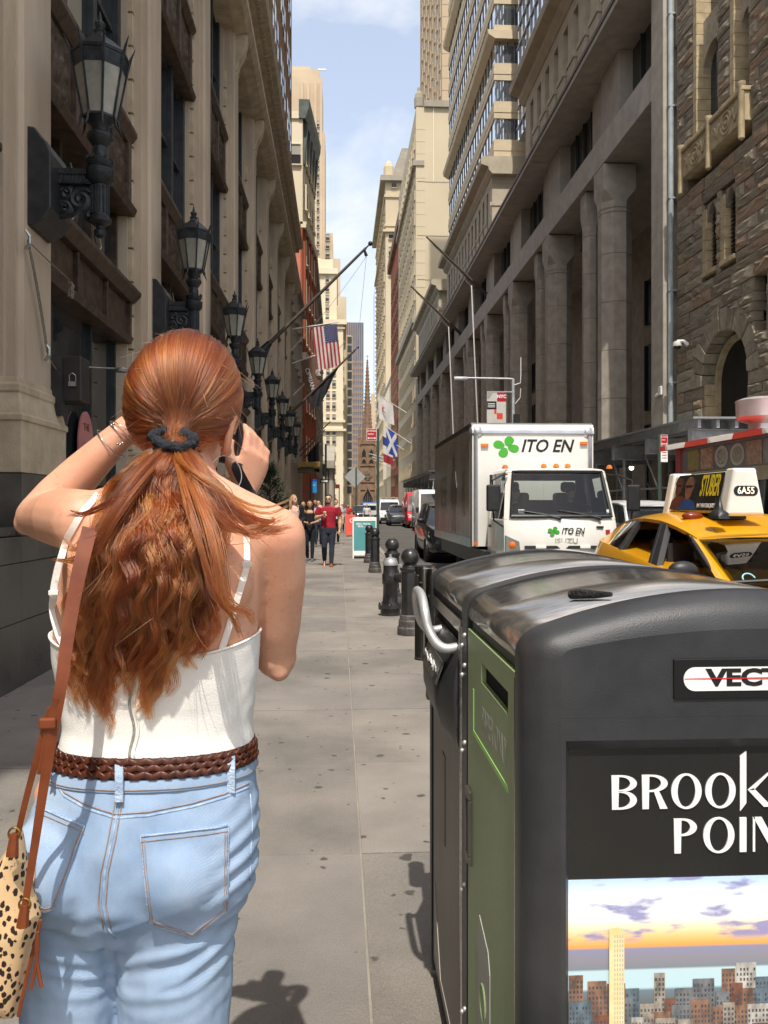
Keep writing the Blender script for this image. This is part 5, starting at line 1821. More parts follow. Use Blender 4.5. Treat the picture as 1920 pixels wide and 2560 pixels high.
# signs on the left pavement
M_GPOST=mat('green_sign_post',hexc('#2f3f35'),hexc('#3c4d42'),6,0.5,0.2)
M_RED=mat('sign_red',hexc('#b0202a'),hexc('#a81c26'),6,0.45)
M_SIGNBACK=mat('sign_back',hexc('#9fa19c'),hexc('#aeb0aa'),5,0.5,0.3)
def no_standing(xx,yy,zt_,w_,h_,label,left=True,white=False):
 t=thing('parking_sign',(xx,yy,0),label,'sign')
 pw=0.035
 MB().box(xx-pw,xx+pw,yy-0.02,yy+0.02,0.001 if xx<KX+0.2 or xx>KR-0.2 else ROADZ,zt_).build('post',M_GPOST,t,bevel=0.008)
 x0,x1=(xx-pw-w_,xx-pw+0.005)if left else(xx+pw-0.005,xx+pw+w_)
 bd=MB().box(x0,x1,yy-0.030,yy-0.0225,zt_-h_,zt_-0.0).build('plate',M_WHITEINK,t)
 hh=h_ if not white else h_*0.42
 fd=MB().box(x0+0.008,x1-0.008,yy-0.032,yy-0.0295,zt_-hh+0.008,zt_-0.008).build('red_field',M_RED,bd)
 xm=(x0+x1)/2
 text('NO STANDING','lettering',w_*0.19,M_WHITEINK,bd,(xm,yy-0.033,zt_-hh*0.2),FACE_CAM,0.0004,offset=0.001,sx=0.72)
 text('Anytime','lettering',w_*0.21,M_WHITEINK,bd,(xm-w_*0.1,yy-0.033,zt_-hh*0.45),FACE_CAM,0.0004,offset=0.001,sx=0.8)
 za=zt_-hh*0.8
 MB().box(xm-w_*0.3,xm+w_*0.3,yy-0.0335,yy-0.0318,za-0.008,za+0.008).build('arrow_bar',M_WHITEINK,bd)
 for sg in(-1,1):
  MB().prism([(xm+sg*w_*0.44,za),(xm+sg*w_*0.28,za+0.03),(xm+sg*w_*0.28,za-0.03)],'y',yy-0.0335,yy-0.0318).build('arrow_head',M_WHITEINK,bd)
 if white:
  for k_ in range(4):
   MB().box(x0+0.03,x1-0.03,yy-0.0325,yy-0.0298,zt_-h_*(0.55+0.1*k_)-0.012,zt_-h_*(0.55+0.1*k_)+0.008).build('text_line',M_RED,bd)
 return t
no_standing(0.98,21.0,P(937,1072,21.0).z,0.25,0.30,'red no-standing sign on a green post behind the bollards')
p=P(1648,1087,20.3)
no_standing(p.x,20.3,p.z,0.17,0.68,'red and white parking sign on a dark green post beside the food truck',left=False,white=True)
dy=41.0
dc=P(887,1192,dy)
t=thing('diamond_sign',(dc.x+0.06,dy,0),'back of a grey diamond-shaped road sign on a thin post','sign')
r_=P(914,1192,dy).x-dc.x
MB().prism([(dc.x-r_,dc.z),(dc.x,dc.z-r_),(dc.x+r_,dc.z),(dc.x,dc.z+r_)],'y',dy+0.03,dy+0.04).build('plate',M_SIGNBACK,t)
MB().box(dc.x+0.03,dc.x+0.1,dy-0.03,dy+0.029,0,dc.z+r_*0.85).build('post',M_GPOST,t)
M_TEAL=mat('teal_board',hexc('#3f8285'),hexc('#46898b'),2,0.5)
M_OFFW=mat('off_white_plastic',hexc('#d6d3c8'),hexc('#e2dfd5'),4,0.5)
def a_board(name,xc,yc,w_,h_,frame,face,label,lines):
 t=thing(name,(xc,yc,0),label,'sandwich board')
 for sg,nm in((-1,'front_panel'),(1,'back_panel')):
  y0,y1=yc+sg*0.30,yc+sg*0.03
  fr=MB()
  def sl(xa,xb,f0,f1,d0,d1):
   def q(x_,f_,d_):
    return(x_,y0+(y1-y0)*f_+sg*d_,0.02+(h_-0.02)*f_)
   fr.hexa([q(xa,f0,d0),q(xb,f0,d0),q(xb,f0,d1),q(xa,f0,d1),q(xa,f1,d0),q(xb,f1,d0),q(xb,f1,d1),q(xa,f1,d1)])
  sl(xc-w_/2,xc-w_/2+0.035,-0.02,1,0,0.035)
  sl(xc+w_/2-0.035,xc+w_/2,-0.02,1,0,0.035)
  sl(xc-w_/2+0.035,xc+w_/2-0.035,0.9,1,0,0.035)
  sl(xc-w_/2+0.035,xc+w_/2-0.035,0.06,0.17,0,0.035)
  pn=fr.build(nm,frame,t,bevel=0.006)
  fr=MB()
  sl(xc-w_/2+0.035,xc+w_/2-0.035,0.17,0.9,0.008,0.024)
  fc=fr.build('poster',face,pn)
  if sg<0:
   ang=math.atan2(0.27,h_)
   for(tx,sz,f_,dx_)in lines:
    yy=y0+(y1-y0)*f_-0.026
    text(tx,'lettering',sz,M_WHITEINK,pn,(xc+dx_,yy,0.02+(h_-0.02)*f_),(R(90)-ang,0,0),0.0005,offset=0.0012,sx=1.0)
 return t
ab_=a_board('sandwich_board',0.735,24.1,0.70,1.19,M_OFFW,M_TEAL,'teal and white sandwich board reading real food beside the bollards',[('REAL FOOD.',0.075,0.83,-0.03),('REAL ...',0.075,0.77,-0.08)])
for k_,(dx_,zz,w_,h_,mt)in enumerate(((0.10,0.46,0.26,0.16,M_RED),(0.16,0.42,0.2,0.26,M_WHITEINK),(0.18,0.47,0.1,0.1,mat('food_tan',hexc('#c9a871'),None)))):
 f_=zz/1.19
 yy=24.1-0.30+0.27*f_-0.028-0.003*k_
 MB().hexa([(0.735+dx_-w_/2,yy,zz-h_/2),(0.735+dx_+w_/2,yy,zz-h_/2),(0.735+dx_+w_/2,yy+0.003,zz-h_/2),(0.735+dx_-w_/2,yy+0.003,zz-h_/2)]+[(0.735+dx_+a*w_/2,yy+h_*0.227+b,zz+h_/2)for a,b in((-1,0),(1,0),(1,0.003),(-1,0.003))]).build('printed_picture',mt,ab_)
M_ORNG=mat('orange_red_board',hexc('#d8432f'),hexc('#df4d38'),2,0.5)
p=G(872,1341)
a_board('sandwich_board',p.x+0.16,p.y+0.3,0.62,1.08,M_ORNG,M_ORNG,'plain orange-red sandwich board behind the teal one',[('O',0.3,0.72,0.0)])
# evergreen in a planter on the left
M_NEEDLE=mat('needles',(0.018,0.035,0.014),(0.045,0.075,0.03),6,0.7)
M_BARK=mat('bark',(0.05,0.035,0.025),(0.09,0.065,0.045),12,0.9,bump=0.5,bscale=30)
tx,ty=P(676,1266,23.5).x,23.5
t=thing('evergreen_shrub',(tx,ty,0),'dark green bushy evergreen in a square planter against the limestone building','shrub')
pot=MB().loft([[(tx+a*w_,ty+b*w_,z)for a,b in((1,1),(-1,1),(-1,-1),(1,-1))]for w_,z in((0.3,0.0),(0.34,0.55),(0.37,0.56),(0.37,0.62))])
pot.build('planter',M_GRAN,t,bevel=0.01)
tr=MB()
tr.tube([(tx,ty,0.5),(tx+0.02,ty,1.2),(tx-0.02,ty,1.8),(tx,ty,2.45)],[0.05,0.04,0.025,0.008],7)
rt=random.Random(5)
lf=MB()
def spray(p,d,ln,w_):
 a=d.orthogonal().normalized()
 a=(Matrix.Rotation(rt.uniform(0,6.28),3,d)@a)
 e=p+d*ln
 m_=p.lerp(e,0.45)
 lf.quad(p,m_+a*w_,e,m_-a*w_)
for k_ in range(95):
 f_=rt.random()**0.8
 z_=0.65+1.8*f_
 an=rt.uniform(0,6.283)
 rr=(0.62*(1-f_)**0.7+0.06)*rt.uniform(0.75,1.15)
 st_=Vector((tx,ty,z_))
 en=st_+Vector((rr*math.cos(an),rr*math.sin(an),rt.uniform(0.1,0.35)))
 tr.tube([st_,st_.lerp(en,0.6)+Vector((0,0,0.03)),en],[0.012,0.008,0.003],4)
 for q in range(34):
  g_=rt.uniform(0.25,1.0)
  pp=st_.lerp(en,g_)+Vector((rt.gauss(0,0.035),rt.gauss(0,0.035),rt.gauss(0,0.035)))
  dd=(Vector((math.cos(an),math.sin(an),0.6))+Vector((rt.gauss(0,0.7),rt.gauss(0,0.7),rt.gauss(0,0.7)))).normalized()
  spray(pp,dd,rt.uniform(0.06,0.13),rt.uniform(0.010,0.02))
tr.build('trunk',M_BARK,t)
lf.build('crown',M_NEEDLE,t,fix=False)
# flags and flagpoles
M_POLE=mat('dark_flagpole',hexc('#3f3630'),hexc('#544a42'),6,0.5,0.3)
M_POLEW=mat('white_flagpole',hexc('#c9c7c0'),hexc('#dad8d2'),6,0.45)
M_WIRE=mat('thin_line',hexc('#8f8d88'),None,rough=0.6)
def flagpole(name,a,b,r0,r1,m_,label,ball=0.06,lines=True,bracket=True,grp=None):
 a,b=Vector(a),Vector(b)
 t=thing(name,a,label,'flagpole',grp)
 MB().tube([a,a.lerp(b,0.5),b],[r0,(r0+r1)/2,r1],12).build('pole',m_,t,smooth=40)
 d=(b-a).normalized()
 if ball:
  s=MB()
  s.cyl(b,b+d*ball*2.2,r1*0.6,n=6)
  s.ball(b+d*ball*2.6,ball,14)
  s.build('finial',M_BLACK if m_ is M_POLE else mat('gilt',hexc('#a58445'),None,rough=0.3,metal=0.8),t,smooth=True)
 if bracket:
  s=MB()
  s.tube([a-d*0.05,a+d*0.45],[r0*1.9,r0*1.5],12)
  s.tube([a+Vector((0,0,-0.75)),a+Vector((0,0,-0.3))+Vector((d.x,d.y,0))*0.12,a+d*0.4],[r0*1.1,r0*1.1,r0],8)
  s.build('socket',M_IRON if m_ is M_POLE else m_,t,smooth=40)
 return t,d
a=W(652,880,-2.72)
a.y=PIL[6]-0.9 if False else a.y
b=P(930,605,a.y)
b=b-(b-a).normalized()*0.3
t,d=flagpole('flagpole',a,b,0.075,0.045,M_POLE,'long bare dark flagpole with black ball slanting out over the pavement',0.085)
tip=a.lerp(b,0.985)
MB().tube([tip+Vector((0,0,-0.02)),tip+Vector((0.07,0,-0.22))],[0.04,0.06],8).build('pulley',M_IRON,t)
for q,m_ in enumerate((0.32,None)):
 if q==0:
  e=a.lerp(b,0.0)+Vector((0.25,0,-0.7))
 else:
  e=Vector((tip.x-1.0+0.5,tip.y+0.0,4.6))
 s_=tip+Vector((0.07,0,-0.24))
 MB().tube([s_.lerp(e,k_/8)+Vector((0,0,-0.25*4*(k_/8)*(1-k_/8)*(1 if q==0 else 0.1)))for k_ in range(9)],0.007,4).build('halyard',M_WIRE,t)
def cloth(name,top,drop,m_,par,waves=3,amp=0.06,nx=24,nz=18,shape=None,slots=None):
 """top: points of the upper edge; drop: vector function f(s, t) added"""
 s=MB()
 vs_,fs_=[],[]
 for i in range(nx+1):
  for j in range(nz+1):
   vs_.append(shape(i/nx,j/nz))
 for i in range(nx):
  for j in range(nz):
   k_=i*(nz+1)+j
   fs_.append((k_,k_+1,k_+nz+2,k_+nz+1))
 s.add(vs_,fs_)
 if slots:
  s.mi=[slots((i+0.5)/nx,(j+0.5)/nz)for i in range(nx)for j in range(nz)]
 return s.build(name,m_,par,smooth=True,fix=False)
M_CLB=mat('black_cloth',(0.012,0.012,0.014),(0.02,0.02,0.022),4,0.8)
M_CLW=mat('white_cloth',hexc('#dedad3'),hexc('#e8e5df'),3,0.8)
M_CLR=mat('red_cloth',hexc('#b23a3f'),hexc('#bd4549'),3,0.8)
M_CLU=mat('blue_cloth',hexc('#40416f'),hexc('#4a4b7a'),3,0.8)
M_CLBR=mat('brown_cloth',hexc('#5d4437'),hexc('#684e40'),3,0.8)
M_CLN=mat('royal_blue_cloth',hexc('#2f4fb0'),hexc('#3a5abd'),3,0.8)
for m_ in(M_CLW,M_CLR,M_CLU,M_CLN):
 tn=m_.node_tree
 tr_=tn.nodes.new('ShaderNodeBsdfTranslucent')
 src_=bsdf(m_).inputs['Base Color'].links[0].from_socket
 tn.links.new(src_,tr_.inputs['Color'])
 mxs=tn.nodes.new('ShaderNodeMixShader')
 mxs.inputs['Fac'].default_value=0.35
 out_=[n_ for n_ in tn.nodes if n_.type=='OUTPUT_MATERIAL'][0]
 tn.links.new(bsdf(m_).outputs['BSDF'],mxs.inputs[1])
 tn.links.new(tr_.outputs['BSDF'],mxs.inputs[2])
 tn.links.new(mxs.outputs['Shader'],out_.inputs['Surface'])
a=W(716,1044,-2.72)
b=P(888,875,a.y)
t,d=flagpole('flagpole',a,b,0.075,0.045,M_POLE,'dark flagpole with gilt ball carrying the nearer black flag',0.07)
f=thing('black_flag',a.lerp(b,0.6),'limp black flag furled along the dark pole under the US flag','flag')
def shp(s_,t_):
 base=a.lerp(b,0.36+0.40*s_)
 hang=1.15*(0.35+0.65*math.sin(math.pi*min(1,s_*0.75+0.18)))
 return base+Vector((-0.22*t_*s_,0.10*math.sin(s_*17+t_*2)*t_+0.02,-hang*t_*(1-0.25*s_)-0.05))
cloth('cloth',None,None,M_CLB,f,shape=shp)
for k_,(u0,v0,u1,v1,lab)in enumerate(((748,1128,826,1054,'dark bare flagpole above the gold canopy, upper of a close pair'),(750,1141,812,1074,'dark bare flagpole above the gold canopy, lower of a close pair'),(760,1146,806,1094,'dark flagpole holding the farther black flag'))):
 a=W(u0,v0,-2.72)
 b=P(u1,v1,a.y)
 t,d=flagpole('flagpole',a,b,0.06,0.04,M_POLE,lab,0.0,bracket=False)
f=thing('black_flag',a.lerp(b,0.5),'farther black flag hanging limp above the gold canopy','flag')
a2,b2=a.copy(),b.copy()
def shp(s_,t_):
 base=a2 .lerp(b2,0.2+0.6*s_)
 return base+Vector((0.05*t_,0.10*math.sin(s_*15+t_),-(1.1+1.25*s_)*t_-0.04))
cloth('cloth',None,None,M_CLB,f,shape=shp)
a=W(731,823,-2.85)
b=P(847,805,a.y)
t,d=flagpole('flagpole',a,b,0.045,0.03,M_POLEW,'nearly level white pole carrying the US flag',0.0,bracket=False)
fa,fb=P(780,817,a.y),P(842,807,a.y)
f=thing('us_flag',(fa+fb)/2,'US flag hanging stripes-down from a white pole','flag')
FH=P(800,812,a.y).z-P(800,915,a.y).z
def shp(s_,t_):
 p_=fa.lerp(fb,s_)
 return p_+Vector((0.30*t_*(1-0.15*s_),-0.10*math.sin(s_*9+t_*5)*(0.3+t_),-FH*t_*(1.0+0.07*(1-s_))-0.06))
def slots(s_,t_):
 if s_>6/13 and t_<0.42:
  return 2
 return 0 if int((1-s_)*13)%2==0 else 1
cl_=cloth('cloth',None,None,[M_CLR,M_CLW,M_CLU],f,nx=39,nz=19,shape=shp,slots=slots)
s=MB()
for i in range(7):
 for j in range(7):
  s_=6/13+(7/13)*(i+0.5)/7
  t_=0.42*(j+0.3+0.4*(i%2))/7.2
  c=shp(s_,t_)+Vector((0,-0.012,0))
  s.add([c+Vector((0.035*math.sin(2*math.pi*q/10)*(1 if q%2==0 else 0.45),-0.004,0.035*math.cos(2*math.pi*q/10)*(1 if q%2==0 else 0.45)))for q in range(10)],[tuple(range(10))])
s.build('stars',M_CLW,cl_)['kind']='stuff'
a=W(731,908,-2.85)
b=P(789,888,a.y)
t,d=flagpole('flagpole',a,b,0.045,0.03,M_POLEW,'white pole carrying the brown lettered banner',0.0,bracket=False)
fa2,fb2=P(752,902,a.y),P(790,889,a.y)
f=thing('brown_banner',(fa2+fb2)/2,'brown banner with white lettering below the US flag','banner')
BH=P(760,895,a.y).z-P(760,1000,a.y).z
def shp(s_,t_):
 p_=fa2 .lerp(fb2,s_)
 return p_+Vector((0.42*t_,-0.05*math.sin(s_*8+t_*4)*t_,-BH*t_-0.04))
cl_=cloth('cloth',None,None,M_CLBR,f,shape=shp)
c=shp(0.52,0.5)
text('CIPRIANI','lettering',0.36,M_CLW,f,(c.x-0.12,c.y-0.12,c.z),(R(90),R(73),0),0.001,offset=0.008)
s=MB()
c=shp(0.85,0.42)+Vector((0.1,-0.10,0.1))
for q in range(3):
 s.tube([c+Vector((0.16*math.cos(k_*0.5+q*2)*(0.5+0.5*math.sin(k_*0.31)),0,0.2*math.sin(k_*0.5+q)*0.9))for k_ in range(14)],0.015,4)
s.build('emblem',M_CLW,cl_)['kind']='stuff'
a=W(734,988,-2.85)
b=P(857,860,a.y)
flagpole('flagpole',a,b,0.05,0.035,M_POLEW,'white pole with gilt ball slanting up in front of the US flag',0.06,bracket=False)
for k_,(u0,v0,u1,v1,lab)in enumerate(((1216,736,1066,592,'bare dark flagpole slanting out from the arcade eave, the nearer and higher one'),(1153,836,1027,715,'bare dark flagpole slanting out from the arcade eave, the farther and lower one'))):
 a=W(u0,v0,10.9)
 b=P(u1,v1,a.y)
 t,d=flagpole('flagpole',a,b,0.14,0.06,M_POLE,lab,0.0,bracket=False)
 m_=a.lerp(b,0.25)
 e=Vector((m_.x+0.5,m_.y-1.0,3.0))
 MB().tube([a.lerp(b,0.9)+Vector((0,0,-0.1)),a.lerp(b,0.25)+Vector((0,0,-0.5))],0.02,4).build('halyard',M_WIRE,t)
 MB().tube([a.lerp(b,0.25)+Vector((0,0,-0.4)),e],0.05,6).build('guy_rod',M_POLEW,t)
def right_flag(u0,v0,u1,v1,x,label,flabel,mats,slots,hang,fname,s0=0.05,s1=0.62,lean=0.0):
 a=W(u0,v0,x)
 b=P(u1,v1,a.y)
 t,d=flagpole('flagpole',a,b,0.07,0.05,M_POLEW,label,0.0,bracket=False)
 f=thing(fname,a.lerp(b,0.6),flabel,'flag')
 def shp(s_,t_):
  p_=b.lerp(a,s0+(s1-s0)*s_)
  zb=(b.lerp(a,s0+(s1-s0)*0.5)).z
  return Vector((p_.x+lean*t_,p_.y+0.18*math.sin(s_*8+t_*3)*t_,p_.z-0.08-hang*t_*(1-0.12*s_)))
 cloth('cloth',None,None,mats,f,nx=24,nz=24,shape=shp,slots=slots)
 return f,shp
f,sh_=right_flag(1021,1035,944,986,10.9,'white pole carrying the white flag with the red fish','white flag with a curved red fish shape, on the right side',[M_CLW],None,3.7,'fish_flag',0.01,0.5,0.2)
fc=[sh_(0.5+0.26*math.cos(a_)*(1.0 if a_<9 else 1),0.45+0.2*math.sin(a_))for a_ in[math.radians(95+15*k_)for k_ in range(11)]]
MB().tube([p_+Vector((0,-0.3,0))for p_ in fc],[0.03,0.09,0.14,0.18,0.2,0.2,0.18,0.15,0.12,0.09,0.12],8,flat=0.25).build('fish',mat('flag_orange',hexc('#d5563f'),None,rough=0.8),f)
def salt(s_,t_):
 return 1 if abs(s_-t_)<0.14 or abs(s_-(1-t_))<0.14 else 0
right_flag(1028,1109,965,1067,10.9,'white pole carrying the blue flag with a white diagonal cross','blue flag with a white diagonal cross, on the right side',[M_CLN,M_CLW],salt,3.9,'saltire_flag',0.0,0.42,0.1)
right_flag(1016,1129,956,1088,11.2,'white pole carrying the blue, white and red flag','blue, white and red flag half hidden behind the blue one',[M_CLU,M_CLW,mat('dark_red_cloth',hexc('#8f2a33'),None,rough=0.8)],lambda s_,t_:min(2,int(t_*3)),4.4,'tricolour_flag',0.0,0.4,0.2)
for k_,(u0,v0,u1,v1)in enumerate(((995,1153,922,1134),(990,1165,930,1142),(985,1172,935,1150))):
 a=W(u0,v0,12.6)
 b=P(u1,v1,a.y)
 flagpole('flagpole',a,b,0.08,0.06,M_POLEW,('topmost of three bare white poles in front of the church','middle of three bare white poles in front of the church','lowest of three bare white poles in front of the church')[k_],0.0,bracket=False)
# far left street furniture
M_GOLD=mat('gold_canopy',hexc('#8a7236'),hexc('#9a8242'),3,0.45,0.3)
p0,p1=P(752,1180,62),P(801,1155,62)
t=thing('gold_canopy',((p0 .x+p1 .x)/2,62,p0 .z),'gold entrance canopy jutting over the left pavement','canopy')
zm=P(752,1168,62).z
MB().box(-3.09,p1 .x,61.8,64.5,zm,p1 .z).build('fascia',M_GOLD,t,bevel=0.02)
MB().box(-3.09,p1 .x-0.5,62.0,64.3,p0 .z,zm).build('soffit_lamp',mat('canopy_under',hexc('#5e5a3a'),None,rough=0.6),t)
M_CYAN=mat('light_blue_cloth',hexc('#78b4d6'),hexc('#86c0e0'),2,0.8)
t=thing('blue_hoarding',(P(786,1200,160).x,160,0),'large light blue draped hoarding on the far corner','hoarding')
pts_=[P(u,v,160)for u,v in((765,1192),(805,1170),(803,1218),(765,1212))]
MB().hexa([(p_.x,160,p_.z)for p_ in(pts_[3],pts_[2],pts_[1],pts_[0])]+[(p_.x,160.6,p_.z)for p_ in(pts_[3],pts_[2],pts_[1],pts_[0])]).build('sheet',M_CYAN,t)
for u in(767,801):
 q=P(u,1210,160)
 MB().box(q.x-0.1,q.x+0.1,160.15,160.4,0,q.z).build('support',M_GPOST,t)
q=P(776,1266,75)
t=thing('banner_pole',(q.x,75,0),'thin street pole with a bright blue vertical banner on the left','lamp post')
MB().cyl((q.x,75,0),(q.x,75,P(776,1195,75).z),0.06,n=8).build('post',M_GPOST,t)
q2,q3=P(777,1232,75),P(790,1199,75)
bn=MB().box(q2 .x+0.07,q3 .x+0.07,74.97,75.0,q2 .z,q3 .z).build('banner',mat('bright_blue_banner',hexc('#1f7fc4'),hexc('#2a8ace'),2,0.7),t)
MB().box(q2 .x+0.07,q3 .x+0.07,74.965,74.968,q3 .z-0.16,q3 .z-0.03).build('banner_head',M_CLN,bn)
text('LEX','lettering',0.2,M_WHITEINK,bn,((q2 .x+q3 .x)/2+0.07,74.96,(q2 .z+q3 .z)/2+0.1),FACE_CAM,0.001,sx=0.8)
q=P(814.5,1266,88)
t=thing('traffic_signal',(q.x,88,0),'black traffic signal pole with a one-way arrow sign on the left corner','traffic light')
zt_=P(814,1110,88).z
MB().cyl((q.x,88,0),(q.x,88,zt_),0.11,n=10).build('pole',M_BLACK,t)
MB().box(q.x-0.35,q.x-0.08,87.8,88.1,P(814,1190,88).z,P(814,1160,88).z).build('signal_head',M_BLACK,t,bevel=0.03)
MB().tube([(q.x,88,zt_),(q.x-0.4,88,zt_+0.02),(q.x-0.95,88,zt_-0.12)],0.04,6).build('lamp_arm',M_POLEW,t)
o_=MB().box(P(800,1200,88).x,P(822,1200,88).x,87.82,87.86,P(810,1208,88).z,P(810,1198,88).z).build('one_way_sign',M_BLACK,t)
zz=P(810,1203,88).z
MB().prism([(q.x-0.5,zz-0.08),(q.x+0.05,zz-0.08),(q.x+0.05,zz-0.15),(q.x+0.27,zz),(q.x+0.05,zz+0.15),(q.x+0.05,zz+0.08),(q.x-0.5,zz+0.08)],'y',87.80,87.819).build('arrow',M_WHITEINK,o_)
q=P(848,1266,60)
t=thing('parking_sign',(q.x,60,0),'small dark red parking sign on a thin pole behind the man in red','sign')
MB().box(q.x-0.035,q.x+0.035,60,60.05,0,P(848,1211,60).z).build('post',M_GPOST,t)
MB().box(P(838,1211,60).x,q.x+0.03,59.96,59.99,P(838,1221,60).z,P(838,1211,60).z).build('plate',mat('sign_dark_red',hexc('#6e2226'),None),t)
# right pavement: street lamp with banner, sheds
M_GALV=mat('galvanised_steel',hexc('#a2a5a8'),hexc('#bcbfc1'),6,0.5,0.15)
ly_=8.35/ratio(1283)
q=P(1283,1266,ly_)
t=thing('street_lamp',(q.x,ly_,0),'steel street lamp with long arm and red-white banner rising behind the truck','street lamp')
za=P(1283,947,ly_).z
MB().tube([(q.x,ly_,0),(q.x,ly_,za)],[0.1,0.07],12).build('pole',M_GALV,t,smooth=40)
hp_=P(1152,950,ly_)
MB().tube([(q.x,ly_,za-0.02),(q.x-0.3,ly_,za),(hp_.x+0.3,ly_,za+0.02)],0.05,8).build('arm',M_GALV,t,smooth=40)
MB().loft([[(hp_.x+0.32*a,ly_+b_*w_,za+z_)for a,b_ in((1,0.4),(0.6,1),(-0.6,1),(-1,0.4),(-1,-0.4),(-0.6,-1),(0.6,-1),(1,-0.4))]for w_,z_ in((0.10,-0.09),(0.13,-0.05),(0.12,0.03),(0.05,0.08))]).build('lamp_head',M_GALV,t,smooth=40)
MB().tube([(q.x+0.05,ly_,za-0.3),(q.x+0.35,ly_,za-0.2),(q.x+0.37,ly_,za+0.2),(q.x+0.37,ly_,P(1290,893,ly_).z)],0.025,6).build('antenna',M_WHITE,t)
MB().tube([(q.x+0.36,ly_,za-0.45),(q.x+0.34,ly_,za-0.9),(q.x+0.1,ly_,za-1.2)],0.02,6).build('cable',M_WHITE,t)
MB().box(q.x-0.02,q.x+0.3,ly_-0.15,ly_+0.15,P(1290,1058,ly_).z,P(1290,1036,ly_).z).build('control_box',M_BLACK,t)
b0_,b1_=P(1217,1062,ly_),P(1265,981,ly_)
bn=MB().box(b0_.x,b1_.x,ly_-0.02,ly_+0.0,b0_.z,b1_.z).build('banner',M_CLW,t)
MB().box(b0_.x,q.x,ly_-0.03,ly_+0.03,b1_.z,b1_.z+0.05).build('banner_rod',M_GALV,t)
w_,h_=b1_.x-b0_.x,b1_.z-b0_.z
MB().box(b1_.x-w_*0.47,b1_.x,ly_-0.028,ly_-0.021,b1_.z-h_*0.28,b1_.z-0.01).build('red_field',M_RED,bn)
text('NYC','lettering',0.22,M_WHITEINK,bn,(b1_.x-w_*0.23,ly_-0.03,b1_.z-h_*0.13),FACE_CAM,0.001,offset=0.01)
MB().box(b0_.x,b0_.x+w_*0.5,ly_-0.028,ly_-0.021,b1_.z-h_*0.52,b1_.z-h_*0.28).build('black_field',M_BINK,bn)
for k_ in range(3):
 MB().box(b0_.x+0.04,b0_.x+w_*0.42,ly_-0.032,ly_-0.0282,b1_.z-h_*(0.36+0.05*k_),b1_.z-h_*(0.34+0.05*k_)).build('text_line',M_WHITEINK,bn)
MB().box(b0_.x+w_*0.52,b0_.x+w_*0.82,ly_-0.028,ly_-0.021,b1_.z-h_*0.82,b1_.z-h_*0.64).build('red_block',mat('orange_red_ink',hexc('#d8442f'),None),bn)
MB().prism([(b0_.x+w_*0.38,b1_.z-h_*0.5),(b0_.x+w_*0.5,b1_.z-h_*0.5),(b0_.x+w_*0.5,b1_.z-h_*0.66),(b0_.x+w_*0.38,b1_.z-h_*0.66)],'y',ly_-0.028,ly_-0.021).build('red_block',mat('orange_red_ink',hexc('#d8442f'),None),bn)
MB().prism([(b0_.x,b1_.z),(b0_.x+w_*0.35,b1_.z),(b0_.x+w_*0.1,b1_.z-h_*0.2),(b0_.x,b1_.z-h_*0.2)],'y',ly_-0.028,ly_-0.021).build('grey_block',M_SIGNBACK,bn)
def shed(name,label,x0,x1,ys,zt_,h_):
 t=thing(name,((x0+x1)/2,(ys[0]+ys[-1])/2,0),label,'scaffold')
 po=bm2=None
 for y in ys:
  for x in(x0,x1):
   MB().cyl((x,y,0),(x,y,zt_-h_),0.055,n=10).build('post',M_GALV,t,smooth=40)
   MB().box(x-0.14,x+0.14,y-0.14,y+0.14,0,0.03).build('base_plate',M_GALV,t)
  s=MB().box(x0-0.35,x1+0.35,y-0.1,y+0.1,zt_-h_,zt_-h_+0.03)
  s.box(x0-0.35,x1+0.35,y-0.1,y+0.1,zt_-0.03,zt_)
  s.box(x0-0.35,x1+0.35,y-0.02,y+0.02,zt_-h_+0.03,zt_-0.03)
  s.build('cross_beam',M_GALV,t)
  MB().box(x0-0.36,x0-0.345,y-0.13,y+0.13,zt_-h_-0.01,zt_+0.01).build('beam_end',mat('beam_end',hexc('#b5b8ba'),None,rough=0.5),t)
 for i in range(len(ys)-1):
  for zz in(1.1,2.0):
   MB().cyl((x0+0.06,ys[i],zz),(x0+0.06,ys[i+1],zz),0.03,n=8).build('rail',M_GALV,t)
  MB().cyl((x0-0.06,ys[i],zt_-h_-0.9),(x0-0.06,ys[i]+0.9,zt_-h_),0.025,n=8).build('knee_brace',M_GALV,t)
  MB().cyl((x1,ys[i],0.6),(x1,ys[i+1],2.4),0.025,n=8).build('diagonal_brace',M_GALV,t)
 n_=int((x1-x0+0.7)/0.45)
 for k_ in range(n_):
  xx=x0-0.35+0.45*k_
  MB().box(xx,xx+0.08,ys[0]-0.4,ys[-1]+0.4,zt_+0.002,zt_+0.2).build('joist',M_GALV,t)
 MB().box(x0-0.5,x1+0.45,ys[0]-0.5,ys[-1]+0.5,zt_+0.202,zt_+0.25).build('deck',mat('shed_deck',hexc('#7d8081'),hexc('#8e9191'),3,0.7),t)
 return t
sh1=shed('sidewalk_shed','galvanised sidewalk shed on posts beside the truck and food truck',8.75,10.45,[19.4,22.2,25.0,27.8,30.6,33.4],3.35,0.42)
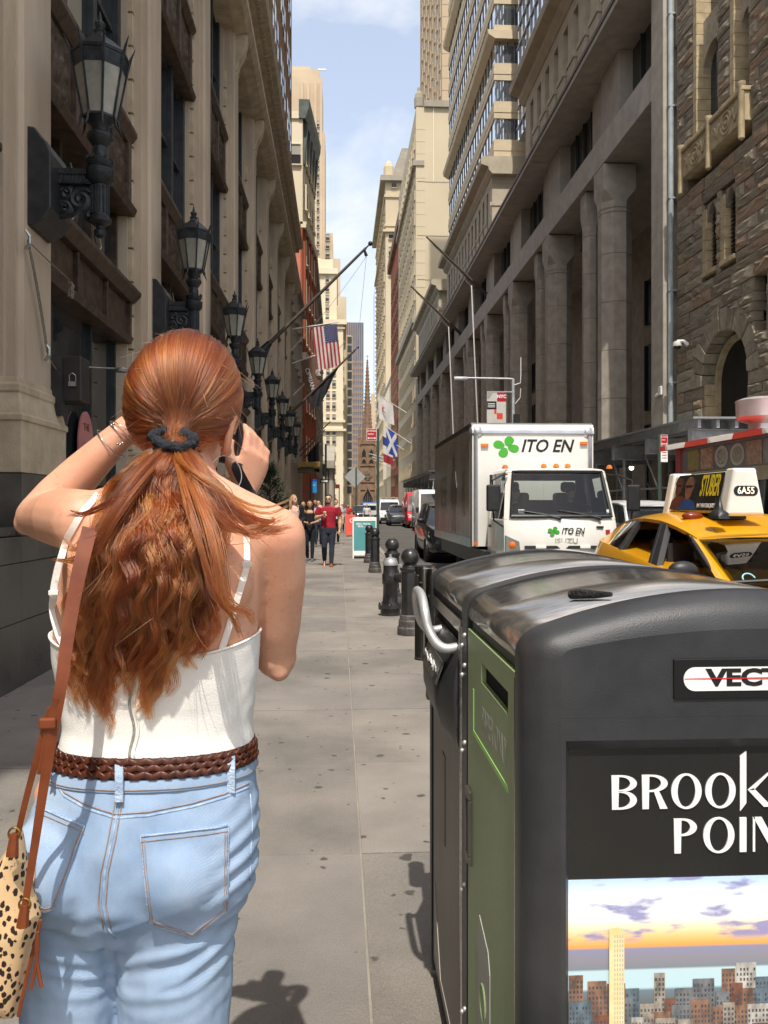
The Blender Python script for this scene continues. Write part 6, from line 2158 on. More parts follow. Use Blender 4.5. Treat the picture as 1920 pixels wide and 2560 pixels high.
for k_,(xx,yy)in enumerate(((9.2,29.0),(9.9,31.5),(9.4,26.2))):
 l_=thing('shed_lamp',(xx,yy,2.7),('lit work lamp under the sidewalk shed, near its middle','lit work lamp deepest under the sidewalk shed','lit work lamp under the sidewalk shed, closest to the food truck')[k_],'lamp','work lamps under the shed')
 MB().lathe([(0.05,0.1),(0.09,0.06),(0.1,0.0)],(xx,yy,2.78),10).build('cage',M_WHITE,l_,smooth=40)
 MB().ball((xx,yy,2.74),0.075,12).build('bulb',mat('lit_bulb',(1,0.97,0.9),None,emit=(1,0.95,0.85),estr=5),l_,smooth=True)
 MB().cyl((xx,yy,2.88),(xx,yy,2.94),0.02,n=6).build('stem',M_WHITE,l_)
shed('sidewalk_shed','farther sidewalk shed of white posts and beams beyond the vans',8.9,10.4,[78.0,82,86,90,94,98,102,106,110],4.6,0.6)
# vehicle materials
def clear_glass(name,tint,gloss=1.0):
 m=bpy.data.materials.new(name)
 m.use_nodes=True
 t=m.node_tree
 for n in list(t.nodes):
  t.nodes.remove(n)
 o=t.nodes.new('ShaderNodeOutputMaterial')
 mx=t.nodes.new('ShaderNodeMixShader')
 tr=t.nodes.new('ShaderNodeBsdfTransparent')
 tr.inputs['Color'].default_value=_c(tint)
 gl=t.nodes.new('ShaderNodeBsdfGlossy')
 gl.inputs['Roughness'].default_value=0.02
 fr=t.nodes.new('ShaderNodeFresnel')
 fr.inputs['IOR'].default_value=1.5
 mu=t.nodes.new('ShaderNodeMath')
 mu.operation='MULTIPLY'
 mu.inputs[1].default_value=gloss
 t.links.new(fr.outputs['Fac'],mu.inputs[0])
 t.links.new(mu.outputs[0],mx.inputs['Fac'])
 t.links.new(tr.outputs['BSDF'],mx.inputs[1])
 t.links.new(gl.outputs['BSDF'],mx.inputs[2])
 t.links.new(mx.outputs['Shader'],o.inputs['Surface'])
 MATS[name]=m
 return m
M_CGLASS=clear_glass('car_glass',(0.2,0.22,0.22))
M_TGLASS=clear_glass('truck_glass',(0.55,0.62,0.6))
M_DGLASS=mat('dark_car_glass',(0.012,0.014,0.016),(0.02,0.022,0.024),2,0.04,spec=0.7)
M_TYRE=mat('tyre',(0.012,0.012,0.012),(0.022,0.021,0.02),8,0.8)
M_RIM=mat('wheel_rim',hexc('#7f8184'),hexc('#8f9194'),5,0.35,0.7)
M_YEL=mat('taxi_yellow',hexc('#d99a14'),hexc('#dfa11c'),0.8,0.32,coat=0.7)
M_WPAINT=mat('white_truck_paint',hexc('#d9d6cd'),hexc('#e4e1d9'),1.2,0.35,coat=0.4)
M_TRIMK=mat('black_trim',(0.014,0.014,0.015),(0.022,0.022,0.022),10,0.45)
M_ORLENS=mat('amber_lens',hexc('#d8661c'),hexc('#e27a2a'),8,0.2)
M_LENS=mat('clear_lens',hexc('#b9b7ac'),hexc('#d0cec4'),12,0.12,0.3)
M_PLATE=mat('plate_yellow',hexc('#d0a020'),None,rough=0.5)
M_INT=mat('dark_interior',(0.012,0.012,0.012),(0.02,0.02,0.02),5,0.7)
def wheel(par,c,r,w,side=-1):
 """tyre and rim with the axle along x; c is the outer face centre"""
 t_=MB().lathe([(r*0.62,0.0),(r*0.9,0.0),(r,w*0.15),(r,w*0.85),(r*0.9,w),(r*0.6,w)],c,24,'x')if side<0 else MB().lathe([(r*0.62,0.0),(r*0.9,0.0),(r,-w*0.15),(r,-w*0.85),(r*0.9,-w),(r*0.6,-w)],c,24,'x')
 o=t_.build('wheel',M_TYRE,par,smooth=40)
 s=MB().lathe([(0.02,0.02),(r*0.2,0.02),(r*0.3,0.045),(r*0.58,0.04),(r*0.63,0.012)],c,20,'x')
 s.build('rim',M_RIM,o,smooth=40)
 return o
def lerp_tab(tab,s):
 for i in range(len(tab)-1):
  if s<=tab[i+1][0]:
   f=(s-tab[i][0])/max(1e-9,tab[i+1][0]-tab[i][0])
   f=max(0,min(1,f))
   return tab[i][1]+(tab[i+1][1]-tab[i][1])*f
 return tab[-1][1]
def patch(name,c4,m_,par,bulge=0.0,n=6,thick=0.004,smooth=True,dirn=None):
 """four corners a, b, c, d (a-b lower edge, d-c upper edge) filled by a slightly bulging sheet"""
 a,b,c,d=[Vector(p)for p in c4]
 nrm=(b-a).cross(d-a).normalized()
 if dirn is not None and nrm.dot(Vector(dirn))<0:
  nrm=-nrm
 s=MB()
 vs_,fs_=[],[]
 for i in range(n+1):
  for j in range(n+1):
   u,v=i/n,j/n
   p=a.lerp(b,u).lerp(d.lerp(c,u),v)
   p+=nrm*bulge*(4*u*(1-u)+4*v*(1-v))*0.5
   vs_.append(p)
 for i in range(n):
  for j in range(n):
   k=i*(n+1)+j
   fs_.append((k,k+n+1,k+n+2,k+1))
 s.add(vs_,fs_)
 o=s.build(name,m_,par,smooth=True if smooth else None)
 return o
def car(name,label,xc,yf,W_,tabs,paint,glass,windows,wheels,group=None,cat='car',seats=True,z0=ROADZ,lens=True):
 """car facing -Y. tabs: belt, beltw, roof, roofw, low tables over s (metres behind the front bumper)"""
 t=thing(name,(xc,yf+tabs['L']/2,z0),label,cat,group)
 L_=tabs['L']
 hw=W_/2
 def bz(s):
  return z0+lerp_tab(tabs['belt'],s)
 def bw(s):
  return hw*lerp_tab(tabs['beltw'],s)
 def rz(s):
  return z0+lerp_tab(tabs['roof'],s)
 def rw(s):
  return hw*lerp_tab(tabs['roofw'],s)
 rings=[]
 ss=tabs['stations']
 for s in ss:
  b,w=bz(s),bw(s)
  lo=z0+lerp_tab(tabs['low'],s)
  ful=hw*lerp_tab(tabs['side'],s)
  h=b-lo
  crown=lerp_tab(tabs['crown'],s)
  half=[(0.0,lo),(ful*0.86,lo),(ful*0.97,lo+0.08),(ful*0.985,lo+h*0.3),(ful,lo+h*0.55),(ful*0.99,lo+h*0.8),(w*1.005,b-0.035),(w*0.985,b-0.004),(w*0.9,b+crown*0.25),(w*0.5,b+crown*0.8),(0.0,b+crown)]
  ring=[(xc+x,yf+s,z)for x,z in half]+[(xc-x,yf+s,z)for x,z in reversed(half[1:-1])]
  rings.append(ring)
 body=MB().loft(rings).build('body',paint,t,smooth=50)
 r0,r1=tabs['r0'],tabs['r1']
 rr=[]
 n=12
 for k in range(n+1):
  s=r0+(r1-r0)*k/n
  w,z=rw(s),rz(s)
  cr_=tabs['rcrown']*(0.35+0.65*math.sin(math.pi*min(1,max(0,(k+1.5)/(n+2.5)))))
  sec=[]
  m_=8
  for j in range(m_+1):
   a=-1+2*j/m_
   sec.append((xc+a*w,yf+s+0.10*(1-a*a)*((-1)if k==0 else 0),z+cr_*(1-a**4)*0.9))
  rr.append(sec+[(p[0],p[1],p[2]-0.03)for p in reversed(sec)])
 MB().loft(rr).build('roof',paint,t,smooth=50)
 def side_pt(sgn,s,f):
  """f = 0 belt, 1 roof edge"""
  return None
 for sgn in(-1,1):
  for(nm,sb0,sb1,st0,st1)in windows:
   a=(xc+sgn*(bw(sb0)*0.975),yf+sb0,bz(sb0)-0.01)
   b=(xc+sgn*(bw(sb1)*0.975),yf+sb1,bz(sb1)-0.01)
   c=(xc+sgn*rw(st1)*0.985,yf+st1,rz(st1)-0.012)
   d=(xc+sgn*rw(st0)*0.985,yf+st0,rz(st0)-0.012)
   if nm=='pillar' or nm=='trim_pillar':
    s=MB()
    q=[Vector(p)for p in(a,b,c,d)]
    inn=Vector((-sgn*0.05,0,0))
    out=Vector((sgn*0.012,0,0))
    s.hexa([q[0]+out,q[1]+out,q[1]+inn,q[0]+inn,q[3]+out,q[2]+out,q[2]+inn,q[3]+inn])
    s.build('pillar',paint if nm=='pillar' else M_TRIMK,t,bevel=0.008)
   elif nm=='open':
    pass
   else:
    patch('side_window',(a,b,c,d),glass,t,0.012,dirn=(sgn,0,0))
  for(nm,sb0,sb1,st0,st1)in windows[:1]:
   pass
 wb_,wt_=tabs['wind']
 patch('windscreen',((xc-bw(wb_)*0.93,yf+wb_,bz(wb_)-0.005),(xc+bw(wb_)*0.93,yf+wb_,bz(wb_)-0.005),(xc+rw(wt_)*0.97,yf+wt_,rz(wt_)-0.012),(xc-rw(wt_)*0.97,yf+wt_,rz(wt_)-0.012)),glass if not tabs.get('darkwind')else M_DGLASS,t,0.07,dirn=(0,-1,0.3))
 rb_,rt_=tabs['rear']
 patch('rear_screen',((xc-bw(rb_)*0.9,yf+rb_,bz(rb_)),(xc+bw(rb_)*0.9,yf+rb_,bz(rb_)),(xc+rw(rt_)*0.95,yf+rt_,rz(rt_)-0.012),(xc-rw(rt_)*0.95,yf+rt_,rz(rt_)-0.012)),M_DGLASS,t,0.05,dirn=(0,1,0.3))
 for sgn in(-1,1):
  for s_,r_ in wheels:
   arch=MB().lathe([(0.05,0),(r_*1.16,0.0),(r_*1.16,-0.25*sgn)],(xc+sgn*(hw*0.985+0.012),yf+s_,z0+r_*1.02),24,'x')
   arch.build('wheel_arch',M_TRIMK,t)
   wheel(t,(xc+sgn*(hw*0.985+0.02),yf+s_,z0+r_),r_,0.2,sgn)
  ms=tabs['mirror']
  mx_=xc+sgn*(bw(ms)+0.06)
  mm=MB().ball((mx_+sgn*0.06,yf+ms,bz(ms)+0.075),0.1,16,(1.15,0.62,0.72))
  mm.cyl((xc+sgn*bw(ms)*0.97,yf+ms+0.02,bz(ms)+0.01),(mx_+sgn*0.04,yf+ms+0.01,bz(ms)+0.05),0.03,n=8)
  mm.build('door_mirror',M_TRIMK if tabs.get('blackmirror',True)else paint,t,smooth=True)
  if lens:
   hs=tabs['head']
   patch('headlight',[(xc+sgn*a*hw,yf+y_,z0+z_)for a,y_,z_ in hs],M_LENS,t,0.015,dirn=(0,-1,0))
   patch('tail_light',[(xc+sgn*a*hw,yf+L_-y_,z0+z_)for a,y_,z_ in((0.99,0.2,0.72),(0.7,0.0,0.72),(0.7,0.03,0.92),(0.98,0.25,0.95))],M_RED,t,0.01,dirn=(0,1,0))
 if seats:
  for sx_ in(-0.4,0.4):
   for s_ in tabs['seat']:
    s=MB().box(xc+sx_-0.25,xc+sx_+0.25,yf+s_,yf+s_+0.5,z0+0.45,z0+0.6)
    s.hexa([(xc+sx_-0.24,yf+s_+0.42,z0+0.55),(xc+sx_+0.24,yf+s_+0.42,z0+0.55),(xc+sx_+0.24,yf+s_+0.55,z0+0.55),(xc+sx_-0.24,yf+s_+0.55,z0+0.55),(xc+sx_-0.2,yf+s_+0.56,z0+1.12),(xc+sx_+0.2,yf+s_+0.56,z0+1.12),(xc+sx_+0.2,yf+s_+0.66,z0+1.12),(xc+sx_-0.2,yf+s_+0.66,z0+1.12)])
    s.box(xc+sx_-0.13,xc+sx_+0.13,yf+s_+0.58,yf+s_+0.68,z0+1.14,z0+1.32)
    s.build('seat',M_INT,t,bevel=0.05,seg=3)
  MB().box(xc-hw*0.8,xc+hw*0.8,yf+tabs['wind'][0]+0.03,yf+tabs['wind'][0]+0.5,z0+0.7,z0+lerp_tab(tabs['belt'],tabs['wind'][0])-0.03).build('dashboard',M_INT,t,bevel=0.04)
  MB().tube([(xc+0.38+0.18*math.cos(a),yf+tabs['wind'][0]+0.62+0.05*math.sin(a),z0+0.98+0.17*math.sin(a))for a in[2*math.pi*k/20 for k in range(21)]],0.016,6).build('steering_wheel',M_TRIMK,t)
 return t
# yellow taxi
TX=dict(L=4.62,belt=[(0,0.62),(0.15,0.72),(0.5,0.86),(1.0,0.985),(1.36,1.055),(2.3,1.11),(3.2,1.19),(3.8,1.24),(4.35,1.26),(4.55,1.12),(4.62,0.95)],beltw=[(0,0.62),(0.3,0.8),(0.9,0.9),(1.5,0.95),(3.0,0.96),(3.9,0.9),(4.4,0.82),(4.62,0.76)],side=[(0,0.72),(0.2,0.86),(0.7,0.98),(1.5,1.0),(3.4,1.0),(4.1,0.96),(4.5,0.88),(4.62,0.82)],roof=[(2.1,1.36),(2.4,1.43),(2.8,1.49),(3.3,1.51),(3.8,1.48),(4.2,1.41),(4.4,1.35)],roofw=[(2.1,0.70),(2.6,0.71),(3.4,0.70),(4.4,0.62)],low=[(0,0.3),(0.4,0.2),(4.2,0.2),(4.62,0.35)],crown=[(0,0.04),(0.6,0.06),(1.2,0.05),(1.4,0.0),(4.2,0.0),(4.62,0.03)],stations=[0,0.06,0.18,0.4,0.7,1.0,1.25,1.4,1.8,2.3,2.8,3.3,3.7,4.0,4.25,4.45,4.56,4.62],r0=2.12,r1=4.38,rcrown=0.075,wind=(1.02,2.18),rear=(4.42,4.3),mirror=1.58,head=((0.6,0.02,0.62),(0.93,0.32,0.66),(0.92,0.5,0.8),(0.62,0.14,0.76)),seat=(1.75,2.75))
TXC=3.52
TW=[('pillar',1.12,1.24,2.10,2.26),('glass',1.24,1.52,2.14,2.36),('open',1.52,2.42,2.3,2.72),('trim_pillar',2.42,2.56,2.72,2.82),('trim_pillar',2.56,2.62,2.82,2.88),('open',2.62,3.38,2.88,3.40),('trim_pillar',3.38,3.48,3.40,3.48),('glass',3.48,3.82,3.48,3.90),('pillar',3.82,4.35,3.90,4.36)]
taxi=car('yellow_taxi','yellow taxi with a lit advert box on its roof, behind the bins',TXC,4.45,1.78,TX,M_YEL,M_CGLASS,TW,((0.85,0.33),(3.62,0.33)),cat='taxi')
MB().box(TXC-0.83,TXC+0.83,4.45+1.45,4.45+4.2,ROADZ+0.30,ROADZ+0.34).build('cabin_floor',M_INT,taxi)
MB().box(2.85,4.2,7.05,7.08,ROADZ+0.5,ROADZ+1.30).build('partition',M_INT,taxi)
text('6A55','side_number',0.13,M_BINK,taxi,(2.645,8.25,0.86),FACE_LEFT,0.001,offset=0.002,sx=0.7)
rb=thing('taxi_roof_sign',(3.37,7.45,1.43),'lit advert box on the yellow taxi\'s roof with film poster and number end','roof sign')
zb_,zt_=1.44,1.80
ya,yb=6.80,7.98
TC=3.37
def tsec(y,g=0.0):
 return[(TC-0.15-g,y,zb_-g),(TC+0.15+g,y,zb_-g),(TC+0.075+g,y,zt_+g),(TC-0.075-g,y,zt_+g)]
MB().loft([tsec(ya),tsec(yb)]).build('box',M_OFFW,rb,bevel=0.02)
for y0,y1 in((ya-0.10,ya+0.05),(yb-0.05,yb+0.08)):
 MB().loft([tsec(y0,0.0),tsec(y0+0.02,0.02),tsec(y1,0.02)]).build('end_cap',M_OFFW,rb,bevel=0.02)
M_NIGHT=mat('poster_dark',(0.012,0.012,0.013),(0.03,0.028,0.025),5,0.25)
def on_panel(y,f,d=0.0):
 y=6.85+(y-6.85)*0.842
 """point on the street-side face: f from bottom to top"""
 n=Vector((-(zt_-zb_),0,0.075)).normalized()
 return Vector((TC-0.15+0.075*f,y,zb_+(zt_-zb_)*f))+n*(0.022+d)
def panel_poly(pts,name,m_,par,d):
 s=MB()
 s.loft([[on_panel(y,f,d)for y,f in pts],[on_panel(y,f,d+0.0012)for y,f in pts]])
 return s.build(name,m_,par)
py0,py1=6.85,7.97
po=panel_poly([(py1,0.06),(py0,0.06),(py0,0.97),(py1,0.97)],'poster',M_NIGHT,rb,0.0)
M_SKINP=mat('poster_skin',hexc('#8a6048'),hexc('#5e4030'),12,0.3)
M_SKINP2=mat('poster_skin_dark',hexc('#6b3c2c'),hexc('#452820'),12,0.3)
M_SHIRTP=mat('poster_shirt',hexc('#2d4f8c'),hexc('#1f3a6c'),8,0.3)
def face(yc,fc,sc_,m_,hair):
 el=[(yc+sc_*0.16*math.cos(a)*(1 if math.sin(a)>0 else 0.85),fc+sc_*0.40*math.sin(a))for a in[2*math.pi*k/18 for k in range(18)]]
 panel_poly(el,'printed_face',m_,po,0.0026)
 ha=[(yc+sc_*0.18*math.cos(a),fc+sc_*0.1+sc_*0.38*math.sin(a))for a in[math.pi*k/12 for k in range(13)]]
 panel_poly(ha,'printed_hair',hair,po,0.0020)
 panel_poly([(yc+sc_*0.12,fc+sc_*0.03),(yc-sc_*0.1,fc+sc_*0.03),(yc-sc_*0.1,fc+sc_*0.1),(yc+sc_*0.12,fc+sc_*0.1)],'printed_shade',M_NIGHT,po,0.0040)
panel_poly([(8.08,0.07),(7.62,0.07),(7.66,0.3),(7.78,0.42),(7.95,0.42),(8.06,0.3)],'printed_jacket',M_SKINP2,po,0.0016)
panel_poly([(7.86,0.07),(7.38,0.07),(7.46,0.26),(7.56,0.34),(7.70,0.34),(7.80,0.22)],'printed_shirt',M_SHIRTP,po,0.0022)
face(7.92,0.66,0.62,M_SKINP2,M_NIGHT)
face(7.64,0.62,0.75,M_SKINP,M_NIGHT)
pitch=math.atan2(0.075,zt_-zb_)
M_YINK=mat('yellow_print',hexc('#d9c32c'),None,rough=0.3)
for tx_,sz_,f_,yc_,m_,sx_ in(('STUBER',0.27,0.64,7.13,M_YINK,0.40),('IN THEATERS JULY 12',0.05,0.17,7.12,M_WHITEINK,0.85)):
 p_=on_panel(yc_,f_,0.003)
 o=text(tx_,'lettering',sz_,m_,po,p_,(0,0,0),0.0006,offset=0.004 if sz_>0.1 else 0.001,sx=sx_)
 o.rotation_euler=(Matrix.Rotation(R(-90),4,'Z')@Matrix.Rotation(R(90)-pitch,4,'X')).to_euler()
pl_=MB()
cx_,cz_=TC,1.63
rr_=[(cx_+sx_*(0.065)+0.038*math.cos(a),cz_+0.042*math.sin(a))for sx_,aa in((1,-math.pi/2),(-1,math.pi/2))for a in[aa+math.pi*k/10 for k in range(11)]]
pl_.prism(rr_,'y',ya-0.103,ya-0.0995)
en_=pl_.build('number_field',M_BINK,rb)
text('6A55','lettering',0.08,mat('lit_number',hexc('#f3e2c8'),None,emit=(1,0.86,0.68),estr=0.6),en_,(cx_,ya-0.105,cz_),FACE_CAM,0.0006,offset=0.001,sx=0.85)
for yy in(7.0,7.8):
 MB().box(TC-0.14,TC+0.14,yy-0.03,yy+0.03,1.39,1.434).build('foot',M_TRIMK,rb)
s=MB()
ap=(3.10,6.62)
s.loft([[(ap[0]+a*w_,ap[1]+b*l_,1.40+z_)for a,b in((1,0.3),(0.5,1),(-0.5,1),(-1,0.3),(-0.6,-1),(0.6,-1))]for w_,l_,z_ in((0.075,0.10,0.0),(0.07,0.09,0.045),(0.03,0.05,0.075),(0.012,0.03,0.17))])
s.build('aerial_fin',M_TRIMK,taxi,smooth=50)
MB().ball((3.10,7.12,1.415),0.075,12,(1.3,0.8,0.5)).build('roof_lamp',mat('red_brown_lens',hexc('#7a3218'),None,rough=0.2),taxi,smooth=True)
MB().tube([(2.91+0.045*math.cos(a),5.74+0.03*math.sin(a),0.985+0.035*math.sin(a))for a in[2*math.pi*k/18 for k in range(19)]],0.006,5).build('windscreen_sticker',mat('teal_sticker',hexc('#8fc7cf'),None),taxi)
MB().tube([(2.73,5.67,0.965),(3.13,5.62,0.99),(3.53,5.6,1.0)],0.012,6).build('wiper',M_TRIMK,taxi)
# white delivery truck
bx0,bx1,by0,by1,bz0,bz1=2.50,4.89,15.6,21.6,0.74,3.11
tk=thing('delivery_truck',((bx0+bx1)/2,17.5,ROADZ),'white box delivery truck with green leaf emblem facing the camera','truck')
MB().box(bx0+0.03,bx1-0.03,by0+0.03,by1,bz0,bz1-0.05).build('cargo_box',M_WPAINT,tk)
fr_=MB()
arc=[(by0+0.22-0.22*math.sin(a),bz1-0.22+0.22*math.cos(a))for a in[math.pi/2*k/8 for k in range(9)]]
M_ALUT=mat('aluminium_edge',hexc('#a9abad'),hexc('#bcbebf'),4,0.3,0.75)
s=MB()
s.loft([[(x,p[0],p[1])for p in arc]+[(x,by0+0.25,bz1-0.25)]for x in(bx0+0.02,bx1-0.02)])
s.build('front_top_rail',M_ALUT,tk,smooth=50)
for x in(bx0,bx1):
 sg=1 if x==bx0 else-1
 s=MB()
 ring_=[(x+sg*(0.13-0.13*math.cos(a)),by0+0.13-0.13*math.sin(a))for a in[math.pi/2*k/6 for k in range(7)]]+[(x+sg*0.14,by0+0.14)]
 s.loft([[(p[0],p[1],z)for p in ring_]for z in(bz0-0.01,bz1-0.22)])
 s.ball((x+sg*0.13,by0+0.14,bz1-0.2),0.16,12)
 s.build('corner_post',M_ALUT,tk,smooth=50)
 s=MB()
 s.box(x-0.004*sg,x+sg*0.03,by0+0.15,by1,bz1-0.12,bz1-0.02)
 s.build('top_rail',M_BLACK,tk)
 MB().box(x-0.006*sg,x+sg*0.03,by0+0.15,by1,bz0-0.02,bz0+0.16).build('bottom_rail',M_ALUT,tk)
M_SIDEP=mat('dark_vinyl',hexc('#6e675d'),hexc('#878074'),0.9,0.25,stretch=(1,1,0.6))
sp_=MB().box(bx0-0.004,bx0+0.02,by0+0.16,by1-0.05,bz0+0.165,bz1-0.125).build('side_graphic',M_SIDEP,tk)
def sil(pts,m_,nm):
 MB().prism(pts,'x',bx0-0.009,bx0-0.0045).build(nm,m_,sp_)
M_SILH=mat('print_dark_figure',hexc('#221e1a'),hexc('#2e2923'),3,0.25)
sil([(18.2,0.95),(17.7,0.95),(17.75,1.6),(17.6,1.55),(17.5,1.9),(17.72,2.25),(17.85,2.35),(17.86,2.62),(18.0,2.68),(18.12,2.6),(18.12,2.35),(18.3,2.2),(18.45,1.7),(18.3,1.6)],M_SILH,'printed_figure')
sil([(16.7,1.3),(16.35,1.3),(16.35,2.2),(16.7,2.2)],mat('print_dark_green',hexc('#333a24'),hexc('#4a4a2c'),6,0.25),'printed_bottle')
for k in range(3):
 sil([(20.2,2.1-0.3*k),(19.2,2.1-0.3*k),(19.2,2.2-0.3*k),(20.2,2.2-0.3*k)],M_SILH,'printed_line')
s=MB()
for x in(bx0+0.6,bx0+1.02,bx0+1.4,bx0+1.8):
 for k in range(26):
  s.ball((x,by0+0.027,1.2+k*0.065),0.006,6)
s.build('rivets',M_ALUT,tk)['kind']='stuff'
for u0,v0 in((1212,1113),(1460,1108)):
 p_=P(u0,v0,by0)
 MB().box(p_.x-0.07,p_.x+0.07,by0-0.015,by0+0.031,p_.z-0.03,p_.z+0.03).build('marker_lamp',M_ORLENS,tk,bevel=0.008)
M_LEAF=mat('leaf_green',hexc('#3f9a2c'),hexc('#47a333'),3,0.4)
def clover(cx_,y_,cz_,sc_,par):
 for a in(68,160,250,345):
  a_=math.radians(a)
  c=Vector((cx_+sc_*0.62*math.cos(a_)*1.25,0,cz_+sc_*0.62*math.sin(a_)))
  pts=[]
  for k in range(20):
   b=2*math.pi*k/20
   l_=sc_*0.52*math.cos(b)
   w_=sc_*(0.42+0.08*math.cos(b))*math.sin(b)
   pts.append((c.x+1.15*(l_*math.cos(a_)-w_*math.sin(a_)),c.z+l_*math.sin(a_)+w_*math.cos(a_)))
  MB().prism(pts,'y',y_-0.003,y_).build('emblem_leaf',M_LEAF,par)
p_=P(1266,1117,by0)
clover(p_.x,by0+0.028,p_.z,0.185,tk)
p_=P(1367,1116,by0)
text('ITO EN','lettering',0.335,M_BINK,tk,(p_.x,by0+0.026,p_.z),FACE_CAM,0.002,offset=0.007,shear=0.28,sx=0.92)
cx0,cx1,cf=2.76,4.68,13.7
WZ0,WZ1=1.335,2.09
def cabsec(z,y0,ins):
 return[(cx0+ins,y0+0.10,z),(cx0+ins+0.10,y0+0.015,z),((cx0+cx1)/2,y0-0.045,z),(cx1-ins-0.10,y0+0.015,z),(cx1-ins,y0+0.10,z)]
s=MB()
rows_=[cabsec(0.33,13.72,0.02),cabsec(0.6,13.66,0.0),cabsec(0.86,13.64,0.0),cabsec(1.15,13.66,0.0),cabsec(WZ0-0.01,13.72,0.01)]
rows_b=[[(p[0],p[1]+0.10,p[2])for p in r_]for r_ in rows_]
s.loft([r_+list(reversed(b_))for r_,b_ in zip(rows_,rows_b)])
s.build('cab_front',M_WPAINT,tk,smooth=40)
s=MB()
s.loft([[(p[0],p[1]+(0.0 if i<99 else 0),p[2])for i,p in enumerate(cabsec(WZ1,13.98,0.09))]+[(cx1-0.09,15.35,WZ1),(cx0+0.09,15.35,WZ1)],[(p[0],p[1],p[2])for p in cabsec(WZ1+0.05,14.06,0.12)]+[(cx1-0.12,15.33,WZ1+0.06),(cx0+0.12,15.33,WZ1+0.06)],[(p[0],p[1],p[2])for p in cabsec(WZ1+0.085,14.3,0.24)]+[(cx1-0.24,15.2,WZ1+0.10),(cx0+0.24,15.2,WZ1+0.10)]])
s.build('cab_roof',M_WPAINT,tk,smooth=40)
bw_=MB()
bw_.box(cx0+0.05,cx1-0.05,15.3,15.36,0.4,1.62)
bw_.box(cx0+0.05,cx1-0.05,15.3,15.36,1.98,WZ1)
bw_.box(cx0+0.05,cx0+0.25,15.3,15.36,1.62,1.98)
bw_.box(cx1-0.25,cx1-0.05,15.3,15.36,1.62,1.98)
bw_.build('cab_back',M_INT,tk)
for sg,x in((-1,cx0),(1,cx1)):
 dr=MB()
 xi=x-sg*0.04
 dr.hexa([(x,13.85,0.42),(x,15.3,0.42),(xi,15.3,0.42),(xi,13.85,0.42),(x,13.83,1.28),(x,15.3,1.28),(xi,15.3,1.28),(xi,13.83,1.28)])
 d_o=dr.build('cab_door',M_WPAINT,tk,bevel=0.01)
 MB().box(x-0.02,x+0.02,14.95,15.12,1.12,1.17).build('door_handle',M_TRIMK,d_o)
 s=MB()
 s.hexa([(x,13.80,1.28),(x-sg*0.11,13.72,1.28),(x-sg*0.13,13.86,1.28),(x-sg*0.04,13.9,1.28),(x-sg*0.09,14.09,WZ1+0.01),(x-sg*0.19,14.01,WZ1+0.01),(x-sg*0.2,14.1,WZ1+0.01),(x-sg*0.13,14.17,WZ1+0.01)])
 s.hexa([(x,15.1,1.28),(x,15.35,1.28),(x-sg*0.05,15.35,1.28),(x-sg*0.05,15.1,1.28),(x-sg*0.09,15.1,WZ1+0.01),(x-sg*0.09,15.35,WZ1+0.01),(x-sg*0.14,15.35,WZ1+0.01),(x-sg*0.14,15.1,WZ1+0.01)])
 s.build('cab_pillar',M_WPAINT,tk,bevel=0.012)
 patch('side_window',((x-sg*0.02,13.92,1.27),(x-sg*0.02,15.1,1.27),(x-sg*0.105,15.1,WZ1),(x-sg*0.105,14.15,WZ1)),M_TGLASS,tk,0.0)
 mxx=x+sg*0.22
 MB().tube([(x-sg*0.1,14.0,2.05),(x+sg*0.05,13.75,2.02),(mxx,13.62,1.93),(mxx,13.6,1.6),(mxx-sg*0.02,13.62,1.27),(x+sg*0.02,13.78,1.17),(x-sg*0.02,13.86,1.15)],0.017,6).build('mirror_bow',M_TRIMK,tk,smooth=40)
 MB().box(mxx-0.11,mxx+0.11,13.52,13.62,1.42,1.86).build('mirror',M_TRIMK,tk,bevel=0.03,seg=3)
 lx=(cx0+0.13)if sg<0 else(cx1-0.13)
 hl=MB()
 hl.hexa([(lx-0.12,13.66,0.58),(lx+0.17*-sg+0.03*sg,13.63,0.58),(lx+0.17*-sg,13.72,0.58),(lx-0.12,13.76,0.58),(lx-0.12,13.64,1.02),(lx+0.10,13.615,0.92),(lx+0.10,13.72,0.92),(lx-0.12,13.76,1.02)]if sg<0 else[(lx-0.17,13.63,0.58),(lx+0.12,13.66,0.58),(lx+0.12,13.76,0.58),(lx-0.17,13.72,0.58),(lx-0.10,13.615,0.92),(lx+0.12,13.64,1.02),(lx+0.12,13.76,1.02),(lx-0.10,13.72,0.92)])
 hlo=hl.build('headlamp',mat('lamp_housing',hexc('#86857f'),hexc('#9a9993'),10,0.2,0.3),tk,bevel=0.01)
 MB().ball((lx,13.66,0.86),0.085,14,(1,0.5,0.9)).build('indicator',M_ORLENS,hlo,smooth=True)
 MB().ball((lx+0.01,13.655,0.68),0.085,14,(1.1,0.5,0.75)).build('reflector',mat('warm_reflector',hexc('#d9b98a'),None,rough=0.1,metal=0.5),hlo,smooth=True)
ws_=[]
nb=10
gs=MB()
vs_,fs_=[],[]
for i in range(nb+1):
 for j in range(nb+1):
  a,f_=i/nb*2-1,j/nb
  ins=0.105+0.09*f_
  hwx=(cx1-cx0)/2-ins
  vs_.append(((cx0+cx1)/2+a*hwx,13.715+(13.985-13.715)*f_-0.04*(1-a*a),WZ0+(WZ1-WZ0)*f_))
for i in range(nb):
 for j in range(nb):
  k=i*(nb+1)+j
  fs_.append((k,k+nb+1,k+nb+2,k+1))
gs.add(vs_,fs_)
gs.build('windscreen',M_TGLASS,tk,smooth=True)
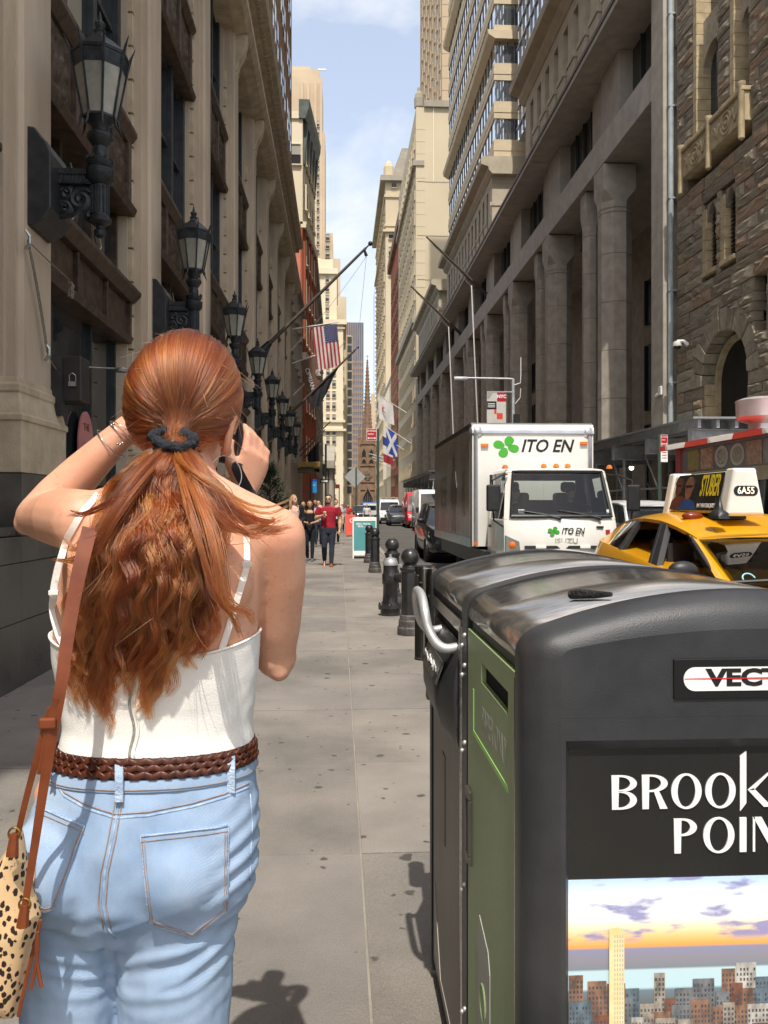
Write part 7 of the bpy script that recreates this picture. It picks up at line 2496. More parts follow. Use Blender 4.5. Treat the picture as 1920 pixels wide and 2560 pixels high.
def wpt(a,f_,d=0.0):
 ins=0.105+0.09*f_
 hwx=(cx1-cx0)/2-ins
 return Vector(((cx0+cx1)/2+a*hwx,13.715+0.27*f_-0.04*(1-a*a)-d,WZ0+(WZ1-WZ0)*f_))
MB().tube([wpt(-1+2*k/12,0.0,0.012)for k in range(13)]+[wpt(1,k/6,0.012)for k in range(1,7)]+[wpt(1-2*k/12,1.0,0.012)for k in range(1,13)]+[wpt(-1,1-k/6,0.012)for k in range(1,7)],0.028,6).build('windscreen_seal',M_TRIMK,tk)
for a0,a1 in((-0.05,-0.85),(0.75,-0.05)):
 s=MB()
 s.tube([wpt(a0,-0.04,0.03),wpt((a0+a1)/2,0.06,0.03),wpt(a1,0.13,0.03)],[0.02,0.014,0.008],6)
 s.ball(wpt(a0,-0.05,0.03),0.03,8)
 s.build('wiper',M_TRIMK,tk)
MB().hexa([(cx0+0.15,13.82,1.15),(cx1-0.15,13.82,1.15),(cx1-0.15,14.25,1.2),(cx0+0.15,14.25,1.2),(cx0+0.15,13.82,1.33),(cx1-0.15,13.82,1.33),(cx1-0.15,14.25,1.38),(cx0+0.15,14.25,1.38)]).build('dashboard',M_INT,tk)
MB().box(cx0+0.1,cx1-0.1,13.9,15.3,0.5,0.55).build('cab_floor',M_INT,tk)
MB().tube([(4.22+0.2*math.cos(a),14.32+0.06*math.sin(a),1.42+0.13*math.sin(a))for a in[2*math.pi*k/20 for k in range(21)]],0.018,6).build('steering_wheel',M_TRIMK,tk)
for x,m_,w_ in((4.05,mat('manila_paper',hexc('#b5935a'),None),0.24),(3.35,mat('green_paper',hexc('#5f9a72'),None),0.12),(4.42,mat('teal_paper',hexc('#4f9a92'),None),0.1)):
 MB().box(x-w_,x+w_,13.9,14.1,1.385,1.39).build('papers',m_,tk)
for x in(3.05,4.55):
 MB().box(x-0.05,x+0.05,13.735,13.745,1.38,1.45).build('permit_sticker',M_WHITEINK,tk)
for x in(3.15,4.2):
 s=MB().box(x-0.28,x+0.28,14.75,15.1,0.9,1.75)
 s.box(x-0.14,x+0.14,14.95,15.08,1.76,1.95)
 s.build('seat',M_INT,tk,bevel=0.06,seg=3)
for u in(1262,1362,1393,1422,1522):
 p_=P(u,1165,14.15)
 MB().lathe([(0.05,0),(0.05,0.025),(0.035,0.06),(0.008,0.07)],(p_.x,14.12 if u in(1262,1522)else 14.22,WZ1+(0.06 if u in(1262,1522)else 0.085)),12).build('roof_lamp',M_ORLENS,tk,smooth=40)
yn=13.615
clover(3.565,yn-0.008,1.085,0.075,tk)
text('ITO EN','lettering',0.145,M_BINK,tk,(3.885,yn-0.012,1.085),FACE_CAM,0.002,offset=0.003,shear=0.28,sx=0.82)
text('ISUZU','maker_name',0.115,M_GREYINK,tk,(3.78,yn-0.012,0.925),FACE_CAM,0.004,offset=0.002,sx=1.25)
for k,zz in enumerate((0.845,0.70)):
 MB().box(cx0+0.32,cx1-0.32,yn-0.012,yn+0.05,zz-0.05,zz).build('grille_slot',M_BLACK,tk)
 for x in(3.35,4.1):
  MB().box(x-0.09,x+0.09,yn-0.018,yn+0.04,zz-0.05,zz+0.002).build('grille_rib',M_WPAINT,tk,bevel=0.01)
MB().box(cx0+0.05,cx1-0.05,13.5,13.72,0.22,0.48).build('bumper',M_WPAINT,tk,bevel=0.04,seg=3)
p_=P(1500,1311,13.63)
MB().box(4.3,4.42,yn+0.02,yn+0.045,1.14,1.17).build('vent_badge',M_TRIMK,tk)
MB().box(4.46,4.53,yn+0.03,yn+0.055,1.04,1.11).build('permit_sticker',M_RED,tk)
MB().box(bx0+0.15,bx1-0.15,15.0,by1-0.2,0.38,0.68).build('chassis',M_BLACK,tk)
for yy in(14.55,19.8):
 for sg,x in((-1,2.86),(1,4.58)):
  wheel(tk,(x,yy,ROADZ+0.40),0.40,0.26 if yy<15 else 0.5,sg)
MB().box(bx0+0.05,bx0+0.1,15.5,15.58,bz0+0.02,bz0+0.1).build('side_marker',M_ORLENS,tk)
# cars
SUVT=dict(L=4.8,belt=[(0,0.75),(0.12,0.9),(0.5,1.0),(1.15,1.08),(1.4,1.12),(4.6,1.2),(4.75,1.1),(4.8,0.9)],beltw=[(0,0.7),(0.3,0.88),(1.0,0.93),(4.2,0.93),(4.8,0.86)],side=[(0,0.8),(0.25,0.95),(0.8,1.0),(4.2,1.0),(4.8,0.93)],roof=[(1.9,1.62),(2.4,1.70),(3.6,1.72),(4.5,1.66),(4.7,1.6)],roofw=[(1.9,0.72),(2.6,0.74),(4.7,0.72)],low=[(0,0.32),(0.4,0.24),(4.4,0.26),(4.8,0.4)],crown=[(0,0.05),(0.6,0.06),(1.1,0.05),(1.4,0.0),(4.8,0.02)],stations=[0,0.06,0.18,0.4,0.8,1.15,1.4,2.2,3.2,4.2,4.6,4.74,4.8],r0=1.92,r1=4.66,rcrown=0.06,wind=(1.2,2.0),rear=(4.72,4.62),mirror=1.62,head=((0.6,0.02,0.72),(0.95,0.3,0.74),(0.93,0.45,0.9),(0.6,0.1,0.88)),seat=(1.9,2.9))
SW=[('pillar',1.25,1.36,1.93,2.06),('glass',1.36,2.5,2.06,2.6),('trim_pillar',2.5,2.62,2.6,2.7),('glass',2.62,3.6,2.7,3.6),('trim_pillar',3.6,3.7,3.6,3.7),('glass',3.7,4.4,3.7,4.35),('pillar',4.4,4.68,4.35,4.62)]
M_WCAR=mat('white_car_paint',hexc('#d8d8d6'),None,rough=0.3,coat=0.6)
M_KCAR=mat('black_car_paint',hexc('#17181b'),hexc('#1f2023'),1.5,0.25,coat=0.7)
M_RCAR=mat('red_van_paint',hexc('#b51f2b'),hexc('#bd2632'),1.5,0.3,coat=0.6)
car('parked_suv','white car with dark windows parked between truck and food truck',7.0,16.1,1.85,SUVT,M_WCAR,M_DGLASS,SW,((0.9,0.36),(3.8,0.36)),'cars on the right of the street',seats=False)
car('dark_suv','black car close behind the delivery truck, left half showing',3.45,23.2,1.9,SUVT,M_KCAR,M_DGLASS,SW,((0.9,0.36),(3.8,0.36)),'cars behind the truck',seats=False)
p_=G(898,1302,ROADZ)
car('dark_suv','small dark blue car far up the street with bright windscreen',2.35,92.0,1.9,SUVT,mat('blue_black_paint',hexc('#20252e'),None,rough=0.25,coat=0.6),M_DGLASS,SW,((0.9,0.36),(3.8,0.36)),'cars behind the truck',seats=False)
# vans
def van(name,label,xc,yf,W_,H_,paint,L_=6.0,rack=False,lower=None):
 t=thing(name,(xc,yf+L_/2,ROADZ),label,'van','vans coming down the street')
 z0=ROADZ
 hw=W_/2
 prof=[(0.0,0.35),(0.02,0.75),(0.18,0.98),(0.75,1.22),(1.55,H_-0.22),(1.95,H_-0.03),(2.6,H_),(L_-0.2,H_),(L_,H_-0.15),(L_,0.4),(L_-0.1,0.3),(0.2,0.28)]
 rings=[]
 for f_,ins in((-1.0,0.10),(-0.96,0.02),(-0.9,0.0),(0.9,0.0),(0.96,0.02),(1.0,0.10)):
  cyy,czz=L_/2,1.2
  rings.append([(xc+f_*hw*(1-0.10*max(0,(p[1]-1.2)/(H_-1.2))if True else 1),yf+p[0]+(ins if p[0]<L_/2 else-ins),z0+p[1]-(ins*0.4 if p[1]>1.5 else 0))for p in prof])
 MB().loft(rings).build('body',paint,t,smooth=35)
 def fp(a,z):
  """point on the screen plane"""
  f_=(z-1.22)/(H_-0.22-1.22)
  return(xc+a*hw*(1-0.1*max(0,(z-1.2)/(H_-1.2))),yf+0.75+0.8*f_-0.02,z0+z)
 patch('windscreen',(fp(-0.9,1.26),fp(0.9,1.26),fp(0.86,H_-0.3),fp(-0.86,H_-0.3)),M_DGLASS,t,0.04,dirn=(0,-1,0.4))
 for sg in(-1,1):
  x=xc+sg*(hw*0.985)
  patch('side_window',((x+sg*0.022,yf+0.95,z0+1.28),(x+sg*0.022,yf+1.95,z0+1.22),(x-sg*0.05,yf+1.95,z0+H_*0.80),(x-sg*0.05,yf+1.5,z0+H_*0.80)),M_DGLASS,t,0.0,dirn=(sg,0,0))
  patch('headlight',((xc+sg*hw*0.6,yf+0.02,z0+0.82),(xc+sg*hw*0.97,yf+0.16,z0+0.86),(xc+sg*hw*0.96,yf+0.3,z0+1.06),(xc+sg*hw*0.68,yf+0.16,z0+0.99)),M_LENS,t,0.02,dirn=(0,-1,0))
  MB().box(xc+sg*(hw+0.05)-0.09,xc+sg*(hw+0.05)+0.09,yf+0.82,yf+0.95,z0+1.22,z0+1.58).build('door_mirror',M_TRIMK,t,bevel=0.03)
  for s_ in(0.95,L_-1.2):
   MB().lathe([(0.05,0),(0.42,0.0),(0.42,sg*-0.2)],(xc+sg*(hw+0.004),yf+s_,z0+0.38),22,'x').build('wheel_arch',M_TRIMK,t)
   wheel(t,(xc+sg*(hw+0.012),yf+s_,z0+0.35),0.35,0.22,sg)
  MB().box(x-sg*0.01,x+sg*0.03,yf+1.4,yf+L_-1.7,z0+0.5,z0+0.58).build('side_moulding',M_TRIMK,t)
 MB().box(xc-hw*0.55,xc+hw*0.55,yf-0.03,yf+0.1,z0+0.66,z0+0.90).build('grille',M_TRIMK,t,bevel=0.02)
 for k in range(3):
  MB().box(xc-hw*0.5,xc+hw*0.5,yf-0.04,yf-0.025,z0+0.70+0.06*k,z0+0.72+0.06*k).build('grille_bar',M_ALUT,t)
 MB().box(xc-hw*0.93,xc+hw*0.93,yf-0.05,yf+0.25,z0+0.3,z0+0.6).build('bumper',M_TRIMK,t,bevel=0.05,seg=3)
 MB().box(xc-0.16,xc+0.16,yf-0.062,yf-0.05,z0+0.42,z0+0.54).build('licence_plate',M_PLATE,t)
 if rack:
  for k in range(4):
   yy=yf+2.0+k*1.0
   MB().tube([(xc-hw*0.85,yy,z0+H_-0.02),(xc-hw*0.85,yy,z0+H_+0.12),(xc+hw*0.85,yy,z0+H_+0.12),(xc+hw*0.85,yy,z0+H_-0.02)],0.025,6).build('roof_bar',M_GALV,t)
  for x in(-0.5,0.0,0.4):
   MB().box(xc+x-0.12,xc+x+0.12,yf+1.9,yf+5.2,z0+H_+0.145,z0+H_+0.22).build('roof_load',mat('pale_timber',hexc('#b59a6a'),None),t)
 return t
p1=W(1060,1300,5.9)
van('white_van','tall white van right behind the delivery truck',5.9,50.0,2.05,2.7,M_WCAR)
van('red_van','bright red van between two white vans',6.0,60.5,2.0,2.72,M_RCAR)
van('white_van','white van with roof rack driving ahead of the red one, farther left',4.7,76.0,2.0,2.3,M_WCAR,rack=True)
car('dark_car','grey car beside the red van, partly hidden',5.0,68.0,1.85,SUVT,mat('grey_car_paint',hexc('#3d4044'),None,rough=0.3,coat=0.5),M_DGLASS,SW,((0.9,0.36),(3.8,0.36)),'cars behind the truck',seats=False)
p_=P(925,1270,120)
bt_=thing('blue_truck',(p_.x,123,ROADZ),'small blue box truck far up the street behind the sign post','truck')
MB().box(p_.x-1.1,p_.x+1.1,121,126,0.6,2.1).build('cargo_box',mat('blue_truck_paint',hexc('#3f6fb0'),None,rough=0.4),bt_,bevel=0.05)
MB().box(p_.x-1.0,p_.x+1.0,119.3,121,0.2,1.9).build('cab',M_WCAR,bt_,bevel=0.12,seg=3)
MB().box(p_.x-0.85,p_.x+0.85,119.25,119.3,1.0,1.6).build('windscreen',M_DGLASS,bt_)
for sg in(-1,1):
 for yy in(119.9,124.8):
  wheel(bt_,(p_.x+sg*1.08,yy,ROADZ+0.38),0.38,0.25,sg)
# food truck
fx0,fx1,fy0,fy1,fz1=6.28,8.1,8.2,15.15,2.66
ft=thing('food_truck',(7.2,11.7,ROADZ),'red and silver food truck with menu pictures and aluminium roof fan','food truck')
M_FTRED=mat('food_truck_red',hexc('#b32a22'),hexc('#c0352b'),2,0.4)
M_FTSIL=mat('food_truck_panel',hexc('#9c9a95'),hexc('#b0aea8'),3,0.4,0.3)
MB().box(fx0+0.02,fx1,fy0,fy1,0.3,fz1-0.05).build('body',M_FTSIL,ft)
MB().box(fx0-0.02,fx0+0.4,fy1-0.28,fy1+0.02,0.2,fz1-0.02).build('red_corner',M_FTRED,ft,bevel=0.05)
MB().prism([(fx0+0.6,fz1+0.08),(fx0-0.28,fz1-0.04),(fx0-0.30,fz1-0.14),(fx0+0.02,fz1-0.10),(fx0+0.6,fz1-0.04)],'y',fy0,fy1+0.05).build('awning',mat('awning_red',hexc('#c2382c'),hexc('#cc4537'),2,0.5),ft)
for k in range(4):
 ya_=fy0+0.6+k*1.75
 MB().hexa([(fx0-0.287,ya_,fz1-0.05),(fx0-0.287,ya_+0.85,fz1-0.05),(fx0-0.27,ya_+1.05,fz1-0.036),(fx0-0.27,ya_+0.2,fz1-0.036),(fx0-0.313,ya_,fz1-0.135),(fx0-0.313,ya_+0.7,fz1-0.135),(fx0-0.295,ya_+0.9,fz1-0.13),(fx0-0.295,ya_+0.2,fz1-0.13)]).build('awning_stripe',M_OFFW,ft)
st_=MB().box(fx0-0.005,fx0+0.03,fy0+0.2,fy1-0.3,2.12,2.52).build('menu_strip',mat('menu_strip',hexc('#6b6560'),hexc('#857e77'),3,0.35),ft)
FOOD=[mat('food_print_%d'%i,hexc(a),hexc(b),18,0.35)for i,(a,b)in enumerate((('#8a8a3a','#c9a24a'),('#b9532f','#e0c9a0'),('#6f5a3a','#d8d0c0'),('#8a7a62','#b8ae9a'),('#a05a38','#caa070'),('#7b7f7a','#a9aca6')))]
y=fy1-0.55
k=0
while y>fy0+0.5:
 if k in(2,3):
  ob=MB().prism([(y-0.24+0.23*math.cos(a),2.32+0.18*math.sin(a))for a in[2*math.pi*q/24 for q in range(24)]],'x',fx0-0.012,fx0-0.006).build('dish_picture',M_OFFW,st_)
  MB().prism([(y-0.24+0.17*math.cos(a),2.32+0.13*math.sin(a))for a in[2*math.pi*q/24 for q in range(24)]],'x',fx0-0.016,fx0-0.0125).build('dish',FOOD[k%6],ob)if False else MB().prism([(y-0.24+0.17*math.cos(a),2.32+0.13*math.sin(a))for a in[2*math.pi*q/24 for q in range(24)]],'x',fx0-0.016,fx0-0.0125).build('dish_picture',FOOD[k%6],st_)
 else:
  MB().box(fx0-0.012,fx0-0.006,y-0.46,y,2.14,2.5).build('dish_picture',FOOD[k%6],st_)
 y-=0.54
 k+=1
MB().box(fx0-0.012,fx0+0.03,11.1,14.6,1.9,2.11).build('hatch_header',mat('hatch_header',hexc('#b9a24a'),hexc('#c9c4b8'),5,0.4),ft)
hf=MB()
for a_,b_,c_,d_ in((11.05,11.15,0.95,1.9),(14.5,14.6,0.95,1.9),(12.75,12.83,0.95,1.9),(11.15,14.5,0.9,0.97)):
 hf.box(fx0-0.02,fx0+0.03,a_,b_,c_,d_)
hf.build('hatch_frame',M_OFFW,ft)
MB().box(fx0+0.005,fx0+0.019,11.15,12.75,0.97,1.9).build('hatch_pane',M_DGLASS,ft)
MB().box(fx0+0.005,fx0+0.019,12.83,14.5,0.97,1.9).build('hatch_pane',M_DGLASS,ft)
mb_=MB().box(fx0-0.015,fx0+0.015,8.4,10.9,0.5,2.08).build('menu_board',mat('menu_board',hexc('#a7a29a'),hexc('#b8b3ab'),2,0.4),ft)
rm=random.Random(4)
for k in range(15):
 for q in range(3):
  yy=10.8-q*0.82
  MB().box(fx0-0.018,fx0-0.0155,yy-rm.uniform(0.35,0.7),yy,1.92-k*0.09,1.95-k*0.09).build('menu_line',M_RINK if k%5==0 else M_GREYINK,mb_)
for yy in(9.3,14.2):
 for sg,x in((-1,fx0+0.06),(1,fx1-0.02)):
  wheel(ft,(x,yy,ROADZ+0.36),0.36,0.24,sg)
MB().box(fx0+0.05,fx1-0.05,fy0+0.1,fy1-0.1,0.1,0.3).build('chassis',M_BLACK,ft)
p_=P(1817,1080,13.6)
vf=thing('roof_fan',(6.95,13.3,fz1),'round spun-aluminium exhaust fan on the food truck roof','fan')
cxv,cyv=6.95,13.3
MB().lathe([(0.20,fz1-0.05),(0.20,fz1+0.10),(0.19,fz1+0.20),(0.24,fz1+0.22)],(cxv,cyv,0),24).build('curb',M_ALU,vf,smooth=40)
MB().lathe([(0.24,fz1+0.22),(0.33,fz1+0.25),(0.385,fz1+0.31),(0.395,fz1+0.56),(0.40,fz1+0.58),(0.39,fz1+0.585),(0.30,fz1+0.62),(0.22,fz1+0.635),(0.02,fz1+0.64)],(cxv,cyv,0),32).build('drum',M_ALU,vf,smooth=40)
MB().box(cxv+0.38,cxv+0.52,cyv-0.2,cyv-0.08,fz1+0.28,fz1+0.50).build('switch_box',M_WHITE,vf,bevel=0.01)
MB().tube(smooth_path([(cxv+0.46,cyv-0.15,fz1+0.28),(cxv+0.5,cyv-0.16,fz1+0.18),(cxv+0.42,cyv-0.18,fz1+0.08),(cxv+0.3,cyv-0.15,fz1+0.05)]),0.014,6).build('yellow_cable',mat('yellow_cable',hexc('#c9b84a'),None),vf)
MB().box(cxv-0.28,cxv+0.28,cyv-0.28,cyv+0.28,fz1-0.052,fz1-0.0).build('flashing',M_GALV,vf)
# people: closed tapered pieces fused into one surface
def skin_mat(name,c1,c2):
 return mat(name,c1,c2,9,0.48,sss=0.25,bump=0.03,bscale=300,spec=0.4)
M_SKIN=skin_mat('fair_skin',hexc('#d3a48c'),hexc('#dcb19a'))
M_SKIN2=skin_mat('tan_skin',hexc('#b98a6a'),hexc('#c49878'))
M_SKIN3=skin_mat('light_tan_skin',hexc('#c59a7c'),hexc('#cfa689'))
def limb(mb,pts,rads,n=10,flat=1.0):
 pts=[Vector(p)for p in pts]
 mb.tube(pts,rads,n,True,flat)
 mb.ball(pts[0],rads[0],n)
 mb.ball(pts[-1],rads[-1],n)
def rings(mb,rows,n=20,pw=2.0):
 """rows: (cx, cy, z, half width, half depth)"""
 rr=[]
 for cx,cy,z,a,b in rows:
  ring=[]
  for k in range(n):
   t=2*math.pi*k/n
   c,s=math.cos(t),math.sin(t)
   e=2.0/pw
   ring.append((cx+a*math.copysign(abs(c)**e,c),cy+b*math.copysign(abs(s)**e,s),z))
  rr.append(ring)
 mb.loft(rr)
def fuse(mb,name,m_,par,voxel,smooth=4,shrink=0.0):
 """one continuous surface from the overlapping pieces; the result is baked so it can be shaped further"""
 o=mb.build(name+'_raw',m_,None)
 rm=o.modifiers.new('r','REMESH')
 rm.mode='VOXEL'
 rm.voxel_size=voxel
 if smooth:
  sm=o.modifiers.new('s','SMOOTH')
  sm.factor=0.5
  sm.iterations=smooth
 dg=bpy.context.evaluated_depsgraph_get()
 me=bpy.data.meshes.new_from_object(o.evaluated_get(dg))
 bpy.data.objects.remove(o)
 me.name=name
 off=WORLD.get(par.name,Vector((0,0,0)))
 me.transform(Matrix.Translation(-off))
 me.polygons.foreach_set('use_smooth',[True]*len(me.polygons))
 ob=bpy.data.objects.new(name,me)
 if not me.materials:
  me.materials.append(m_)
 COL.objects.link(ob)
 ob.parent=par
 WORLD[ob.name]=off
 return ob
def walker(label,x,y,h,spec):
 """figure walking towards the camera; spec holds joints offsets in body heights (of 1.75 m) and clothes"""
 k=h/1.75
 t=thing('person',(x,y,0),label,'person',spec.get('group'))
 def J(p):
  return Vector((x+p[0]*k,y+p[1]*k,p[2]*k))
 lean=spec.get('lean',0.0)
 fl,fr=spec['footL'],spec['footR']
 kl,kr=spec['kneeL'],spec['kneeR']
 hipL,hipR=(-0.085,0,0.90),(0.085,0,0.90)
 shL,shR=(-spec.get('shw',0.19),0.0,1.43),(spec.get('shw',0.19),0.0,1.43)
 g=spec.get('girth',1.0)
 s=MB()
 hd=Vector((spec.get('hx',0.0),-0.02,1.635))
 hc=J(hd)
 yaw=spec.get('yaw',0.0)
 f=Vector((math.sin(yaw),-math.cos(yaw),0))
 s.ball(hc,0.083*k,18,(0.93,1.1,1.25))
 s.ball(hc+f*0.035*k+Vector((0,0,-0.055*k)),0.06*k,16,(0.92,0.95,1.0))
 s.ball(hc+f*0.105*k+Vector((0,0,-0.02*k)),0.016*k,10,(0.8,1.0,1.4))
 for sg in(-1,1):
  e=Vector((f.y,-f.x,0))*sg
  s.ball(hc+e*0.08*k+Vector((0,0,-0.015*k)),0.022*k,10,(0.6,0.9,1.4))
 limb(s,[J((0,0.015,1.40)),J((hd.x*0.6,0.0,1.50)),hc+Vector((0,0,-0.05*k))],[0.062*k*g,0.052*k*g,0.052*k])
 rings(s,[(x+a[0]*k,y+0.0*k,a[1]*k,a[2]*k*g,a[3]*k*g)for a in((0,0.86,0.15,0.10),(0,1.02,0.13,0.09),(0,1.2,0.15,0.10),(0,1.34,0.17,0.10),(0,1.42,0.14,0.085),(0,1.46,0.06,0.06))])
 for sh,el,wr,sg in((shL,spec['elbL'],spec['wriL'],-1),(shR,spec['elbR'],spec['wriR'],1)):
  ag=spec.get('arm',1.0)
  limb(s,[J(sh),J(sh).lerp(J(el),0.5),J(el)],[0.055*k*ag,0.047*k*ag,0.038*k*ag])
  limb(s,[J(el),J(el).lerp(J(wr),0.35),J(wr)],[0.038*k*ag,0.039*k*ag,0.026*k])
  d=(J(wr)-J(el)).normalized()
  pc=J(wr)+d*0.045*k
  sd=d.cross(Vector((0,1,0)))
  if sd.length<0.1:
   sd=Vector((1,0,0))
  sd.normalize()
  nrm=d.cross(sd).normalized()
  s.ball(pc,0.038*k,12,(1.0,0.75,1.0))
  curl=spec.get('curl',0.5)
  for q,(o_,ln)in enumerate(((-0.027,0.06),(-0.009,0.07),(0.009,0.066),(0.026,0.052))):
   b0=pc+sd*o_*k+d*0.025*k
   b1=b0+(d*(1-curl*0.5)+Vector((0,0.4*curl,-0.3*curl))).normalized()*ln*0.55*k
   b2=b1+(d*(1-curl)+Vector((0,curl,-0.4*curl))).normalized()*ln*0.5*k
   s.tube([b0,b1,b2],[0.0095*k,0.009*k,0.007*k],6)
  b0=pc+sd*0.03*k*-sg
  s.tube([b0,b0+(d*0.6-sd*sg*0.6)*0.035*k,b0+(d*1.0-sd*sg*0.5)*0.06*k],[0.012*k,0.0105*k,0.008*k],6)
 for a,b,c in((hipL,kl,fl),(hipR,kr,fr)):
  limb(s,[J(b),J(b).lerp(J((c[0],c[1]+0.03,c[2]+0.08)),0.5),J((c[0],c[1]+0.03,c[2]+0.08))],[0.045*k,0.045*k,0.034*k])
 fuse(s,'body',spec['skin'],t,0.011*k,3)
 fs=MB()
 e=Vector((f.y,-f.x,0))
 for sg in(-1,1):
  MB().ball(hc+f*0.082*k+e*0.033*k*sg+Vector((0,0,0.005*k)),0.011*k,8,(1.3,0.7,0.7)).build('eye',M_DARKEYE,t,smooth=True)
  MB().tube([hc+f*0.088*k+e*0.015*k*sg+Vector((0,0,0.024*k)),hc+f*0.08*k+e*0.05*k*sg+Vector((0,0,0.026*k))],0.004*k,5).build('eyebrow',spec['hair'],t)
 MB().ball(hc+f*0.092*k+Vector((0,0,-0.068*k)),0.02*k,8,(1.1,0.4,0.4)).build('mouth',M_LIP,t,smooth=True)
 s=MB()
 lg=spec.get('leg',1.0)
 rings(s,[(x+a[0]*k,y+a[4]*k,a[1]*k,a[2]*k*g,a[3]*k*g)for a in((0,0.80,0.165,0.115,0.01),(0,0.90,0.172,0.12,0.01),(0,1.0,0.148,0.10,0),(0,spec.get('waist',1.03),0.142,0.098,0))])
 for a,b,c in((hipL,kl,fl),(hipR,kr,fr)):
  an=(c[0],c[1]+0.03,c[2]+0.10)
  limb(s,[J((a[0],0,0.86)),J((a[0],0,0.86)).lerp(J(b),0.5),J(b)],[0.088*k*lg,0.078*k*lg,0.058*k*lg])
  limb(s,[J(b),J(b).lerp(J(an),0.4),J(an)],[0.058*k*lg,0.057*k*lg,0.044*k*lg])
 fuse(s,'trousers',spec['trousers'],t,0.012*k,3)
 s=MB()
 z0=spec.get('hem',0.98)
 rows=[(0,z0,0.158,0.112),(0,1.06,0.148,0.106),(0,1.2,0.163,0.112),(0,1.33,0.185,0.114)]
 if spec.get('neck','tee')=='tee':
  rows+=[(0,1.42,0.155,0.096),(0,1.465,0.075,0.072)]
 else:
  rows+=[(0,1.375,0.165,0.108)]
 rings(s,[(x+a[0]*k,y,a[1]*k,a[2]*k*g,a[3]*k*g)for a in rows])
 sl=spec.get('sleeve',0.0)
 if sl:
  for sh,el,wr in((shL,spec['elbL'],spec['wriL']),(shR,spec['elbR'],spec['wriR'])):
   if sl>1:
    limb(s,[J(sh),J(el)],[0.064*k,0.05*k])
    limb(s,[J(el),J(el).lerp(J(wr),sl-1)],[0.05*k,0.04*k])
   else:
    s.ball(J(sh),0.066*k,12)
    s.tube([J(sh),J(sh).lerp(J(el),sl)],[0.066*k*spec.get('arm',1),0.064*k*spec.get('arm',1)],12)
 else:
  for sg in(-1,1):
   s.tube([J((sg*0.11,-0.09,1.33)),J((sg*0.105,-0.07,1.43)),J((sg*0.10,0.0,1.475)),J((sg*0.105,0.07,1.42)),J((sg*0.11,0.09,1.33))],0.018*k,6)
 fuse(s,'top',spec['top'],t,0.011*k,2)
 if spec.get('jacket'):
  s=MB()
  for sg,sh,el,wr in((-1,shL,spec['elbL'],spec['wriL']),(1,shR,spec['elbR'],spec['wriR'])):
   limb(s,[J(sh),J(el)],[0.075*k,0.06*k])
   limb(s,[J(el),J(el).lerp(J(wr),0.8)],[0.06*k,0.048*k])
   rings(s,[(x+sg*0.115*k,y+0.03*k,z_*k,a_*k,0.10*k)for z_,a_ in((0.9,0.07),(1.1,0.07),(1.3,0.085),(1.42,0.07),(1.46,0.04))])
  rings(s,[(x,y+0.085*k,z_*k,0.16*k,0.05*k)for z_ in(0.9,1.1,1.3,1.43)])
  fuse(s,'cardigan',spec['jacket'],t,0.013*k,3)
 s=MB()
 s.ball(hc+Vector((0,0,0.028*k))-f*0.018*k,0.088*k,18,(0.98,1.08,1.12))
 if spec.get('long'):
  ln=spec['long']
  for sg in(-1,1):
   e=Vector((f.y,-f.x,0))*sg
   limb(s,[hc+e*0.055*k-f*0.02*k+Vector((0,0,0.04*k)),hc+e*0.088*k-f*0.03*k+Vector((0,0,-0.06*k)),hc+e*0.095*k-f*0.03*k+Vector((0,0,-ln*0.6*k)),hc+e*0.085*k-f*0.02*k+Vector((0,0,-ln*k))],[0.045*k,0.042*k,0.045*k,0.02*k])
  limb(s,[hc-f*0.06*k,hc-f*0.09*k+Vector((0,0,-ln*0.5*k)),hc-f*0.10*k+Vector((0,0,-ln*0.95*k))],[0.075*k,0.07*k,0.03*k])
 ho=fuse(s,'hair',spec['hair'],t,0.009*k,2)
 bm=bmesh.new()
 bm.from_mesh(ho.data)
 off=WORLD[ho.name]
 kill=[]
 for v in bm.verts:
  p=v.co+off-hc
  fr_=p.dot(f)/k
  if fr_>0.03 and p.z/k<0.075-(0.0 if not spec.get('long')else 0.0)and p.z/k>-0.2 and abs(p.dot(Vector((f.y,-f.x,0))))/k<0.082:
   kill.append(v)
 bmesh.ops.delete(bm,geom=kill,context='VERTS')
 bm.to_mesh(ho.data)
 bm.free()
 for c in(fl,fr):
  s=MB()
  tilt=spec.get('tilt',{}).get(c[0]<0,0.0)
  rr=[]
  for(yy,w_,zb,zt)in((0.09,0.028,0.0,0.07),(0.06,0.036,0.0,0.095),(0.0,0.038,0.0,0.085),(-0.07,0.044,0.0,0.055),(-0.13,0.042,0.0,0.04),(-0.17,0.026,0.005,0.03)):
   ring=[]
   for q in range(10):
    a=2*math.pi*q/10
    px_,pz=w_*math.cos(a),zb+(zt-zb)*(0.5+0.5*math.sin(a))
    dy_,dz_=yy*math.cos(tilt)-pz*math.sin(tilt),yy*math.sin(tilt)+pz*math.cos(tilt)
    ring.append(J((c[0]+px_,c[1]+dy_,c[2]+dz_)))
   rr.append(ring)
  s.loft(rr)
  s.build('shoe',spec['shoes'],t,smooth=50)
 return t,J,hc,f,k
M_DARKEYE=mat('dark_eye',(0.01,0.008,0.007),None,rough=0.2)
M_LIP=mat('lip',hexc('#9a5a50'),None,rough=0.4)
M_NAVY=mat('navy_trousers',hexc('#20232f'),hexc('#2b2e3a'),6,0.85,bump=0.3,bscale=25)
M_BLKTR=mat('black_trousers',hexc('#15151a'),hexc('#1f1f24'),6,0.85,bump=0.3,bscale=25)
M_REDPOLO=mat('red_polo',hexc('#8f1426'),hexc('#a01c30'),6,0.85,bump=0.3,bscale=22)
M_BLUSH=mat('blush_top',hexc('#c9a99b'),hexc('#d6b8aa'),6,0.85,bump=0.2,bscale=30)
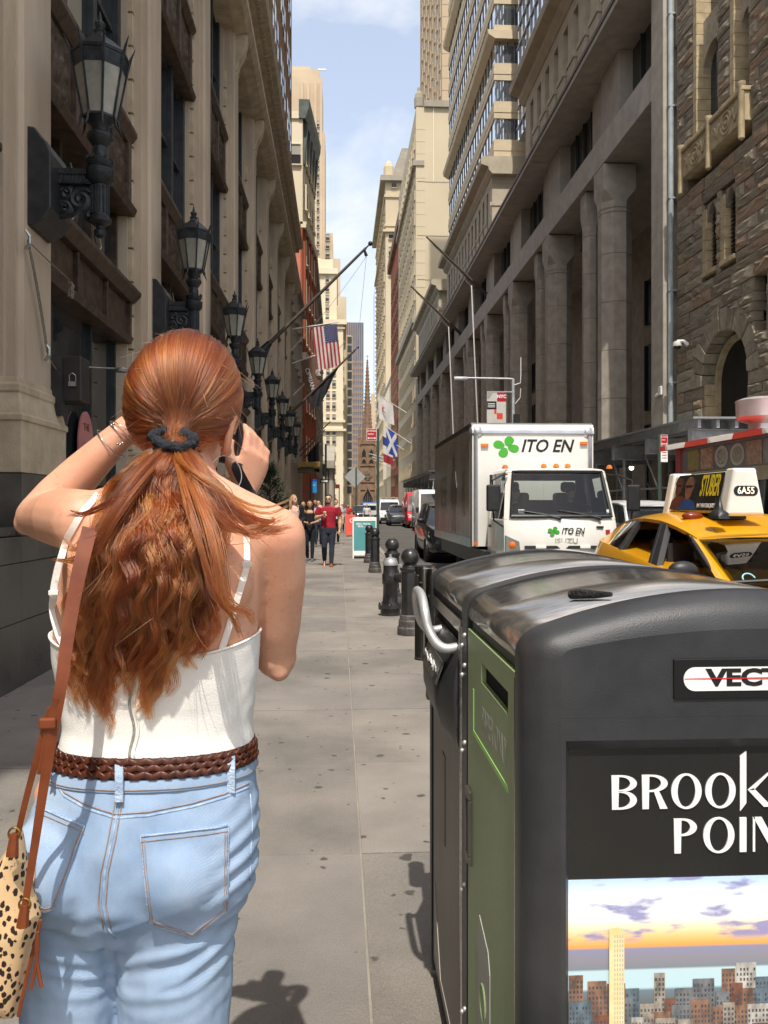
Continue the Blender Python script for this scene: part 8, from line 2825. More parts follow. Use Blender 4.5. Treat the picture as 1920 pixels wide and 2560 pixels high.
M_BLKTOP=mat('black_top',hexc('#131316'),hexc('#1b1b1f'),6,0.85,bump=0.2,bscale=30)
M_HBLK=mat('black_hair',(0.008,0.006,0.005),(0.02,0.016,0.013),30,0.45,stretch=(1,1,0.15),bump=0.5,bscale=60)
M_HBLD=mat('blonde_hair',hexc('#8a6a44'),hexc('#b59467'),25,0.5,stretch=(1,1,0.12),bump=0.5,bscale=60)
M_HBRN=mat('brown_hair',hexc('#2d2019'),hexc('#3d2c22'),25,0.5,stretch=(1,1,0.12),bump=0.5,bscale=60)
M_TANSHOE=mat('tan_leather_shoe',hexc('#8a4a22'),hexc('#9a5629'),9,0.35)
M_GRSHOE=mat('grey_shoe',hexc('#55534f'),hexc('#6b6964'),9,0.6)
M_WHSHOE=mat('white_shoe',hexc('#c9c6be'),None,rough=0.6)
M_CUP=mat('paper_cup',hexc('#a08560'),hexc('#b39770'),8,0.7)
def cup(par_label,p,h=0.12):
 t=thing('coffee_cup',p,par_label,'cup')
 MB().lathe([(0.028,0),(0.038,h)],p,14).build('cup_body',M_CUP,t,smooth=40)
 MB().lathe([(0.036,h-0.01),(0.041,h),(0.041,h+0.008),(0.034,h+0.02),(0.01,h+0.02)],p,14).build('lid',mat('dark_lid',hexc('#d0ccc2'),None),t,smooth=40)
 MB().lathe([(0.0325,h*0.3),(0.0365,h*0.75)],(p[0],p[1],p[2]-0.0),14).build('sleeve',mat('cup_sleeve',hexc('#6a4a30'),None),t,smooth=40)
gp=G(826,1416)
mh=P(819,1236,gp.y).z
t,J,hc,f,k=walker('man in a red polo shirt and navy trousers walking with a coffee cup',gp.x-0.05,gp.y+0.12,mh,dict(footL=(-0.10,0.12,0.05),footR=(0.07,-0.16,0.0),kneeL=(-0.10,-0.06,0.48),kneeR=(0.085,-0.06,0.49),tilt={True:0.75},elbL=(-0.30,0.02,1.17),wriL=(-0.13,-0.20,1.24),elbR=(0.285,0.02,1.13),wriR=(0.27,-0.05,0.88),shw=0.205,girth=1.16,arm=1.28,leg=1.2,sleeve=0.62,skin=M_SKIN3,trousers=M_NAVY,top=M_REDPOLO,hair=M_HBRN,shoes=M_TANSHOE,hem=0.93,waist=1.0,yaw=-0.15))
cup('paper coffee cup in the hand of the man in red',J((-0.085,-0.24,1.20)))
s=MB()
e=Vector((f.y,-f.x,0))
for sg in(-1,1):
 c=hc+f*0.097*k+e*0.035*k*sg+Vector((0,0,0.004*k))
 s=MB().tube([c+e*0.026*k*math.cos(a)+Vector((0,0,0.018*k*math.sin(a)))for a in[2*math.pi*q/14 for q in range(15)]],0.0035*k,5)
 s.tube([c+e*0.026*k*sg,hc+e*0.085*k*sg+Vector((0,0,0.01*k))],0.003*k,4)
 s.build('glasses',M_BLACK,t)
sb_=MB()
sb_.ball(hc+f*0.05*k+Vector((0,0,-0.095*k)),0.052*k,12,(1.05,0.9,0.55))
sb_.build('beard',M_HBRN,t,smooth=True)
MB().ball(hc+Vector((0,0,-0.0)),0.02,6)
gp=G(774,1403)
t,J,hc,f,k=walker('woman in black tank top and black trousers looking down at her phone',gp.x,gp.y+0.1,P(777,1250,gp.y).z,dict(footL=(-0.07,0.10,0.0),footR=(0.07,-0.10,0.0),kneeL=(-0.085,-0.02,0.48),kneeR=(0.08,-0.04,0.48),elbL=(-0.25,0.03,1.14),wriL=(-0.08,-0.20,1.10),elbR=(0.25,0.03,1.14),wriR=(0.06,-0.20,1.09),shw=0.165,girth=0.95,arm=0.85,leg=1.08,sleeve=0.0,neck='tank',skin=M_SKIN2,trousers=M_BLKTR,top=M_BLKTOP,hair=M_HBLK,shoes=M_GRSHOE,hem=0.95,hx=0.0,yaw=0.1,long=0.2,curl=0.8))
ph=thing('mobile_phone',J((0.0,-0.27,1.11)),'dark phone held by the woman in black','phone')
MB().hexa([J(p)for p in((-0.035,-0.235,1.09),(0.035,-0.235,1.09),(0.035,-0.35,1.14),(-0.035,-0.35,1.14),(-0.035,-0.238,1.10),(0.035,-0.238,1.10),(0.035,-0.353,1.15),(-0.035,-0.353,1.15))]).build('handset',M_BLACK,ph,bevel=0.004)
MB().hexa([J(p)for p in((-0.031,-0.2425,1.1025),(0.031,-0.2425,1.1025),(0.031,-0.349,1.1500),(-0.031,-0.349,1.1500),(-0.031,-0.243,1.1035),(0.031,-0.243,1.1035),(0.031,-0.349,1.1512),(-0.031,-0.349,1.1512))]).build('screen',mat('phone_glass',(0.02,0.025,0.03),None,rough=0.05),ph)
gp=G(748,1410)
bxx=P(738,1236,gp.y).x
t,J,hc,f,k=walker('blonde woman in blush top and black cardigan turning to her friends',bxx-0.03,gp.y+0.05,P(738,1237,gp.y).z,dict(footL=(-0.07,-0.14,0.0),footR=(0.08,0.14,0.0),kneeL=(-0.085,-0.08,0.49),kneeR=(0.085,0.0,0.48),elbL=(-0.25,0.02,1.14),wriL=(-0.13,-0.2,1.16),elbR=(0.25,0.02,1.15),wriR=(0.18,-0.18,1.06),shw=0.17,girth=0.95,arm=0.9,leg=1.08,sleeve=0.0,neck='tank',skin=M_SKIN,trousers=M_BLKTR,top=M_BLUSH,jacket=M_BLKTOP,hair=M_HBLD,shoes=M_BLKTOP,hem=0.98,yaw=0.75,long=0.30,curl=0.6))
cup('paper coffee cup in the hand of the blonde woman',J((-0.09,-0.25,1.13)))
BACK=[(722+36,1248,27.5,1.68,'dark-haired woman in grey walking behind the two women',M_BLKTOP,M_BLKTR,M_HBLK,M_SKIN2,0.12,True),(796,1240,31.0,1.74,'man in a pale lilac shirt half hidden behind the woman in black',mat('lilac_shirt',hexc('#a9a9bd'),None,rough=0.85),M_NAVY,M_HBRN,M_SKIN3,0.0,False),(840,1240,33.0,1.78,'man in a white tee with backpack straps behind the man in red',mat('white_tee',hexc('#c9c9c6'),None,rough=0.85),M_BLKTR,M_HBRN,M_SKIN3,0.0,False),(855,1272,48.0,1.62,'small figure in a light grey top and dark trousers farther up the pavement',mat('grey_top',hexc('#9a9ca3'),None,rough=0.85),M_BLKTR,M_HBLK,M_SKIN2,0.0,False),(870,1272,52.0,1.64,'small figure in a bright red top behind the orange board',mat('bright_red_top',hexc('#c02a25'),None,rough=0.85),M_BLKTR,M_HBRN,M_SKIN3,0.0,False),(917,1272,58.0,1.66,'person in a white shirt standing at the kerb behind the sign post',mat('white_shirt2',hexc('#cfcfcd'),None,rough=0.85),M_NAVY,M_HBRN,M_SKIN3,0.0,False),(788,1238,36.0,1.8,'tall man in a dark blue shirt farther behind the woman in black',mat('dark_blue_shirt',hexc('#2a3350'),None,rough=0.85),M_BLKTR,M_HBLK,M_SKIN2,0.0,False),]
for(u,v,y_,h_,lab,top,tr_,hair,sk,ln,ja)in BACK:
 p_=P(u,v,y_)
 sp_=dict(footL=(-0.08,-0.12,0.0),footR=(0.08,0.12,0.0),kneeL=(-0.085,-0.08,0.49),kneeR=(0.085,0.0,0.48),elbL=(-0.27,0.03,1.14),wriL=(-0.27,-0.06,0.9),elbR=(0.27,0.03,1.14),wriR=(0.27,-0.06,0.9),sleeve=0.6,skin=sk,trousers=tr_,top=top,hair=hair,shoes=M_GRSHOE,group='people farther up the pavement')
 if ln:
  sp_['long']=ln+0.1
 walker(lab,p_.x,y_,h_,sp_)
def seated(label,x,y,z,cap_,shirt):
 t=thing('person',(x,y,z),label,'person')
 s=MB()
 hc=Vector((x,y-0.05,z+0.70))
 s.ball(hc,0.085,16,(0.93,1.1,1.25))
 s.ball(hc+Vector((0,-0.03,-0.055)),0.06,14)
 s.ball(hc+Vector((0,-0.1,-0.015)),0.017,8)
 limb(s,[(x,y,z+0.45),(x,y-0.02,z+0.62)],[0.06,0.052])
 rings(s,[(x,y,z+a,b,c)for a,b,c in((0.0,0.16,0.11),(0.2,0.16,0.11),(0.4,0.18,0.1),(0.5,0.1,0.07))])
 for sg in(-1,1):
  limb(s,[(x+sg*0.2,y,z+0.43),(x+sg*0.25,y-0.15,z+0.2),(x+sg*0.12,y-0.38,z+0.27)],[0.055,0.045,0.03])
  for q in range(4):
   s.tube([(x+sg*(0.10+0.012*q),y-0.4,z+0.28),(x+sg*(0.09+0.012*q),y-0.45,z+0.26)],[0.01,0.008],5)
  s.tube([(x+sg*0.13,y-0.38,z+0.29),(x+sg*0.09,y-0.42,z+0.32)],[0.012,0.009],5)
 limb(s,[(x-0.09,y,z),(x-0.1,y-0.42,z+0.02),(x-0.1,y-0.45,z-0.35)],[0.085,0.06,0.05])
 limb(s,[(x+0.09,y,z),(x+0.1,y-0.42,z+0.02),(x+0.1,y-0.45,z-0.35)],[0.085,0.06,0.05])
 fuse(s,'body',M_SKIN2,t,0.013,3)
 s=MB()
 rings(s,[(x,y,z+a,b,c)for a,b,c in((-0.02,0.175,0.125),(0.2,0.175,0.125),(0.4,0.2,0.115),(0.5,0.12,0.085),(0.54,0.07,0.065))])
 for sg in(-1,1):
  limb(s,[(x+sg*0.2,y,z+0.43),(x+sg*0.25,y-0.15,z+0.2)],[0.068,0.058])
 fuse(s,'shirt',shirt,t,0.014,2)
 s=MB()
 s.ball(hc+Vector((0,0.01,0.045)),0.092,16,(0.97,1.08,0.95))
 if cap_:
  s.loft([[hc+Vector((0.07*math.cos(a),-0.09-0.08*max(0,math.sin(a)),0.06+zz))for a in[math.pi*q/8 for q in range(9)]]for zz in(0.0,0.012)])
 s.build('cap' if cap_ else 'hair',M_BLKTOP if cap_ else M_HBLK,t,smooth=40)
seated('passenger in a dark cap on the left side of the truck cab',3.12,14.62,1.02,True,M_BLKTOP)
seated('driver in dark clothes behind the truck\'s steering wheel',4.15,14.72,1.04,False,M_NAVY)
# the red-haired woman taking a picture
from mathutils.bvhtree import BVHTree
YW=1.40
def xw(u,y=YW):
 return ratio(u)*y
def zw(v,u=450,y=YW):
 return P(u,v,y).z
wm=thing('person',(-0.31,YW,0),'red-haired woman seen from behind in white camisole and light jeans, photographing the street','person')
TOR=[(1225,372,528,0.060,0.030),(1250,290,610,0.072,0.022),(1280,225,655,0.084,0.014),(1320,195,680,0.094,0.006),(1380,172,672,0.102,0.0),(1450,146,660,0.106,-0.002),(1520,136,651,0.106,0.0),(1580,134,646,0.104,0.004),(1640,140,640,0.100,0.008),(1700,150,632,0.097,0.012),(1760,158,624,0.095,0.015),(1810,163,618,0.095,0.015),(1860,160,616,0.098,0.013),(1900,146,622,0.104,0.010),(1950,116,632,0.112,0.006),(2000,97,637,0.118,0.003),(2060,84,640,0.123,0.0),(2130,76,637,0.125,0.0),(2200,70,633,0.122,0.0),(2270,66,630,0.116,0.0),(2330,63,626,0.108,0.0)]
TZ=[(zw(v),(xw(a)+xw(b))/2,(xw(b)-xw(a))/2,d,YW+o)for v,a,b,d,o in TOR]
def tor(z):
 """interpolated ring: centre x, half width, half depth, centre y"""
 if z>=TZ[0][0]:
  return TZ[0][1:]
 for i in range(len(TZ)-1):
  if TZ[i][0]>=z>=TZ[i+1][0]:
   f=(TZ[i][0]-z)/(TZ[i][0]-TZ[i+1][0])
   return tuple(TZ[i][k]+(TZ[i+1][k]-TZ[i][k])*f for k in range(1,5))
 return TZ[-1][1:]
def tring(z,grow=0.0,n=48,pw=2.25):
 cx_,a,b,cy_=tor(z)
 out=[]
 for k in range(n):
  t=2*math.pi*k/n
  c,s_=math.cos(t),math.sin(t)
  e=2.0/pw
  out.append((cx_+(a+grow)*math.copysign(abs(c)**e,c),cy_+(b+grow)*math.copysign(abs(s_)**e,s_),z))
 return out
HC=Vector((xw(463,1.465),1.465,zw(1020,463,1.465)))
HF=Vector((0.22,0.975,-0.03)).normalized()
HR=Vector((HF.y,-HF.x,0)).normalized()
HR=(HR+Vector((0,0,-0.20))).normalized()
HU=HR.cross(HF).normalized()
def hp(r,f,u):
 return HC+HR*r+HF*f+HU*u
def ell(c,ax,n=20):
 rr=[]
 k=12
 for i in range(k+1):
  t=math.pi*(i+0.03)/(k+0.06)
  rr.append([c+HR*ax[0]*math.sin(t)*math.cos(2*math.pi*j/n)+HF*ax[1]*math.sin(t)*math.sin(2*math.pi*j/n)-HU*ax[2]*math.cos(t)for j in range(n)])
 return rr
s=MB()
s.loft([tring(z,-0.002 if z>1.1 else-0.02-0.25*(1.1-z))for z in[TZ[0][0]-(TZ[0][0]-0.98)*i/30 for i in range(31)]])
s.loft(ell(hp(0,0,0),(0.077,0.098,0.107)))
s.loft(ell(hp(0.0,0.045,-0.078),(0.058,0.062,0.055)))
s.loft(ell(hp(0.0,0.075,-0.04),(0.056,0.05,0.06)))
s.loft(ell(hp(0,0.118,-0.03),(0.014,0.02,0.022)))
limb(s,[(xw(450),YW+0.028,zw(1240)),(xw(458),YW+0.035,zw(1195)),hp(0,0.0,-0.07)],[0.062,0.053,0.052],14)
limb(s,[(xw(455),YW+0.02,zw(1212)),(xw(330),YW+0.02,zw(1262)),(xw(235),YW+0.02,zw(1300))],[0.045,0.046,0.05],12)
limb(s,[(xw(455),YW+0.02,zw(1212)),(xw(580),YW+0.02,zw(1282)),(xw(660),YW+0.02,zw(1325))],[0.045,0.045,0.048],12)
for u in(265,560):
 s.ball((xw(u),YW-0.055,zw(1440)),0.055,14,(1.0,0.75,1.5))
SL=Vector((xw(205),YW+0.01,zw(1305)))
EL=P(94,1292,1.63)
WL=P(322,1066,1.655)
limb(s,[SL,SL.lerp(EL,0.35)+Vector((-0.006,0,0.004)),SL.lerp(EL,0.75),EL],[0.055,0.053,0.046,0.041],16)
limb(s,[EL,EL.lerp(WL,0.22),EL.lerp(WL,0.5),EL.lerp(WL,0.8),WL],[0.041,0.0435,0.039,0.031,0.025],16)
SR=Vector((xw(690),YW+0.01,zw(1342)))
ER=P(690,1642,1.50)
WR_=P(604,1236,1.655)
limb(s,[SR,SR.lerp(ER,0.35)+Vector((0.003,0,0)),SR.lerp(ER,0.75),ER],[0.050,0.048,0.043,0.034],16)
limb(s,[ER,ER.lerp(WR_,0.25),ER.lerp(WR_,0.6),WR_],[0.038,0.042,0.034,0.025],16)
s.ball(ER+Vector((0.006,-0.012,-0.022)),0.021,12)
s.ball(EL+Vector((-0.022,0.0,-0.012)),0.024,12)
for u in(178,440):
 x_=xw(u)
 limb(s,[(x_,YW,1.02),(x_,YW+0.01,0.48),(x_,YW+0.0,0.08)],[0.06,0.05,0.036],14)
def hand(mb,wrist,fwd,side,palm_n,curls,flip=1,sc=1.0):
 """palm and five fingers; fwd runs to the knuckles, side towards the thumb, palm_n out of the palm"""
 fwd,side,palm_n=fwd.normalized(),side.normalized(),palm_n.normalized()
 rr=[]
 for f_,w_,t_ in((0.0,0.026,0.019),(0.03,0.036,0.017),(0.06,0.040,0.015),(0.085,0.038,0.013)):
  c=wrist+fwd*f_*sc
  rr.append([c+side*w_*sc*math.cos(2*math.pi*k/12)+palm_n*t_*sc*math.sin(2*math.pi*k/12)for k in range(12)])
 mb.loft(rr)
 for(o_,ln),cu in zip(((0.029,0.072),(0.010,0.080),(-0.010,0.074),(-0.029,0.058)),curls):
  p=wrist+fwd*0.082*sc+side*o_*sc
  d=fwd.copy()
  pts=[p-fwd*0.01]
  for seg,part in enumerate((0.45,0.32,0.23)):
   a=cu*(0.7+0.5*seg)
   d=(Matrix.Rotation(a*flip,3,side)@d).normalized()
   p=p+d*ln*part*sc
   pts.append(p)
  mb.tube(pts,[0.0098*sc,0.0094*sc,0.0086*sc,0.0072*sc],9)
  mb.ball(pts[-1],0.0072*sc,8)
 p=wrist+fwd*0.022*sc+side*0.026*sc
 d=(fwd*0.7+side*0.75+palm_n*0.25).normalized()
 q=p+d*0.036*sc
 r_=q+(fwd*0.95+side*0.25+palm_n*0.2).normalized()*0.03*sc
 mb.tube([p,q,r_,r_+fwd*0.016*sc],[0.014*sc,0.012*sc,0.0105*sc,0.008*sc],9)
CAMC=hp(-0.045,0.19,-0.03)
hand(s,WL,(CAMC+Vector((-0.06,0.02,-0.02)))-WL,Vector((0.15,0.1,1)),Vector((0.7,-0.4,0.1)),(0.35,0.4,0.45,0.5),-1)
hand(s,WR_,P(622,1180,1.66)-WR_+Vector((0.01,0.0,0.02)),Vector((-0.5,-0.55,0.4)),Vector((-0.8,0.4,0.1)),(0.55,0.6,0.62,0.65),1)
body=fuse(s,'body',M_WSKIN if 'M_WSKIN' in globals()else skin_mat('freckled_skin',hexc('#cd9577'),hexc('#d8a689')),wm,0.0045,10)
sk_=body.data.materials[0]
tt_=sk_.node_tree
ramp_=[n_ for n_ in tt_.nodes if n_.type=='VALTORGB'][0]
cok=tt_.nodes.new('ShaderNodeTexCoord')
src_=ramp_.outputs['Color']
for sc_,th_,am_,cl_ in((170,0.63,0.45,(0.36,0.16,0.08)),(60,0.60,0.18,(0.60,0.26,0.17)),(7,0.5,0.35,(0.70,0.33,0.23))):
 nk=tt_.nodes.new('ShaderNodeTexNoise')
 nk.inputs['Scale'].default_value=sc_
 nk.inputs['Detail'].default_value=3
 tt_.links.new(cok.outputs['Object'],nk.inputs['Vector'])
 mk=tt_.nodes.new('ShaderNodeMapRange')
 mk.inputs['From Min'].default_value=th_
 mk.inputs['From Max'].default_value=th_+(0.07 if sc_>20 else 0.25)
 mk.inputs['To Max'].default_value=am_
 tt_.links.new(nk.outputs['Fac'],mk.inputs['Value'])
 mm_=tt_.nodes.new('ShaderNodeMixRGB')
 mm_.inputs[2].default_value=_c(cl_)
 tt_.links.new(mk.outputs['Result'],mm_.inputs['Fac'])
 tt_.links.new(src_,mm_.inputs[1])
 src_=mm_.outputs['Color']
tt_.links.new(src_,bsdf(sk_).inputs['Base Color'])
OFFW=WORLD[body.name]
def bvh_of(o):
 me=o.data
 return BVHTree.FromPolygons([tuple(v.co+OFFW)for v in me.vertices],[tuple(p.vertices)for p in me.polygons])
CAMP=Vector((0,0,EYE))
def hit(bv,u,v):
 d=(P(u,v,1.0)-CAMP).normalized()
 h=bv.ray_cast(CAMP,d)
 return(h[0],h[1])if h[0]is not None else(None,None)
er=MB()
ec=hp(0.080,0.005,-0.028)
pts=[ec+HU*(0.030*math.sin(a))+HF*(-0.016*math.cos(a)-0.004)+HR*(0.010+0.004*math.cos(a))for a in[math.radians(-100+20*k)for k in range(15)]]
er.tube(pts,[0.007]*15,8)
er.loft([[ec+HU*0.027*r_*math.sin(2*math.pi*k/14)+HF*0.015*r_*math.cos(2*math.pi*k/14)+HR*h_ for k in range(14)]for r_,h_ in((1.0,-0.004),(1.0,0.004),(0.5,0.006))])
er.ball(ec-HU*0.032+HF*0.004+HR*0.006,0.010,10)
er.build('ear',body.data.materials[0],wm,smooth=True)
for sg in(-1,1):
 MB().ball(hp(sg*0.032,0.098,0.0),0.012,10).build('eye',M_DARKEYE,wm,smooth=True)
 MB().tube([hp(sg*0.015,0.108,0.024),hp(sg*0.05,0.092,0.026)],0.0035,5).build('eyebrow',mat('ginger_brow',hexc('#8a4a24'),None),wm)
MB().tube([hp(-0.022,0.108,-0.085),hp(0,0.114,-0.086),hp(0.022,0.108,-0.085)],[0.004,0.007,0.004],7).build('mouth',M_LIP,wm,smooth=True)
for bv_u in(0,):
 pass
# jeans
jm=MB()
zj=TZ[0][0]
jz=[1.098-(1.098-0.80)*i/16 for i in range(17)]
jm.loft([tring(z,0.006-(0.0 if z>0.875 else 0.42*(0.875-z)))for z in jz])
CROT=xw(290)
for u0,u1,u2,rd_ in((180,172,170,(0.097,0.092,0.083,0.078,0.070,0.065)),(440,436,424,(0.101,0.102,0.097,0.092,0.078,0.070))):
 a=Vector((xw(u0),YW+0.0,0.91))
 b=Vector((xw(u1),YW+0.005,0.66))
 c=Vector((xw(u2),YW+0.012,0.40))
 limb(jm,[a,a.lerp(b,0.35),a.lerp(b,0.7),b,c,(c.x,YW+0.02,0.12)],list(rd_),22)
for u,sx_ in((185,1.0),(445,1.04)):
 jm.ball((xw(u),YW-0.052,0.925),0.091,22,(1.0*sx_,0.98,1.0))
def denim():
 m=mat('light_denim',hexc('#7f97b4'),hexc('#a4b8ce'),5,0.85,stretch=(1,1,0.6))
 t=m.node_tree
 l=t.links.new
 b=bsdf(m)
 ramp=[n for n in t.nodes if n.type=='VALTORGB'][0]
 co=t.nodes.new('ShaderNodeTexCoord')
 mp_=t.nodes.new('ShaderNodeMapping')
 mp_.inputs['Rotation'].default_value=(0,R(62),0)
 mp_.inputs['Scale'].default_value=(1,0.05,1)
 l(co.outputs['Object'],mp_.inputs['Vector'])
 wv=t.nodes.new('ShaderNodeTexWave')
 wv.inputs['Scale'].default_value=190
 wv.inputs['Distortion'].default_value=0.6
 l(mp_.outputs['Vector'],wv.inputs['Vector'])
 nz_=t.nodes.new('ShaderNodeTexNoise')
 nz_.inputs['Scale'].default_value=420
 nz_.inputs['Detail'].default_value=3
 l(co.outputs['Object'],nz_.inputs['Vector'])
 ad=t.nodes.new('ShaderNodeMath')
 ad.operation='ADD'
 l(wv.outputs['Fac'],ad.inputs[0])
 l(nz_.outputs['Fac'],ad.inputs[1])
 mr=t.nodes.new('ShaderNodeMapRange')
 mr.inputs['From Min'].default_value=0.3
 mr.inputs['From Max'].default_value=1.7
 mr.inputs['To Min'].default_value=0.86
 mr.inputs['To Max'].default_value=1.12
 l(ad.outputs[0],mr.inputs['Value'])
 mu=t.nodes.new('ShaderNodeMixRGB')
 mu.blend_type='MULTIPLY'
 mu.inputs['Fac'].default_value=1.0
 l(ramp.outputs['Color'],mu.inputs[1])
 l(mr.outputs['Result'],mu.inputs[2])
 l(mu.outputs['Color'],b.inputs['Base Color'])
 bp=t.nodes.new('ShaderNodeBump')
 bp.inputs['Strength'].default_value=0.25
 bp.inputs['Distance'].default_value=0.002
 l(ad.outputs[0],bp.inputs['Height'])
 l(bp.outputs['Normal'],b.inputs['Normal'])
 return m
M_DENIM=denim()
M_DENIMS=mat('denim_seam',hexc('#7890ae'),hexc('#a6b9cd'),60,0.85)
M_DENIMT=mat('denim_hem',hexc('#8ba1bb'),hexc('#afc1d4'),40,0.85,bump=0.4,bscale=300)
M_STITCH=mat('denim_stitch',hexc('#8a7468'),hexc('#a58f80'),80,0.8)
jeans=fuse(jm,'jeans',M_DENIM,wm,0.0045,16)
me=jeans.data
sm_n=[v.normal.copy()for v in me.vertices]
for v,nrm in zip(me.vertices,sm_n):
 p=v.co+OFFW
 if p.z<0.45 or p.z>1.06:
  continue
 x_,z_=p.x,p.z
 back=max(0.0,min(1.0,(YW+0.02-p.y)/0.08))
 right=1.0 if x_>CROT else 0.75
 sgn=1 if x_>CROT else-1
 cxl=xw(300)
 q=abs(x_-cxl)
 zc_=z_-0.28*(q-0.02)**1.2*(1.0 if q>0.02 else 0)*1.3 if q>0.02 else z_
 m1=math.exp(-((zc_-0.765)/0.085)**2)
 w0=math.sin((zc_+0.012*mnoise.noise(Vector((x_*9,z_*6,1))))*2*math.pi/0.031+1.3*mnoise.noise(Vector((x_*7,3,z_*5))))
 rg1=1.0-2.0*abs(mnoise.noise(Vector((q*7+(3 if x_>CROT else 11),zc_*27+0.6*mnoise.noise(Vector((x_*12,z_*9,5))),2.0))))*1.6
 w1=0.35*w0+0.85*(rg1-0.45)
 amp=0.0058*(0.2+0.8*(0.5+0.5*mnoise.noise(Vector((x_*14,z_*14,7)))))
 d=amp*m1*w1*right
 rg=max(0.0,min(1.0,(x_-xw(520))/0.05))
 d+=0.0026*rg*math.exp(-((z_-0.92)/0.09)**2)*math.sin((z_-0.55*x_)*2*math.pi/0.036+2*mnoise.noise(Vector((x_*8,z_*8,2))))
 d+=0.0018*mnoise.noise(Vector((x_*16,p.y*16,z_*16)))+0.0012*mnoise.noise(Vector((x_*45,p.y*45,z_*30)))
 d+=0.0016*math.exp(-((z_-1.035)/0.012)**2)*math.sin(x_*60+2*mnoise.noise(Vector((x_*10,0,4))))
 g_=math.exp(-((x_-CROT-0.0)/0.011)**2)*max(0,min(1,(0.985-z_)/0.08))
 d-=0.006*g_*back
 v.co+=nrm*d
me.update()
jb=bvh_of(jeans)
def on_jeans(u,v,lift=0.0):
 p,n_=hit(jb,u,v)
 if p is None:
  p,n_=P(u,v,1.3),Vector((0,-1,0))
 if n_.dot(CAMP-p)<0:
  n_=-n_
 return p+n_*lift
def dense(pts,n=8):
 out=[]
 for i in range(len(pts)-1):
  for k in range(n):
   f=k/n
   out.append((pts[i][0]+(pts[i+1][0]-pts[i][0])*f,pts[i][1]+(pts[i+1][1]-pts[i][1])*f))
 out.append(pts[-1])
 return out
def seam(pts,r_,m_,name,lift=0.0005,flat=0.5,par=None,n=8):
 MB().tube([on_jeans(u,v,lift)for u,v in dense(pts,n)],r_,6).build(name,m_,par or jeans,smooth=True)
yokeL,yokeR=[(122,1930),(160,1990),(215,2022),(290,2046)],[(290,2046),(370,2040),(480,2018),(560,1995),(622,1968)]
for pts in(yokeL,yokeR):
 seam(pts,0.0022,M_DENIMS,'yoke_seam',-0.0008)
 seam([(u,v-10)for u,v in pts],0.0009,M_STITCH,'stitching',0.0012)
cs=[(300,1990),(290,2046),(280,2100),(262,2180),(256,2260),(268,2320),(288,2345)]
seam(cs,0.0026,M_DENIMS,'centre_seam',-0.001)
seam([(u-9,v)for u,v in cs[:-1]],0.0009,M_STITCH,'stitching',0.0012)
seam([(u+9,v)for u,v in cs[:-1]],0.0009,M_STITCH,'stitching',0.0012)
def pocket(poly,name):
 """poly: corners from upper left round to lower left, in photo pixels"""
 tl,tr_,br_,tip,bl_=poly
 n,m_=16,18
 top,s2=MB(),None
 grid=[]
 for i in range(n+1):
  f=i/n
  a=(tl[0]+(tr_[0]-tl[0])*f,tl[1]+(tr_[1]-tl[1])*f)
  tf=(tip[0]-bl_[0])/(br_[0]-bl_[0])
  if f<tf:
   b=(bl_[0]+(tip[0]-bl_[0])*f/tf,bl_[1]+(tip[1]-bl_[1])*f/tf)
  else:
   b=(tip[0]+(br_[0]-tip[0])*(f-tf)/(1-tf),tip[1]+(br_[1]-tip[1])*(f-tf)/(1-tf))
  col=[]
  for j in range(m_+1):
   g=j/m_
   col.append((a[0]+(b[0]-a[0])*g,a[1]+(b[1]-a[1])*g))
  grid.append(col)
 vs_,fs_=[],[]
 W1=m_+1
 for lift in(0.0032,-0.004):
  for i in range(n+1):
   for j in range(m_+1):
    e=min(i,n-i,j*0.8,(m_-j)*0.8)
    vs_.append(on_jeans(grid[i][j][0],grid[i][j][1],lift+(0.0006*(1 if e<1.2 else 0)if lift>0 else 0)))
 N=(n+1)*W1
 for i in range(n):
  for j in range(m_):
   k=i*W1+j
   fs_.append((k,k+1,k+W1+1,k+W1))
 rim=[(i,0)for i in range(n+1)]+[(n,j)for j in range(1,m_+1)]+[(i,m_)for i in range(n-1,-1,-1)]+[(0,j)for j in range(m_-1,0,-1)]
 for q in range(len(rim)):
  a,b=rim[q],rim[(q+1)%len(rim)]
  ka,kb=a[0]*W1+a[1],b[0]*W1+b[1]
  fs_.append((ka,kb,kb+N,ka+N))
 o=MB().add(vs_,fs_).build(name,M_DENIM,jeans,smooth=50)
 def inset(p,q):
  cx_=sum(a[0]for a in poly)/5
  cy_=sum(a[1]for a in poly)/5
  return(cx_+(p[0]-cx_)*q,cy_+(p[1]-cy_)*q)
 for q,r_,mm,l_ in((0.985,0.0012,M_DENIMT,0.0034),(0.955,0.0007,M_STITCH,0.0044),(0.90,0.0007,M_STITCH,0.0044)):
  pp=[inset(p,q)for p in(tl,bl_,tip,br_,tr_)]
  MB().tube([on_jeans(u,v,l_)for u,v in dense(pp,10)],r_,6).build('pocket_edge' if q>0.97 else 'stitching',mm,o,smooth=True)
 tp=[inset(tl,0.97),inset(tr_,0.97)]
 MB().tube([on_jeans(u,v,0.0042)for u,v in dense(tp,12)],0.0018,6).build('pocket_edge',M_DENIMT,o,smooth=True)
 tp=[(tp[0][0],tp[0][1]+14),(tp[1][0],tp[1][1]+14)]
 MB().tube([on_jeans(u,v,0.0044)for u,v in dense(tp,12)],0.0007,6).build('stitching',M_STITCH,o,smooth=True)
 return o
pocket([(350,2086),(570,2060),(568,2275),(480,2343),(374,2306)],'back_pocket')
pocket([(96,2012),(215,2062),(132,2272),(112,2278),(84,2262)],'back_pocket')
seam([(626,1985),(632,2060),(628,2120),(626,2200)],0.0018,M_DENIMS,'side_seam',-0.0006)
wb=MB()
zz_=[1.098,1.092,1.062,1.056]
n=64
